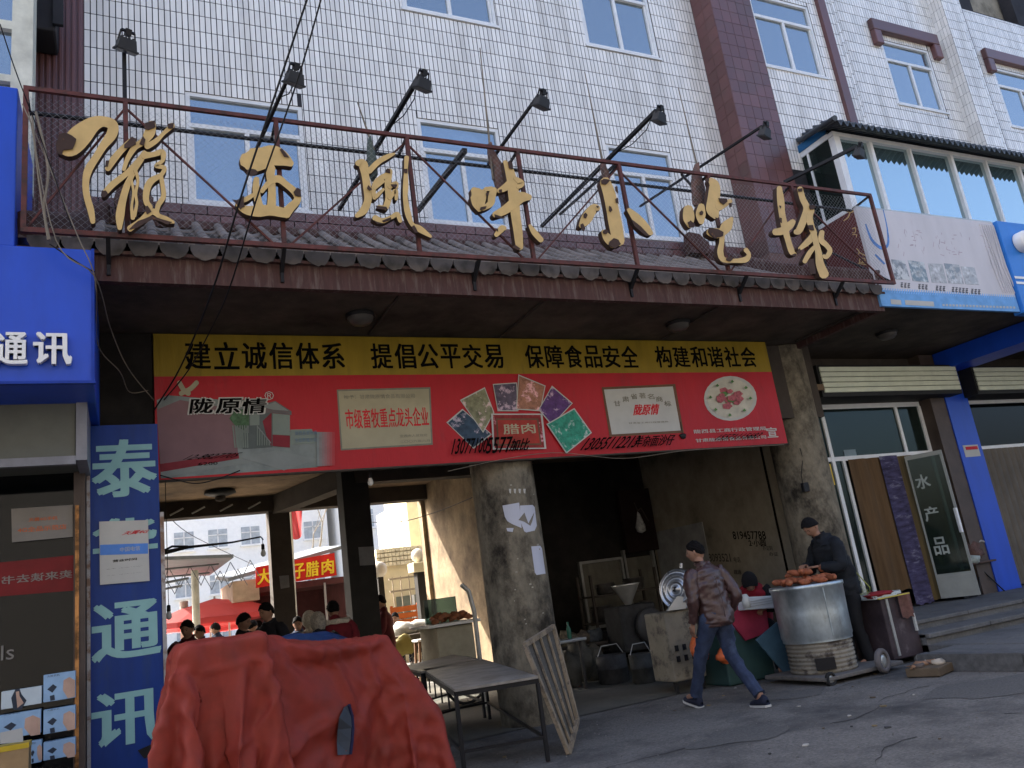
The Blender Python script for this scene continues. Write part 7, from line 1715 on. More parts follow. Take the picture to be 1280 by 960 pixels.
98,17,16,17,16,17,16,17,16,17,17,16,17,10,-1,0,0,0,0,-5,-5,-4,-4,-3,-3,-1,-2,0,-1,0,0,-14,-13,-14,-15,-14,-14,-14,-13,-16,-16,-15,-16,-14,-16,-15,-14,-14,
98,16,17,16,17,16,17,16,17,17,16,17,16,11,-1,0,0,0,0,-4,-5,-5,-4,-3,-2,-2,-2,0,-1,0,1,-12,-15,-14,-15,-14,-14,-15,-14,-14,-14,-16,-16,-16,-17,-13,-14,-14,
98,16,16,17,16,17,17,16,17,16,17,16,17,11,-1,0,0,0,0,-4,-5,-4,-3,-4,-2,-2,-2,-1,-1,0,1,-11,-15,-14,-14,-14,-14,-13,-15,-15,-16,-16,-15,-16,-16,-13,-15,-13,
97,17,16,17,16,17,16,17,16,17,16,17,16,12,-1,0,0,0,1,-5,-4,-4,-4,-3,-3,-2,-2,-1,-1,0,1,-10,-15,-15,-15,-14,-13,-12,-14,-15,-15,-17,-16,-16,-16,-14,-14,-17,
97,16,17,16,16,17,16,17,16,17,16,17,15,14,-1,0,0,0,0,-4,-4,-5,-4,-3,-3,-2,-1,-1,-1,0,1,-9,-15,-15,-15,-15,-14,-14,-13,-14,-16,-16,-17,-16,-16,-16,-14,-12,
96,17,16,16,17,16,16,17,16,15,15,15,15,12,-1,0,0,0,-1,-1,-1,-2,-1,-3,-4,-3,-2,-1,-1,0,1,-9,-15,-15,-14,-15,-13,-15,-13,-15,-16,-17,-16,-16,-17,-16,-15,-12,
95,17,16,16,16,16,15,15,15,15,14,15,14,12,-1,1,0,0,-1,-1,-2,-2,-1,-1,0,-1,0,-2,-2,0,1,-8,-15,-15,-14,-15,-14,-14,-13,-16,-17,-16,-17,-16,-17,-16,-15,-13,
93,16,15,16,14,16,14,15,15,15,15,14,15,10,0,2,0,-1,0,-1,-1,-1,-1,0,-1,-1,0,0,0,0,1,-11,-15,-14,-14,-15,-14,-15,-14,-15,-15,-16,-16,-16,-17,-16,-16,-13,
88,15,15,15,15,15,14,15,15,15,15,15,15,13,-1,1,0,-1,0,0,-1,0,0,-1,0,0,0,-1,0,0,-1,-11,-15,-16,-15,-15,-14,-15,-14,-15,-14,-14,-15,-14,-16,-16,-15,-9,
81,15,15,15,15,14,15,15,15,15,15,15,12,9,0,0,0,-1,0,-1,0,-1,0,-1,0,-1,0,-1,0,-1,-1,-4,-13,-12,-16,-16,-15,-15,-14,-15,-15,-14,-14,-14,-13,-15,-16,-10,
75,14,15,15,15,15,15,15,15,15,14,11,12,3,2,-1,0,-1,0,-1,0,-1,0,-1,0,-1,0,-1,0,-1,-1,-2,-8,-13,-12,-15,-16,-16,-15,-14,-15,-14,-15,-14,-13,-14,-9,-9,
67,15,15,15,15,15,15,15,15,13,11,12,9,1,2,-1,-1,0,-1,0,-1,0,-1,0,-1,0,-1,0,0,-1,-1,-1,-5,-11,-12,-12,-14,-16,-15,-16,-15,-15,-14,-15,-14,-10,-13,-2,
61,14,15,15,15,15,15,15,11,12,12,10,6,1,2,-1,-1,0,-1,0,-1,0,-1,0,-1,0,-1,0,0,-1,-1,-1,-3,-9,-12,-11,-12,-12,-16,-15,-16,-15,-15,-15,-13,-11,-7,-1,
54,15,15,15,15,15,13,11,12,12,11,8,4,1,1,0,-1,0,-1,-1,0,-1,0,-1,0,0,-1,0,0,-1,-1,-2,-2,-5,-12,-11,-12,-10,-11,-16,-15,-16,-15,-15,-7,-5,-8,-6,
47,15,16,15,14,12,11,12,11,12,9,7,3,1,1,-1,0,-1,0,-1,0,-1,0,-1,0,-1,0,-1,0,0,-1,-2,-1,-4,-9,-12,-11,-12,-11,-10,-14,-14,-15,-14,-14,0,1,-6,
41,15,16,12,12,12,11,11,12,10,8,6,2,1,1,-1,0,-1,0,-1,0,-1,0,-1,0,-1,0,-1,0,0,-1,-2,-1,-3,-6,-11,-12,-11,-12,-11,-9,-13,-15,-8,-10,-12,3,3,
36,14,11,12,11,12,12,11,10,9,7,5,2,1,1,-1,-1,0,-1,0,-1,0,-1,0,-1,0,-1,0,1,-1,-1,-2,-1,-3,-4,-9,-11,-12,-11,-12,-10,-9,-10,-9,-13,-4,3,-3,
29,9,12,11,12,12,11,10,10,8,7,4,0,2,1,-1,-1,0,-1,0,-1,0,-1,0,-1,0,-1,0,1,-2,-1,-1,-1,-3,-3,-6,-11,-11,-12,-10,-13,-3,-11,-7,-5,-6,4,-4,
31,4,4,11,12,11,10,11,8,7,7,2,1,2,1,-1,-1,0,-1,0,-1,0,-1,-1,0,0,-1,1,0,-1,-2,-1,0,-4,-3,-3,-10,-11,-11,-10,-11,-9,-8,6,0,-7,-5,0,
26,1,6,6,12,10,10,9,7,7,7,1,1,2,1,-1,-1,-1,0,-1,0,-1,0,-1,0,-1,0,1,0,0,-3,-1,-1,-2,-4,-3,-5,-12,-8,-10,-9,-13,-3,0,8,-1,-7,4,
26,4,-4,4,9,9,11,7,7,7,6,0,1,2,1,-1,-1,-1,0,-1,0,-1,0,-1,0,-1,0,1,1,-1,0,-4,-1,-2,-3,-4,-2,-10,-10,-9,-7,-3,-3,2,-2,5,-5,0]]
def tarp():
    NY, NX = 45, 48
    a = np.array(DRAPE).reshape(3, NY, NX).transpose(1, 2, 0)
    a = np.cumsum(a, axis=1)*.005+np.array([-2, 3, -.1])
    def up(a, k):
        n = a.shape[0]; p = np.concatenate([a[:1], a, a[-1:]], 0); out = []
        for t in np.arange(k)/k:
            p0, p1, p2, p3 = p[:n-1], p[1:n], p[2:n+1], np.concatenate([p[3:n+1], p[-1:]], 0)
            out.append(.5*((2*p1)+(p2-p0)*t+(2*p0-5*p1+4*p2-p3)*t*t+(3*p1-p0-3*p2+p3)*t**3))
        o = np.stack(out, 1).reshape(-1, *a.shape[1:]); return np.concatenate([o, a[-1:]], 0)
    a = up(a, 4); a = up(a.transpose(1, 0, 2), 4).transpose(1, 0, 2)
    du = np.gradient(a, axis=1); dv = np.gradient(a, axis=0); nn = np.cross(du, dv); nn /= np.linalg.norm(nn, axis=2, keepdims=True)+1e-9
    H, W = a.shape[:2]; dsp = np.zeros((H, W))
    for j in range(H):
        for i in range(W):
            q = Vector((i*.045, j*.045, 3.3)); w_ = noise.noise(q*.6)
            r1 = 1-abs(noise.noise(Vector((q.x*.9+w_*2, q.y*.35, 1)))*2.2); r2 = 1-abs(noise.noise(Vector((q.x*.5, q.y*1.3+w_*2, 7)))*2.4)
            r3 = 1-abs(noise.noise(Vector((q.x*2.6, q.y*2.6, 9+w_)))*2.5)
            dsp[j, i] = .013*max(0, r1)**6+.012*max(0, r2)**7+.003*max(0, r3)**6
    jj, ii = np.mgrid[0:H, 0:W]; U = ii/(W-1); V = jj/(H-1)
    for (u0, v0, u1, v1, am, wd) in ((.40, .40, .56, .06, .05, .012), (.36, .42, .33, .02, .03, .008), (.62, .38, .5, .12, .03, .009), (.66, .4, .7, .05, .03, .008), (.30, .36, .25, .05, .03, .01), (.44, .3, .45, .02, .02, .006),
                                     (.5, .44, .66, .37, .02, .008), (.74, .4, .82, .1, .03, .01), (.55, .2, .62, .03, .02, .007), (.7, .3, .6, .2, .015, .006), (.33, .47, .5, .42, .018, .007), (.6, .5, .72, .42, .02, .007)):
        L2 = (u1-u0)**2+(v1-v0)**2; t = np.clip(((U-u0)*(u1-u0)+(V-v0)*(v1-v0))/L2, 0, 1)
        bend = .02*np.sin(t*3.1+u0*20); d = np.hypot(U-u0-t*(u1-u0)-bend*(v1-v0)*4, V-v0-t*(v1-v0)+bend*(u1-u0)*4)
        dsp += am*np.sin(np.pi*np.clip(t*.9+.05, 0, 1))*(np.exp(-np.abs(d)/wd)-.45*np.exp(-(np.abs(d)-wd*3)**2/(wd*1.5)**2))
    a = a+nn*dsp[..., None]
    m = MB(); m.add([tuple(p) for p in a.reshape(-1, 3)], [(j*W+i, j*W+i+1, (j+1)*W+i+1, (j+1)*W+i) for j in range(H-1) for i in range(W-1)], smooth=True)
    return m
TM = mat('faded_red_tarpaulin', (.225, .03, .019), .6, var=.12, scale=9, col2=(.13, .025, .017), lo=.5, hi=.8, scale2=2.2, bump=.08, detail=8, rv=.15)
T_ = thing('covered_stall', 'market stall completely covered by a faded red tarpaulin at the passage entrance', 'stall', (1.2, 5.9, 0))
tp = tarp().build('tarpaulin', TM, T_)
m = MB(); m.box((.33, 5.42, 0), (.7, 6.22, 1.3)); m.box((.76, 6.0, 0), (1.6, 6.45, 1.0)); m.build('stall_crates', K['beam'], T_)
from mathutils.bvhtree import BVHTree
_bv = BVHTree.FromPolygons([tuple(v.co+tp.matrix_basis.translation+T_.location) for v in tp.data.vertices], [tuple(p.vertices) for p in tp.data.polygons])
def on_tarp(x, y, off=.03):
    d = (_r2*((x-640)/FOC)+_u2*(-(y-480)/FOC)+_fw).normalized(); h, n_, i_, t = _bv.ray_cast(Vector((0, 0, EYE)), d)
    return (h-d*off) if h else None
m = MB(); L1 = [(430, 884), (424, 897), (422, 912), (421, 928), (422, 944)]; L2 = [(436, 881), (440, 895), (441, 910), (440, 926), (438, 943)]
q = [(on_tarp(*a), on_tarp(*b)) for a, b in zip(L1, L2)]
if all(a and b for a, b in q):
    for (a, b), (c, d) in zip(q, q[1:]): m.quad(a, c, d, b)
    m.build('slit', mat('slit_lining', (.05, .06, .075), .7), T_)
    m = MB(); m.tube([b for a, b in q], .012, 6); m.build('slit_edge', mat('navy_edge', (.012, .015, .05), .7), T_)
m = MB(); pts = [on_tarp(x, y, .0) for x, y in ((326, 800), (331, 830), (340, 862), (352, 900), (366, 940))]
bt = MB(); b0 = P(345, 798, 6.75)
bt.ball((P(372, 800, 6.75).x, 6.75, P(372, 798, 6.75).z-.12), .42, 20, sc=(1.1, .5, .38), jit=.35); bt.build('blue_tarp', mat('blue_tarp', (.012, .03, .09), .55, var=.3, scale=8, bump=.4), None, 'folded blue tarp heaped behind the red tarpaulin', 'tarp')
# ------------------------------------------------------------------ people
def lerp_path(pts, n=4):
    out = []; k = len(pts)
    for i in range(k-1):
        p0 = pts[max(0, i-1)]; p1 = pts[i]; p2 = pts[i+1]; p3 = pts[min(k-1, i+2)]
        for j in range(n):
            t = j/n; out.append(tuple(.5*((2*b)+(c-a)*t+(2*a-5*b+4*c-d)*t*t+(3*b-a-3*c+d)*t**3) for a, b, c, d in zip(p0, p1, p2, p3)))
    out.append(pts[-1]); return out
def loft(mb, secs, n=20, fold=.0, seed=0, mi=0, sub=4, closed=True, fs=9, sq=2.4):
    "secs: (x, y, z, rx, ry, tilt) elliptical sections; superellipse outline with soft folds"
    S_ = lerp_path([tuple(q)+(0,)*(6-len(q)) for q in secs], sub); vs = []
    for k, (x, y, z, rx, ry, tl) in enumerate(S_):
        a_ = S_[max(0, k-1)]; b_ = S_[min(len(S_)-1, k+1)]
        d = Vector((b_[0]-a_[0], b_[1]-a_[1], b_[2]-a_[2])); d = d.normalized() if d.length > 1e-6 else Vector((0, 0, 1))
        rt = Vector((math.cos(tl), math.sin(tl), 0)); rt = (rt-d*rt.dot(d)).normalized(); fw = d.cross(rt)
        for j in range(n):
            a = 2*math.pi*j/n; c, s_ = math.cos(a), math.sin(a); e = 2/sq
            u = math.copysign(abs(c)**e, c); v = math.copysign(abs(s_)**e, s_)
            p = Vector((x, y, z))+rt*rx*u+fw*ry*v
            if fold:
                nn = (rt*u+fw*v).normalized(); q = p*fs+Vector((seed, seed*2, 0)); q.z *= 1.7
                p += nn*fold*(1.2*abs(noise.noise(q))-.3+.5*noise.noise(q*2.1))
            vs.append(p)
    K_ = len(S_)
    mb.add(vs, [(k*n+j, k*n+(j+1) % n, (k+1)*n+(j+1) % n, (k+1)*n+j) for k in range(K_-1) for j in range(n)], mi, True)
    if closed:
        for k, fl in ((0, True), (K_-1, False)):
            c = sum((vs[k*n+j] for j in range(n)), Vector())/n; ring = [vs[k*n+j] for j in range(n)]+[c]
            mb.add(ring, [((j+1) % n, j, n) if fl else (j, (j+1) % n, n) for j in range(n)], mi, True)
    return mb
def limb(mb, pts, n=14, fold=.0, seed=0, mi=0): return loft(mb, [(p[0], p[1], p[2], p[3], p[3] if len(p) < 5 else p[4], 0) for p in pts], n, fold, seed, mi, 5, True, 14, 2.1)
def head_mesh(mb, c, r=.098, yaw=0, pitch=0, detail=True):
    R3 = Matrix.Rotation(yaw, 3, 'Z') @ Matrix.Rotation(pitch, 3, 'X'); n, m = 28, 20; vs = []
    G = lambda x, z, x0, z0, sx, sz: math.exp(-((x-x0)/sx)**2-((z-z0)/sz)**2)
    for i in range(m+1):
        t = math.pi*i/m
        for j in range(n):
            a = 2*math.pi*j/n; x, y, z = math.sin(t)*math.cos(a), math.sin(t)*math.sin(a), math.cos(t)
            X = x*.8; Y = y*.98; Z = z*1.2
            if z < -.1: X *= 1-.3*min(1, (-z-.1)/.9); Y *= 1-.12*(-z-.1)
            if y > 0:
                Y += .23*G(X, Z, 0, -.22, .13, .2)+.1*G(X, Z, 0, .02, .1, .2)-.1*G(abs(X), Z, .3, .06, .16, .1)+.06*G(X, Z, 0, -.52, .3, .07)-.05*G(X, Z, 0, -.58, .3, .03)+.1*G(X, Z, 0, -.85, .3, .18)
            vs.append(R3 @ (Vector((X, Y, Z))*r)+Vector(c))
    mb.add(vs, [(i*n+j, (i+1)*n+j, (i+1)*n+(j+1) % n, i*n+(j+1) % n) for i in range(m) for j in range(n)], 0, True)
    for s_ in (-1, 1):
        mb.ball(R3 @ (Vector((s_*.8, -.05, -.05))*r)+Vector(c), r*.2, 8, sc=(.45, .8, 1.3), rot=R3)
    return R3
def eyes(par, c, R3, r):
    m = MB(); c = Vector(c)
    for s_ in (-1, 1):
        m.ball(c+R3 @ (Vector((s_*.3, .84, .04))*r), r*.09, 8, sc=(1.3, .5, .7)); m.tube([c+R3 @ (Vector((s_*q, w_, z))*r) for q, w_, z in ((.14, .93, .2), (.32, .88, .25), (.48, .76, .19))], r*.035, 5)
    m.tube([c+R3 @ (Vector((q, w_, -.56))*r) for q, w_ in ((-.2, .9), (0, .96), (.2, .9))], r*.025, 5)
    m.build('eyes_and_brows', mat('dark_feature', (.012, .007, .006), .5), par, local=True)
def hair_mesh(mb, c, R3, r=.098, low=-.35, frizz=.09, th=1.08):
    n, m = 36, 22; vs = []; c = Vector(c)
    for i in range(m+1):
        for j in range(n):
            a = 2*math.pi*j/n; front = max(0, math.sin(a))
            tmax = math.pi*(.5+.5*(-low)*.75)*(1-front*.5-(.2 if low > -.6 else 0)*max(0, 1-abs(math.sin(a))*1.4)); t = tmax*i/m
            x, y, z = math.sin(t)*math.cos(a)*.83, math.sin(t)*math.sin(a)*1.0, math.cos(t)*1.2
            p = Vector((x, y, z))*r*th*(1-.06*(i == m)); p *= 1+frizz*noise.noise(p*60+c*5)+frizz*1.2*abs(noise.noise(Vector((p.x*150, p.y*150, p.z*40))))-frizz*(2.2*(i/m)**6)*abs(noise.noise(Vector((a*3, 5, c.x))))
            vs.append(R3 @ p+c)
    mb.add(vs, [(i*n+j, (i+1)*n+j, (i+1)*n+(j+1) % n, i*n+(j+1) % n) for i in range(m) for j in range(n)], 0, True); return mb
def hand(mb, wr, d, up, curl=.5, side=1, s_=1.0):
    "palm with four fingers and a thumb; wr wrist, d pointing direction, up = back of the hand"
    d = Vector(d).normalized(); up = Vector(up); up = (up-d*up.dot(d)).normalized(); sd2 = d.cross(up)*side
    wr = Vector(wr)
    loft_pts = [wr-d*.02*s_, wr+d*.03*s_, wr+d*.085*s_]; w3 = [.026, .038, .041]; vs = []
    n = 12
    for p, w_ in zip(loft_pts, w3):
        for j in range(n):
            a = 2*math.pi*j/n; vs.append(p+sd2*w_*s_*math.cos(a)+up*.014*s_*math.sin(a)*(1.3 if w_ < .03 else 1))
    mb.add(vs, [(k*n+j, k*n+(j+1) % n, (k+1)*n+(j+1) % n, (k+1)*n+j) for k in range(2) for j in range(n)]+[tuple(range(2*n, 3*n))], 0, True)
    for i, (off, L2) in enumerate(((-.03, .062), (-.01, .074), (.01, .078), (.03, .07))):
        b = wr+d*.08*s_+sd2*off*s_; c1 = curl*(1.0+.12*(i-1.5)); pts = [b]; ang = 0; p = b
        for k, f in enumerate((.45, .32, .25)):
            ang += c1*(.6 if k == 0 else .8); dd = d*math.cos(ang)-up*math.sin(ang); p = p+dd*L2*f*s_; pts.append(p)
        mb.tube(pts, [.0095*s_, .009*s_, .0082*s_, .0055*s_], 8)
    b = wr+d*.025*s_-sd2*.03*s_; mb.tube([b, b+(d*.6-sd2*.7-up*.2)*.035*s_, b+(d*.9-sd2*.6-up*.5)*.058*s_, b+(d*1.1-sd2*.35-up*.7)*.08*s_], [.012*s_, .0115*s_, .0095*s_, .006*s_], 8)
skinm = mat('skin', (.3, .165, .11), .55, var=.08, scale=20); hairm = mat('black_hair', (.006, .005, .005), .85, var=.3, scale=60, bump=.4, spec=.15)
def root(lab, loc, hd): 
    t = thing('person', lab, 'person', loc); t.rotation_euler = (0, 0, hd); WL[t.name] = Vector((0, 0, 0)); return t
def shoe(par, an, dr, m_, pitch=0, sole=None):
    "an ankle, dr toe direction in plan"
    d = Vector((dr[0], dr[1], 0)).normalized(); s_ = Vector((d.y, -d.x, 0)); an = Vector(an)
    pv = an-Vector((0, 0, .09)); 
    def T(p, y, z): 
        yy = y*math.cos(pitch)-z*math.sin(pitch); zz = y*math.sin(pitch)+z*math.cos(pitch); return pv+s_*p+d*yy+Vector((0, 0, zz))
    def ring(y, w_, h, z0): return [T(w_*math.cos(a)*(1 if math.sin(a) > 0 else 1.05), y, z0+max(0, math.sin(a))*h) for a in [2*math.pi*j/14 for j in range(14)]]
    m = MB(); rs = [ring(-.075, .022, .05, .02), ring(-.065, .036, .09, .02), ring(-.02, .041, .105, .02), ring(.04, .043, .085, .02), ring(.1, .048, .06, .02), ring(.15, .046, .048, .02), ring(.185, .03, .036, .02), ring(.195, .012, .02, .02)]
    vs = [p for r in rs for p in r]; n = 14
    m.add(vs, [(k*n+j, k*n+(j+1) % n, (k+1)*n+(j+1) % n, (k+1)*n+j) for k in range(len(rs)-1) for j in range(n)]+[tuple(range(n)), tuple(range(8*n-1, 7*n-1, -1))], 0, True)
    so_ = m.build('shoe', m_, par, local=True)
    m = MB(); out = [(-.08, .02), (-.07, .042), (0, .046), (.09, .053), (.16, .05), (.2, .022)]
    top = [T(w_, y, .022) for y, w_ in out]+[T(-w_, y, .022) for y, w_ in out[::-1]]; m.prism(top, T(0, 0, 0)-T(0, 0, .022)); m.build('sole', sole or mat('pale_sole', (.45, .45, .43), .7), so_, local=True)

def body(par, J, head_yaw=0, head_pitch=0, hands=True, curl=.5, hr=.098, low=-.35):
    "continuous figure: torso, neck, limbs grown from one skeleton, then head and hands joined to it"
    order = ['pel', 'wai', 'che', 'nec', 'hea', 'shL', 'elL', 'wrL', 'shR', 'elR', 'wrR', 'hiL', 'knL', 'anL', 'hiR', 'knR', 'anR', 'toL', 'toR']
    rad = dict(pel=.12, wai=.105, che=.13, nec=.052, hea=.06, sh=.058, el=.042, wr=.027, hi=.085, kn=.056, an=.038, to=.03)
    nodes = [(*J[k], rad.get(k, rad.get(k[:2], .05))) for k in order]; ix = {k: i for i, k in enumerate(order)}
    ed = [('pel', 'wai'), ('wai', 'che'), ('che', 'nec'), ('nec', 'hea'), ('che', 'shL'), ('shL', 'elL'), ('elL', 'wrL'), ('che', 'shR'), ('shR', 'elR'), ('elR', 'wrR'), ('pel', 'hiL'), ('hiL', 'knL'), ('knL', 'anL'), ('anL', 'toL'), ('pel', 'hiR'), ('hiR', 'knR'), ('knR', 'anR'), ('anR', 'toR')]
    b = skin('body', nodes, [(ix[a], ix[c]) for a, c in ed], skinm, par, 2)
    m = MB(); R3 = head_mesh(m, J['hea'], hr, head_yaw, head_pitch)
    if hands:
        for s_, k in ((-1, 'L'), (1, 'R')):
            w_ = Vector(J['wr'+k]); d = w_-Vector(J['el'+k]); hand(m, w_+d.normalized()*.02, d, J.get('up'+k, (s_*1, 0, .01)), curl, s_)
    # join head and hands into the body mesh
    bm = bmesh.new(); bm.from_mesh(b.data); n0 = len(bm.verts); 
    nv = [bm.verts.new(p) for p in m.v]
    for f in m.f:
        try: q = bm.faces.new([nv[i] for i in f]); q.smooth = True
        except ValueError: pass
    bm.to_mesh(b.data); bm.free(); b['label'] = ''; del b['label']
    eyes(par, J['hea'], R3, hr)
    if J.get('hair', 1):
        h = MB(); hair_mesh(h, J['hea'], R3, hr, low); h.build('hair', J.get('hairm', hairm), par, local=True)
    return R3

# man in the leather jacket walking into the passage
leather = mat('brown_leather', (.06, .03, .027), .38, var=.25, scale=9, spec=.5, bump=.35)
jeans = mat('blue_jeans', (.032, .045, .085), .85, var=.3, scale=7, col2=(.065, .09, .15), lo=.55, hi=.75, scale2=4)
W = root('person walking into the passage in a brown leather jacket, blue jeans and dark sneakers', (5.83, 7.47, -.004), math.radians(4))
J = dict(pel=(.02, 0, .93), wai=(.02, 0, 1.08), che=(.0, .03, 1.3), nec=(-.01, .05, 1.49), hea=(-.02, .09, 1.645), shL=(-.19, .03, 1.42), elL=(-.25, .0, 1.14), wrL=(-.24, .1, .89), shR=(.19, .02, 1.42), elR=(.27, -.1, 1.15), wrR=(.25, .04, .93),
         hiL=(-.09, .02, .9), knL=(-.12, .22, .5), anL=(-.14, .4, .115), hiR=(.1, 0, .9), knR=(.12, .0, .49), anR=(.06, -.41, .11), toL=(-.16, .52, .1), toR=(.07, -.3, .04), upL=(-1, 0, .1), upR=(1, 0, .1))
body(W, J, math.radians(38), math.radians(-6), low=-.3)
m = MB(); loft(m, [(.02, 0, .83, .185, .125), (.02, 0, .86, .2, .14), (.02, 0, .95, .2, .145), (.01, .01, 1.1, .2, .135), (0, .03, 1.28, .225, .145), (0, .03, 1.4, .215, .125), (-.0, .04, 1.47, .13, .085), (-.01, .045, 1.5, .075, .07), (-.01, .045, 1.54, .07, .07)], 44, .032, 3, sub=7)
limb(m, [(-.16, .03, 1.43, .07), (-.215, .025, 1.36, .082), (-.245, .01, 1.22, .07), (-.26, .0, 1.12, .064), (-.25, .05, 1.0, .055), (-.24, .095, .9, .045)], 24, .028, 1)
limb(m, [(.16, .02, 1.43, .07), (.215, .0, 1.36, .082), (.26, -.06, 1.23, .07), (.28, -.1, 1.13, .066), (.27, -.03, 1.02, .056), (.25, .04, .93, .046)], 24, .028, 2)
jk = m.build('jacket', leather, W, local=True)
m = MB(); m.tube([(.02, -.147, .87), (.02, -.15, 1.1), (0, -.125, 1.36)], .005, 5); m.build('back_seam', leather, jk, local=True)
m = MB()
limb(m, [(-.05, .01, .98, .12, .12), (-.09, .02, .88, .105), (-.1, .12, .7, .088), (-.12, .21, .52, .07), (-.13, .29, .33, .062), (-.14, .39, .12, .062)], 26, .024, 5)
limb(m, [(.06, 0, .98, .12, .12), (.1, 0, .88, .108), (.115, .01, .7, .09), (.12, -.02, .5, .072), (.09, -.2, .3, .064), (.06, -.39, .12, .064)], 26, .024, 6)
m.build('trousers', jeans, W, local=True)
navy = mat('navy_sneaker', (.015, .018, .035), .7)
shoe(W, (-.14, .4, .095), (-.05, 1), navy, math.radians(14)); shoe(W, (.06, -.41, .09), (.08, 1), navy, math.radians(-3))

# sweet potato seller
wool = mat('black_wool_hat', (.008, .008, .009), .95, bump=.4, scale=90, var=.3); coat = mat('navy_work_coat', (.012, .015, .02), .75, var=.3, scale=6)
Sx = root('person in a black knit hat and dark jacket bending over the barrel', (8.27, 7.92, .0), math.radians(80)); Sx.scale = (1.04, 1.04, 1.05)
J = dict(pel=(0, -.02, .98), wai=(0, 0, 1.14), che=(0, .09, 1.38), nec=(0, .17, 1.56), hea=(0, .25, 1.69), shL=(-.19, .1, 1.48), elL=(-.27, .16, 1.22), wrL=(-.14, .36, 1.22), shR=(.19, .1, 1.48), elR=(.27, .18, 1.22), wrR=(.1, .39, 1.24),
         hiL=(-.1, -.02, .95), knL=(-.12, .02, .52), anL=(-.13, -.04, .1), hiR=(.1, -.02, .95), knR=(.13, .03, .52), anR=(.14, .0, .1), toL=(-.14, .1, .05), toR=(.16, .12, .05), hair=0, upL=(0, .2, 1), upR=(0, .2, 1))
R3 = body(Sx, J, math.radians(8), math.radians(-38), curl=.7)
m = MB(); hair_mesh(m, J['hea'], R3, .098, -.1, .01, 1.16); rim = [Vector(p) for p in m.v[-36:]]; m.tube(rim+[rim[0]], .012, 8, cap=False); m.build('knit_hat', wool, Sx, local=True)
m = MB(); loft(m, [(0, -.02, .84, .21, .15), (0, -.02, .9, .22, .165), (0, -.01, 1.05, .215, .165), (0, .04, 1.22, .23, .165), (0, .09, 1.4, .235, .155), (0, .12, 1.5, .2, .12), (0, .15, 1.55, .1, .09), (0, .17, 1.6, .08, .08)], 40, .036, 9, sub=6)
limb(m, [(-.15, .1, 1.5, .07), (-.22, .1, 1.42, .085), (-.265, .13, 1.3, .078), (-.28, .17, 1.2, .074), (-.22, .27, 1.2, .064), (-.16, .34, 1.215, .052)], 16, .02, 7)
limb(m, [(.15, .1, 1.5, .07), (.22, .1, 1.42, .085), (.265, .14, 1.3, .078), (.28, .19, 1.2, .074), (.2, .29, 1.21, .064), (.13, .36, 1.235, .052)], 16, .02, 8)
m.build('padded_jacket', coat, Sx, local=True)
blk_t = mat('black_trousers', (.012, .013, .016), .85, var=.3)
m = MB(); limb(m, [(-.06, -.01, 1.0, .13, .13), (-.1, -.02, .9, .11), (-.12, .0, .7, .093), (-.125, .02, .5, .08), (-.13, -.02, .3, .072), (-.135, -.04, .08, .07)], 18, .016, 11)
limb(m, [(.06, -.01, 1.0, .13, .13), (.1, -.02, .9, .11), (.12, .01, .7, .093), (.13, .03, .5, .08), (.14, .0, .3, .072), (.145, 0, .08, .07)], 18, .016, 12); m.build('trousers', blk_t, Sx, local=True)
shoe(Sx, (-.13, -.03, .09), (-.1, 1), blk_t); shoe(Sx, (.14, .01, .09), (.15, 1), blk_t)

# vendor seated behind the table
redv = mat('red_padded_vest', (.22, .012, .022), .75, var=.25, scale=8); hood = mat('black_fleece', (.01, .01, .012), .95)
V = root('person in a black hood and red vest bent forward behind the white carton', (7.72, 9.0, 0), math.radians(140))
J = dict(pel=(0, 0, .62), wai=(0, .04, .76), che=(0, .14, .98), nec=(0, .27, 1.12), hea=(0, .37, 1.2), shL=(-.19, .17, 1.1), elL=(-.25, .26, .86), wrL=(-.12, .46, .84), shR=(.19, .17, 1.1), elR=(.25, .26, .86), wrR=(.12, .46, .84),
         hiL=(-.1, .02, .58), knL=(-.16, .42, .55), anL=(-.16, .4, .1), hiR=(.1, .02, .58), knR=(.16, .42, .55), anR=(.16, .4, .1), toL=(-.16, .52, .05), toR=(.16, .52, .05), hair=0, upL=(0, .2, 1), upR=(0, .2, 1))
R3 = body(V, J, 0, math.radians(-50), curl=.6)
m = MB(); hair_mesh(m, J['hea'], R3, .098, -.75, .02, 1.3); m.build('hood', hood, V, local=True)
m = MB(); loft(m, [(0, -.02, .56, .2, .16), (0, 0, .7, .21, .16), (0, .1, .92, .215, .155), (0, .2, 1.07, .19, .12), (0, .27, 1.13, .09, .08)], 26, .03, 21); vest = m.build('red_vest', redv, V, local=True)
m = MB(); limb(m, [(-.16, .18, 1.1, .07), (-.23, .2, 1.0, .075), (-.26, .27, .86, .068), (-.19, .37, .84, .058), (-.13, .45, .84, .048)], 14, .018, 22); limb(m, [(.16, .18, 1.1, .07), (.23, .2, 1.0, .075), (.26, .27, .86, .068), (.19, .37, .84, .058), (.13, .45, .84, .048)], 14, .018, 23)
limb(m, [(-.08, .0, .6, .12), (-.14, .2, .59, .095), (-.17, .42, .54, .08), (-.165, .4, .3, .07), (-.16, .4, .08, .06)], 14, .012, 24); limb(m, [(.08, .0, .6, .12), (.14, .2, .59, .095), (.17, .42, .54, .08), (.165, .4, .3, .07), (.16, .4, .08, .06)], 14, .012, 25); m.build('black_clothes', hood, V, local=True)
m = MB(); m.rbox((-.22, -.2, .42), (.22, .2, .46), .01)
for a in (-.18, .18):
    for b in (-.16, .16): m.bar((a, b, 0), (a, b, .42), .03)
stq = m.build('stool', K['beam'], V, local=True); bpy.data.objects.remove(stq)

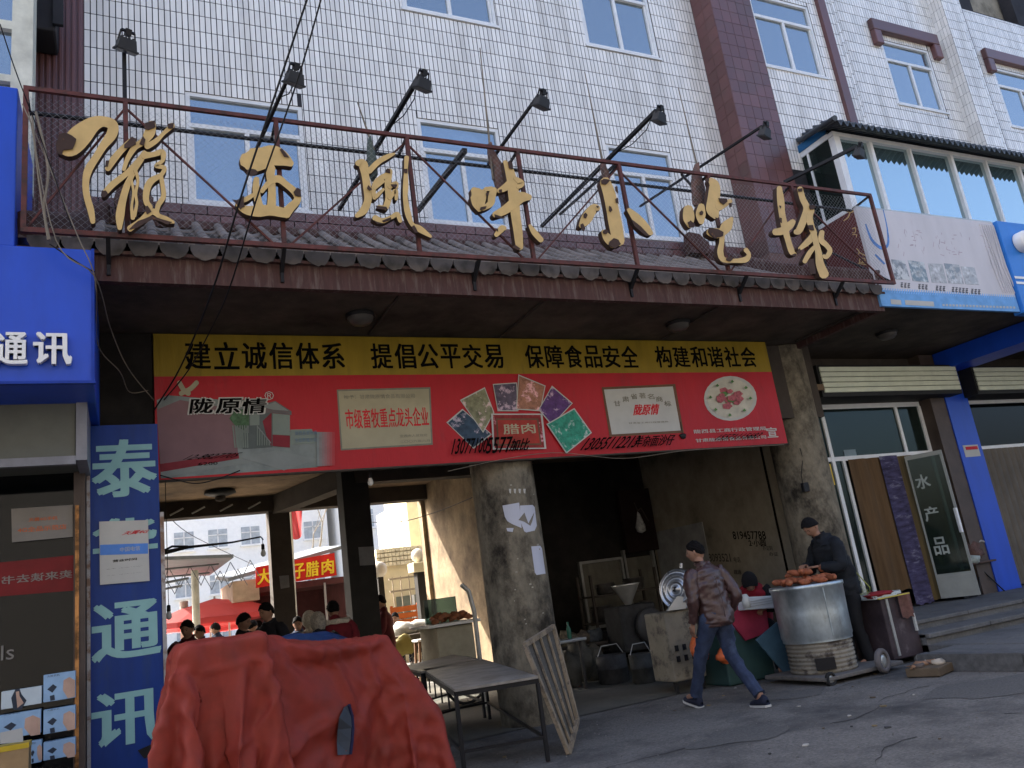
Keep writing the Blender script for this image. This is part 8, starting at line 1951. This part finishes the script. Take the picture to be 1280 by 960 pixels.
def bystander(px_, Y, lab, coatm, hd, hs=1.0, hat=None, bulk=1.0, fur=None, sit=False, lean=0):
    top = P(*px_, Y).z; h = top/1.75
    if sit: base = top-1.28; h = 1.0
    t = root(lab, (P(*px_, Y).x, Y, 0), hd)
    o = (top-.44*0-1.75) if sit else 0
    z = lambda v: (v*h if not sit else v+o)
    J = dict(pel=(0, 0, z(.95)), wai=(0, 0, z(1.1)), che=(0, .02+lean*.5, z(1.32)), nec=(0, .03+lean, z(1.5)), hea=(0, .05+lean*1.3, z(1.635)), shL=(-.18, .02+lean*.7, z(1.43)), elL=(-.25, .05+lean, z(1.16)), wrL=(-.16, .24+lean, z(1.08)), shR=(.18, .02+lean*.7, z(1.43)), elR=(.25, .05+lean, z(1.16)), wrR=(.16, .24+lean, z(1.08)),
             hiL=(-.1, 0, z(.92)), hiR=(.1, 0, z(.92)), up=0)
    if sit: J.update(knL=(-.13, .4, max(.3, z(.9))), anL=(-.13, .42, .1), knR=(.13, .4, max(.3, z(.9))), anR=(.13, .42, .1), toL=(-.13, .55, .05), toR=(.13, .55, .05))
    else: J.update(knL=(-.11, .02, z(.5)), anL=(-.11, 0, .1), knR=(.11, .02, z(.5)), anR=(.11, 0, .1), toL=(-.11, .12, .05), toR=(.11, .12, .05))
    J['hair'] = 0 if hat else 1; J['upL'] = (0, 0, 1); J['upR'] = (0, 0, 1)
    R3 = body(t, J, 0, math.radians(-12), hands=True, hr=.1*hs)
    if hat: m = MB(); hair_mesh(m, J['hea'], R3, .1, -.85, .04, 1.22); m.build('hood', hat, t, local=True)
    m = MB(); b = bulk; L = lean
    loft(m, [(0, 0, z(.82), .19*b, .14*b), (0, 0, z(.95), .2*b, .15*b), (0, .01+L*.2, z(1.15), .2*b, .14*b), (0, .02+L*.5, z(1.32), .22*b, .15*b), (0, .03+L*.7, z(1.42), .2*b, .12*b), (0, .03+L, z(1.5), .09, .085), (0, .04+L, z(1.53), .075, .075)], 22, .028, px_[0])
    for s_ in (-1, 1): limb(m, [(s_*.15, .02+L*.7, z(1.44), .07*b), (s_*.22*b, .02+L*.8, z(1.34), .078*b), (s_*.25*b, .05+L, z(1.16), .07*b), (s_*.17, .22+L, z(1.09), .05)], 12, .018, s_+px_[0])
    m.build('coat', coatm, t, local=True)
    if fur:
        m = MB(); m.tube([(.17*math.cos(a)*1.15, .03+L*.7+.1*math.sin(a), z(1.46)) for a in [2*math.pi*i/16 for i in range(17)]], .045, 10); m.v = [tuple(Vector(p)*(1+.02*noise.noise(Vector(p)*60))) for p in m.v]; m.build('fur_collar', fur, t, local=True)
    m = MB()
    for s_, k in ((-1, 'L'), (1, 'R')):
        hi, kn, an = J['hi'+k], J['kn'+k], J['an'+k]; limb(m, [(hi[0]*.6, hi[1], hi[2]+.05, .11), (*hi, .1), (*kn, .075), (an[0], an[1], an[2], .06)], 12, .012, s_)
    m.build('trousers', blk_t, t, local=True)
    for k in 'LR': shoe(t, J['an'+k], (0, 1), hairm)
dkm = mat('black_coat', (.012, .012, .015), .85, var=.3); mar = mat('maroon_coat', (.07, .01, .015), .85, var=.3); cream_f = mat('cream_fur', (.5, .46, .38), .95, var=.3, scale=40, bump=.5); bl = mat('dark_blue_coat', (.02, .03, .06), .85, var=.3)
bystander((236, 776), 12.6, 'person with dark hair in a maroon coat behind the left end of the tarpaulin', mar, 2.6, bulk=1.1)
bystander((300, 768), 12.4, 'short person in a dark coat left of the tall one in the opening', dkm, -2.2, bulk=.9)
bystander((341, 753), 11.6, 'tall person in a black jacket with bowed head beside the courtyard column', dkm, 2.1, bulk=1.1, lean=.05)
bystander((389, 766), 12.2, 'person in a cream fur hood with back to the street', cream_f, .4, hat=cream_f, bulk=1.0)
bystander((399, 768), 11.4, 'person in a dark coat and grey fur hood in front of the cream hood', dkm, .2, hat=mat('grey_fur', (.3, .27, .23), .95, var=.4, scale=40), bulk=1.0)
bystander((417, 752), 11.9, 'person in a red coat with a white fur collar beside the black column', mat('deep_red_coat', (.13, .012, .018), .85, var=.25), .1, fur=cream_f, bulk=1.1)
bystander((478, 744), 14.6, 'person in dark maroon partly hidden behind the black column', mar, 1.2, bulk=1.05)
bystander((494, 766), 19, 'person in dark blue sitting behind the tricycle cart', bl, 2.6, sit=True)
bystander((325, 776), 22, 'small distant person by the red parasols', dkm, .8, bulk=.8)
if 0: bystander((744, 712), 13.4, 'person in dark red standing in the gloom before the sliding window', mat('dim_red_coat', (.03, .006, .007), .9), 2.8, bulk=1.0)

for i, (x, y, Y, lab, cm, hd) in enumerate(((252, 782, 16, 'person in a brown coat with long hair behind the maroon coat at the left', mar, 2.2), (272, 779, 19, 'small person in grey standing between the parasol poles', bl, 1.0), (312, 777, 17, 'person in a dark coat bending over the pale market table', dkm, -1.2), (372, 772, 15, 'person in a grey blue coat behind the cream fur hood', bl, 2.9), (358, 776, 19, 'small dark figure in front of the open stall', dkm, .5), (504, 770, 22, 'small distant person standing behind the tricycle sacks', mar, 3.0))):
    bystander((x, y), Y, lab, cm, hd, bulk=.95)
# ------------------------------------------------------------------ courtyard market behind the passage
gt = mat('grey_sheet_roof', (.16, .18, .2), .6, var=.15); tr = mat('steel_truss', (.12, .13, .14), .5); paleb = mat('pale_wall', (.74, .73, .7), .9, var=.06); wdk = mat('far_window', (.42, .45, .47), .5)
GC = thing('sheet_canopy', 'grey sheet metal market canopy on a post with steel truss beneath', 'canopy', (1.2, 19, 0))
a0, a1, a2, a3 = P(190, 700, 18), P(292, 697, 18), P(268, 728, 24), P(190, 730, 24)
m = MB(); m.prism([P(180, 701, 18), P(292, 697, 18), Vector((P(262, 725, 24).x, 24, P(292, 697, 18).z+.1)), Vector((P(180, 725, 24).x, 24, P(180, 701, 18).z+.1))], (0, 0, .07)); m.build('roof_sheet', gt, GC)
m = MB(); zc = P(292, 697, 18).z; xr_ = P(288, 697, 18).x
for y in (18.3, 20.5):
    m.tube([(-1, y, zc-.05), (xr_-.2, y, zc-.08)], .02, 6); m.tube([(-1, y, zc-.5), (xr_-.8, y, zc-.3)], .025, 6)
    for i in range(9): x = -1+i*.4; m.tube([(x, y, zc-.48), (x+.2, y, zc-.06)], .009, 5); m.tube([(x+.2, y, zc-.06), (x+.4, y, zc-.46)], .009, 5)
m.build('truss', tr, GC, kind='stuff')
m = MB(); p = P(246, 790, 19); m.tube([(p.x, 19, 0), (p.x, 19, zc-.1)], .08, 10); m.build('post', mat('pale_post', (.5, .48, .4), .7), GC)
m = MB(); p = P(231, 790, 22); m.tube([(p.x, 22, 0), (p.x, 22, 2.4)], .1, 10); m.build('courtyard_post', mat('pale_post', (.5, .48, .4), .7), None, 'short pale post left of the red parasols', 'post')
# low stall building with red banner
Yb = 21
SB = thing('market_stall_building', 'dark open fronted market stall with a sloping roof and the red banner', 'stall', (4, Yb, 0))
x0 = P(320, 740, Yb).x; x1 = P(428, 700, Yb).x; zt4 = P(330, 735, Yb).z
m = MB(); m.box((x0, Yb+2.5, 0), (x1, Yb+2.6, 2.6)); m.box((x0-.1, Yb, 2.35), (x1+.1, Yb+2.5, 2.5)); m.box((x1, Yb, 0), (x1+.1, Yb+2.6, 2.35)); m.build('walls', mat('stall_interior', (.09, .035, .035), .9), SB)
m = MB(); xa = P(284, 727, Yb).x; za = P(284, 728, Yb).z
m.prism([(xa, Yb-.2, za), (x1, Yb-.2, za+.5), (x1, Yb+3, za+.8), (xa, Yb+3, za+.3)], (0, 0, .09)); m.build('roof', gt, SB)
m = MB(); m.box((xa+.1, Yb-.15, za-.5), (P(322, 720, Yb).x, Yb+2.6, za)); m.build('gable_wall', mat('tan_render', (.42, .33, .24), .9), SB)
for x in (P(339, 780, Yb).x+.25, x1-.5): m = MB(); m.tube([(x, Yb, 0), (x, Yb, 2.4)], .03, 6); m.build('post', K['galv'], SB)
RB = thing('red_market_banner', 'red banner with yellow brush characters over the courtyard stall', 'banner', P(370, 730, Yb-.4))
cr = [P(320, 735, Yb-.4), P(421, 719, Yb-.4), P(418, 691, Yb-.4), P(320, 709, Yb-.4)]
m = MB(); m.prism(cr, (0, .04, 0)); m.build('cloth', mat('bright_red_cloth', (.5, .018, .012), .7), RB)
yl = mat('banner_yellow', (.75, .5, .03), .6)
for c_, xa_, xb_ in (('大', 322, 337), ('娃', 343, 356), ('子', 366, 379), ('腊', 381, 397), ('肉', 401, 416)):
    t0 = (xa_-320)/100; t1 = (xb_-320)/100; o_ = cr[0].lerp(cr[1], t0); e_ = cr[0].lerp(cr[1], t1); h_ = (cr[3]-cr[0])
    m = MB(); text(m, c_, o_+h_*.14+Vector((0, -.01, 0)), e_-o_, h_*.72, .04, .01); m.build('character', yl, RB)
# parasols and red tents
def parasol(x, y, Y, r_, h_, mm, lab):
    c = P(x, y, Y); t = thing('parasol', lab, 'parasol', (c.x, Y, 0), 'red parasols in the courtyard market'); n = 8
    m = MB(); vs = [(c.x, Y, c.z)]
    for k, (rr_, dz) in enumerate(((.5, -.22*h_), (1.0, -.62*h_), (1.0, -.78*h_))):
        for i in range(n*2):
            a = 2*math.pi*i/(n*2)+.2; sag = .95 if i % 2 else 1
            vs.append((c.x+r_*rr_*sag*math.cos(a), Y+r_*rr_*sag*math.sin(a), c.z+dz+(.03 if (i % 2 and k > 0) else 0)))
    N_2 = n*2; fs = [(0, 1+i, 1+(i+1) % N_2) for i in range(N_2)]
    for k in range(2): fs += [(1+k*N_2+i, 1+(k+1)*N_2+i, 1+(k+1)*N_2+(i+1) % N_2, 1+k*N_2+(i+1) % N_2) for i in range(N_2)]
    m.add(vs, fs); m.build('canopy', mm, t)
    m = MB(); m.tube([(c.x, Y, 0), (c.x, Y, c.z+.05)], .025, 8); m.build('pole', K['galv'], t)
    for i in range(n): a = 2*math.pi*i/n+.2; m = MB(); m.tube([(c.x, Y, c.z-.03), (c.x+r_*.97*math.cos(a), Y+r_*.97*math.sin(a), c.z-.62*h_-.01)], .008, 4); m.build('rib', K['galv'], t)
def cloth_mat(name, col):
    m = bpy.data.materials.new(name); m.use_nodes = True; n = m.node_tree.nodes; L = m.node_tree.links; b = n['Principled BSDF']; b.inputs['Base Color'].default_value = (*col, 1); b.inputs['Roughness'].default_value = .8
    t = n.new('ShaderNodeBsdfTranslucent'); t.inputs[0].default_value = (*[min(1, c*1.6+.02) for c in col], 1); mx = n.new('ShaderNodeMixShader'); mx.inputs[0].default_value = .5
    L.new(b.outputs[0], mx.inputs[1]); L.new(t.outputs[0], mx.inputs[2]); L.new(mx.outputs[0], n['Material Output'].inputs[0]); return m
rc = cloth_mat('red_parasol_cloth', (.3, .035, .035)); pk = cloth_mat('pink_parasol_cloth', (.42, .1, .1))
parasol(268, 748, 22, 1.7, .8, rc, 'dull red parasol with a wide low canopy, leftmost in the courtyard')
parasol(285, 746, 25, 1.6, .7, pk, 'bright red backlit parasol behind the wide one')
parasol(262, 762, 27, 1.8, .7, pk, 'pink red parasol with striped edge low in the left opening')
parasol(300, 765, 29, 1.6, .7, rc, 'red parasol at the right of the parasol group')
m = MB(); a = P(205, 775, 20); 
for k, (xa, xb, za, zb_, y) in enumerate(((-3, 1.0, 0, 1.1, 20.5), (1.2, 3.2, 0, .9, 24), (3.2, 4.6, 0, 1.0, 19.5))):
    t = thing('market_table', ['low market table with dark covers behind the tarpaulin at the left', 'low market table under the red parasols', 'pale market table before the dark open stall'][k], 'table', ((xa+xb)/2, y, 0))
    m = MB(); m.rbox((xa, y, zb_-.06), (xb, y+.9, zb_), .01); m.build('top', K['galv'] if k == 2 else gt, t)
    for x in (xa+.1, xb-.1):
        for yy in (y+.08, y+.82): m = MB(); m.bar((x, yy, 0), (x, yy, zb_-.06), .04); m.build('leg', K['beam'], t)
    for i in range(6): m = MB(); m.ball((xa+.2+i*(xb-xa-.4)/5, y+.4, zb_+.1), .16, 9, jit=.8, sc=(1, 1, .7)); m.build('heap', mat('goods_%d' % (i % 3), [(.4, .3, .12), (.35, .06, .05), (.3, .32, .28)][i % 3], .8, var=.4, scale=12), t)
# flag
fp = P(365, 660, 19); FLG = thing('red_flag', 'red flag hanging on a pale pole in the middle of the opening', 'flag', (fp.x, 19, 0))
m = MB(); m.tube([(P(370, 790, 19).x, 19, 0), (P(363, 640, 19).x, 19, 4.6)], .035, 8); m.build('pole', mat('pale_post', (.5, .48, .4), .7), FLG)
m = MB(); m2 = 10; vs = []
for j in range(m2+1):
    for i in range(7):
        u = i/6; v = j/m2; x = 378-u*(13+4*(1-v)); y = 637+v*33-(1-u)*2; p = P(x, y, 19); vs.append((p.x, 19+.12*math.sin(u*7+v*2), p.z-(.1*math.sin(u*3) if j == m2 else 0)))
m.add(vs, [(j*7+i, (j+1)*7+i, (j+1)*7+i+1, j*7+i+1) for j in range(m2) for i in range(6)], smooth=True); m.build('cloth', rc, FLG)
# far apartment blocks
def block(name, lab, x0, x1, y, h, col, nx, fl, d=9, z0=0, wh=1.5, rot=0, ww=1.6):
    t = thing('apartment_block', lab, 'building', ((x0+x1)/2, y, 0)); mm = mat(name+'_render', col, .9, var=.05)
    m = MB(); m.box((x0, y, 0), (x1, y+d, h)); m.build('walls', mm, t)
    m = MB(); m.box((x0-.2, y-.2, h), (x1+.2, y+d, h+.35)); m.build('parapet', mm, t)
    wp = None
    for f in range(fl):
        for i in range(nx):
            xx = x0+(x1-x0)*(i+.5)/nx; zz = 1.2+f*3.0+z0
            if zz+wh > h: continue
            m = MB(); m.box((xx-ww/2, y-.05, zz), (xx+ww/2, y+.001, zz+wh)); wo = m.build('window', wdk, t)
            m = MB(); m.box((xx-.04, y-.1, zz), (xx+.04, y-.051, zz+wh)); m.box((xx-ww/2, y-.1, zz+wh*.66), (xx+ww/2, y-.052, zz+wh*.66+.07)); m.build('mullion', paleb, wo)
            m = MB(); m.box((xx-ww/2-.1, y-.25, zz-.12), (xx+ww/2+.1, y, zz-.001)); m.build('sill', mm, t)
    t2 = t; return t
block('far', 'white six storey apartment block far behind the red parasols', -6, 13, 58, 24, (.88, .87, .84), 9, 8, wh=1.2, ww=1.2)
block('mid', 'pale apartment block behind the black column and the bare tree', 13.6, 24, 54, 20, (.82, .81, .78), 5, 6, wh=1.2, ww=1.2)
# yellowish low building at the right of the opening
YL = thing('yellow_building', 'low yellowish building with tiled parapet and barred windows at the right of the opening', 'building', (9, 24, 0))
yx0 = P(470, 700, 24).x; yx1 = yx0+6; zpt = P(500, 684, 24).z; zpb = P(500, 707, 24).z
yw_ = mat('yellow_plaster', (.68, .6, .4), .9, var=.12, scale=2)
m = MB(); m.box((yx0, 24, 0), (yx1, 28, zpb)); m.build('wall', yw_, YL)
m = MB(); nn_ = 0
for i in range(52):
    for j in range(4): m.box((yx0+i*.12, 23.9, zpb+.02+j*(zpt-zpb)/4), (yx0+i*.12+.108, 23.99, zpb+(j+1)*(zpt-zpb)/4-.01))
m.build('parapet_tiles', mat('cream_parapet_tile', (.72, .66, .48), .4), YL, kind='stuff')
m = MB(); m.box((yx0, 23.99, zpb), (yx1, 24.2, zpt)); m.build('parapet', K['beam'] if False else yw_, YL)
for k in range(3):
    x = yx0+.5+k*1.3; m = MB(); m.box((x, 23.93, .9), (x+1.0, 23.999, zpb-.9)); wo = m.build('window', mat('green_dim_glass', (.16, .18, .15), .3), YL)
    m = MB(); m.box((x+.46, 23.9, .9), (x+.54, 23.929, zpb-.9)); m.build('mullion', K['alu'], wo)
m = MB()
for i in range(20): m.bar((yx0+.2+i*.25, 23.2, .9), (yx0+.2+i*.25, 23.2, zpb-.35), .025)
for z in (.95, zpb-.75, zpb-.4): m.bar((yx0+.1, 23.2, z), (yx0+5.3, 23.2, z), .05)
m.build('window_bars', mat('rusty_bar', (.3, .25, .18), .7), YL, kind='stuff')
tw = P(515, 640, 30); m = MB(); xq = P(509, 640, 30).x; m.box((xq, 30, 3), (P(534, 640, 30).x, 33, 12)); m.build('stair_tower', yw_, None, 'tall yellowish blank gable rising behind the low building', 'building')
m = MB(); xq = P(488, 660, 34).x; m.box((xq, 34, 3), (P(500, 660, 34).x, 36, P(492, 636, 34).z)); m.build('chimney_block', mat('grey_render', (.55, .57, .56), .9), None, 'grey chimney like block left of the yellowish gable', 'chimney')
GP = thing('gate_post', 'dark gate post with a cream cap and ball lamp in front of the yellow building', 'post', (P(533, 790, 18).x, 18, 0))
px2 = P(532, 760, 18).x; zt5 = P(532, 714, 18).z
m = MB(); m.box((px2-.12, 18, 0), (px2+.12, 18.25, zt5)); m.build('shaft', K['dcolumn'], GP)
m = MB(); m.rbox((px2-.22, 17.9, zt5), (px2+.22, 18.35, zt5+.22), .03); m.build('cap', yw_, GP); m = MB(); m.ball((px2-.02, 18.1, zt5+.38), .16, 14); m.build('ball', mat('globe_cream', (.7, .65, .55), .4), GP)
p = P(474, 712, 17); m = MB(); m.ball((p.x, 17, p.z), .17, 14); gl_ = m.build('ball', mat('globe_cream', (.7, .65, .55), .4), None, 'pale ball lamp on a post just right of the black column', 'lamp'); m = MB(); m.bar((p.x, 17, 0), (p.x, 17, p.z-.16), .12); m.build('post', K['dcolumn'], gl_)
# tricycle cart
TC = thing('tricycle_cart', 'cargo tricycle loaded with pale sacks under a cloth in the courtyard', 'tricycle', (6.6, 19, 0))
Yt = 17.2; xt0 = P(492, 800, Yt).x; xt1 = P(532, 800, Yt).x
m = MB(); m.rbox((xt0, Yt, .55), (xt1, Yt+1.0, .95), .02); m.build('cargo_box', mat('dull_brown_box', (.12, .1, .08), .7), TC)
wheel(TC, Vector((xt0+.1, Yt-.05, .36)), .34, (0, 1, 0), sp=True); wheel(TC, Vector((xt1-.35, Yt-.05, .36)), .34, (0, 1, 0), sp=True)
m = MB(); m.tube([(xt0, Yt+.4, .6), (xt0-.6, Yt+.4, .5), (xt0-.7, Yt+.4, 1.0)], .03, 8); m.tube([(xt0-.8, Yt+.1, 1.05), (xt0-.65, Yt+.7, 1.05)], .02, 6); m.build('frame', K['beam'], TC)
for i in range(3): m = MB(); m.ball((xt0+.4+i*.4, Yt+.5, 1.05), .28, 12, sc=(1.1, 1, .6), jit=.5); m.build('sack', mat('pale_sack', (.5, .48, .42), .8, var=.25, scale=9), TC)
m = MB(); m.ball((xt0+.2, Yt-.1, .75), .2, 10, sc=(1.2, .6, 1), jit=.5); m.build('yellow_bag', mat('yellow_bag', (.2, .16, .04), .6), TC)
p = P(523, 768, 20); m = MB()
for i in range(4): m.box((p.x-.7, 20, .95+i*.16), (p.x+.7, 20.05, 1.08+i*.16))
for dx in (-.68, 0, .62): m.box((p.x+dx, 20.051, .5), (p.x+dx+.06, 20.1, 1.6))
m.build('orange_crate_rack', mat('orange_paint', (.55, .13, .03), .6), None, 'orange slatted rack behind the tricycle cart', 'rack')
# food counter by the tan wall
FC = thing('food_counter', 'cream food cart with spoked wheel and cooked food against the tan wall', 'cart', (4.9, 12.2, 0))
Yf = 12.0; fx0, fx1 = P(546, 790, Yf).x, P(592, 790, Yf).x; zft = P(570, 777, Yf).z
m = MB(); m.rbox((fx0, Yf, .35), (fx1, Yf+.8, zft-.05), .01); m.build('body', mat('cream_panel', (.36, .33, .24), .7), FC)
m = MB(); m.rbox((fx0-.15, Yf-.1, zft-.045), (fx1+.1, Yf+.9, zft), .01); m.build('top', paleb, FC)
wheel(FC, Vector(((fx0+fx1)/2+.05, Yf-.06, .33)), .32, (0, 1, 0), sp=True)
fd = mat('cooked_food', (.3, .12, .06), .6, var=.4, scale=18)
for i in range(14): m = MB(); m.ball((fx0+.05+(i % 7)*.09, Yf+.15+.12*(i//7), zft+.05+.03*(i % 3)), .055, 8, sc=(1.2, 1, .8), jit=.8); m.build('food_piece', fd, FC)
m = MB(); m.box((fx0+.05, Yf+.6, zft), (fx1, Yf+.64, zft+.38)); m.build('glass_screen', K['gglass'], FC)
p = P(591, 750, 11.3); m = MB(); m.tube([(p.x, 11.3, 0), (p.x, 11.3, 1.3), (p.x-.05, 11.3, 1.6), (p.x-.15, 11.3, 1.7)], .035, 8); m.build('leaning_pipe', K['galv'], None, 'pale bent pipe beside the round column', 'pipe')
def stool(px_, Y, lab):
    p = P(*px_, Y); t = thing('wooden_stool', lab, 'stool', (p.x, Y, 0)); m = MB(); m.rbox((p.x-.3, Y, p.z-.04), (p.x+.3, Y+.35, p.z), .01); m.build('seat', paleb, t)
    for a in (-.25, .25):
        for b in (.04, .3): m = MB(); m.bar((p.x+a*1.2, Y+b, 0), (p.x+a, Y+b, p.z-.04), .04); m.build('leg', mat('brown_wood', (.16, .09, .05), .7), t)
stool((540, 797), 15.5, 'pale topped wooden stool between the tricycle cart and the cream food cart')
# bare tree and wires in the courtyard
bark = mat('grey_bark', (.22, .2, .17), .9, bump=.3, scale=12)
def bare_tree(loc, h, lab, seed, par_grp=None, r0=.16):
    rr = random.Random(seed); t = thing('bare_tree', lab, 'tree', loc, par_grp); tm, cm = MB(), MB()
    def br(p, d, L2, r_, lv):
        n = 3; pts = [p]; rs = [r_]
        for i in range(n):
            d = (d+Vector((rr.uniform(-.16, .16), rr.uniform(-.16, .16), rr.uniform(-.02, .1)))).normalized(); pts.append(pts[-1]+d*L2/n); rs.append(r_*(1-.16*(i+1)))
        (tm if lv == 0 else cm).tube(pts, rs, 7 if lv < 2 else 4, cap=False)
        if lv >= 5 or r_ < .004: return
        for k in range(2 if lv == 0 else rr.choice((2, 3))):
            nd = (d+Vector((rr.uniform(-.8, .8), rr.uniform(-.8, .8), rr.uniform(-.05, .5)))).normalized(); br(pts[-1] if k < 2 else pts[-2], nd, L2*rr.uniform(.6, .8), rs[-1]*rr.uniform(.6, .75), lv+1)
    br(Vector(loc), Vector((0, 0, 1)), h*.3, r0, 0); tm.build('trunk', bark, t); cm.build('crown', bark, t); return t
bare_tree((P(385, 700, 34).x, 34, 0), 11, 'bare pale tree behind the red market banner', 5)
bare_tree((P(484, 680, 38).x, 38, 0), 9, 'grey bare tree between the black column and the yellowish gable', 9)
cable([(440, 652, 17), (500, 652, 16), (545, 640, 15), (590, 622, 12.5)], .008, K['cable'], 'black cable crossing the right opening to the tan wall')
cable([(502, 650, 16.5), (503, 680, 16.5)], .006, K['cable'], 'short drop cable in the right opening')
cable([(205, 640, 16.5), (245, 672, 24), (330, 712, 30)], .01, K['cable'], 'long sagging wire in the left opening')
# courtyard side walls so the market is enclosed
m = MB(); m.box((-14, 17, 0), (-13.7, 60, 5)); m.build('boundary_wall', paleb, None, 'pale boundary wall along the left of the courtyard', 'wall')
# ------------------------------------------------------------------ the other side of the street, trees mirrored in the glass, building added for its effect on light
block('street', 'unseen building across the street, added to block low sky light and darken reflections', -26, 26, -22, 14, (.2, .19, .175), 16, 4)  # out of view; height and dark walls chosen to cut low sky light
for k, (x, y) in enumerate(((22, -12), (9, -14), (-6, -13))): bare_tree((x, y, 0), 13, ['bare street tree across the road, mirrored in the right balcony panes', 'bare street tree across the road, mirrored in the middle windows', 'bare street tree across the road, mirrored in the left shop glass'][k], 20+k, 'street trees across the road', .2)
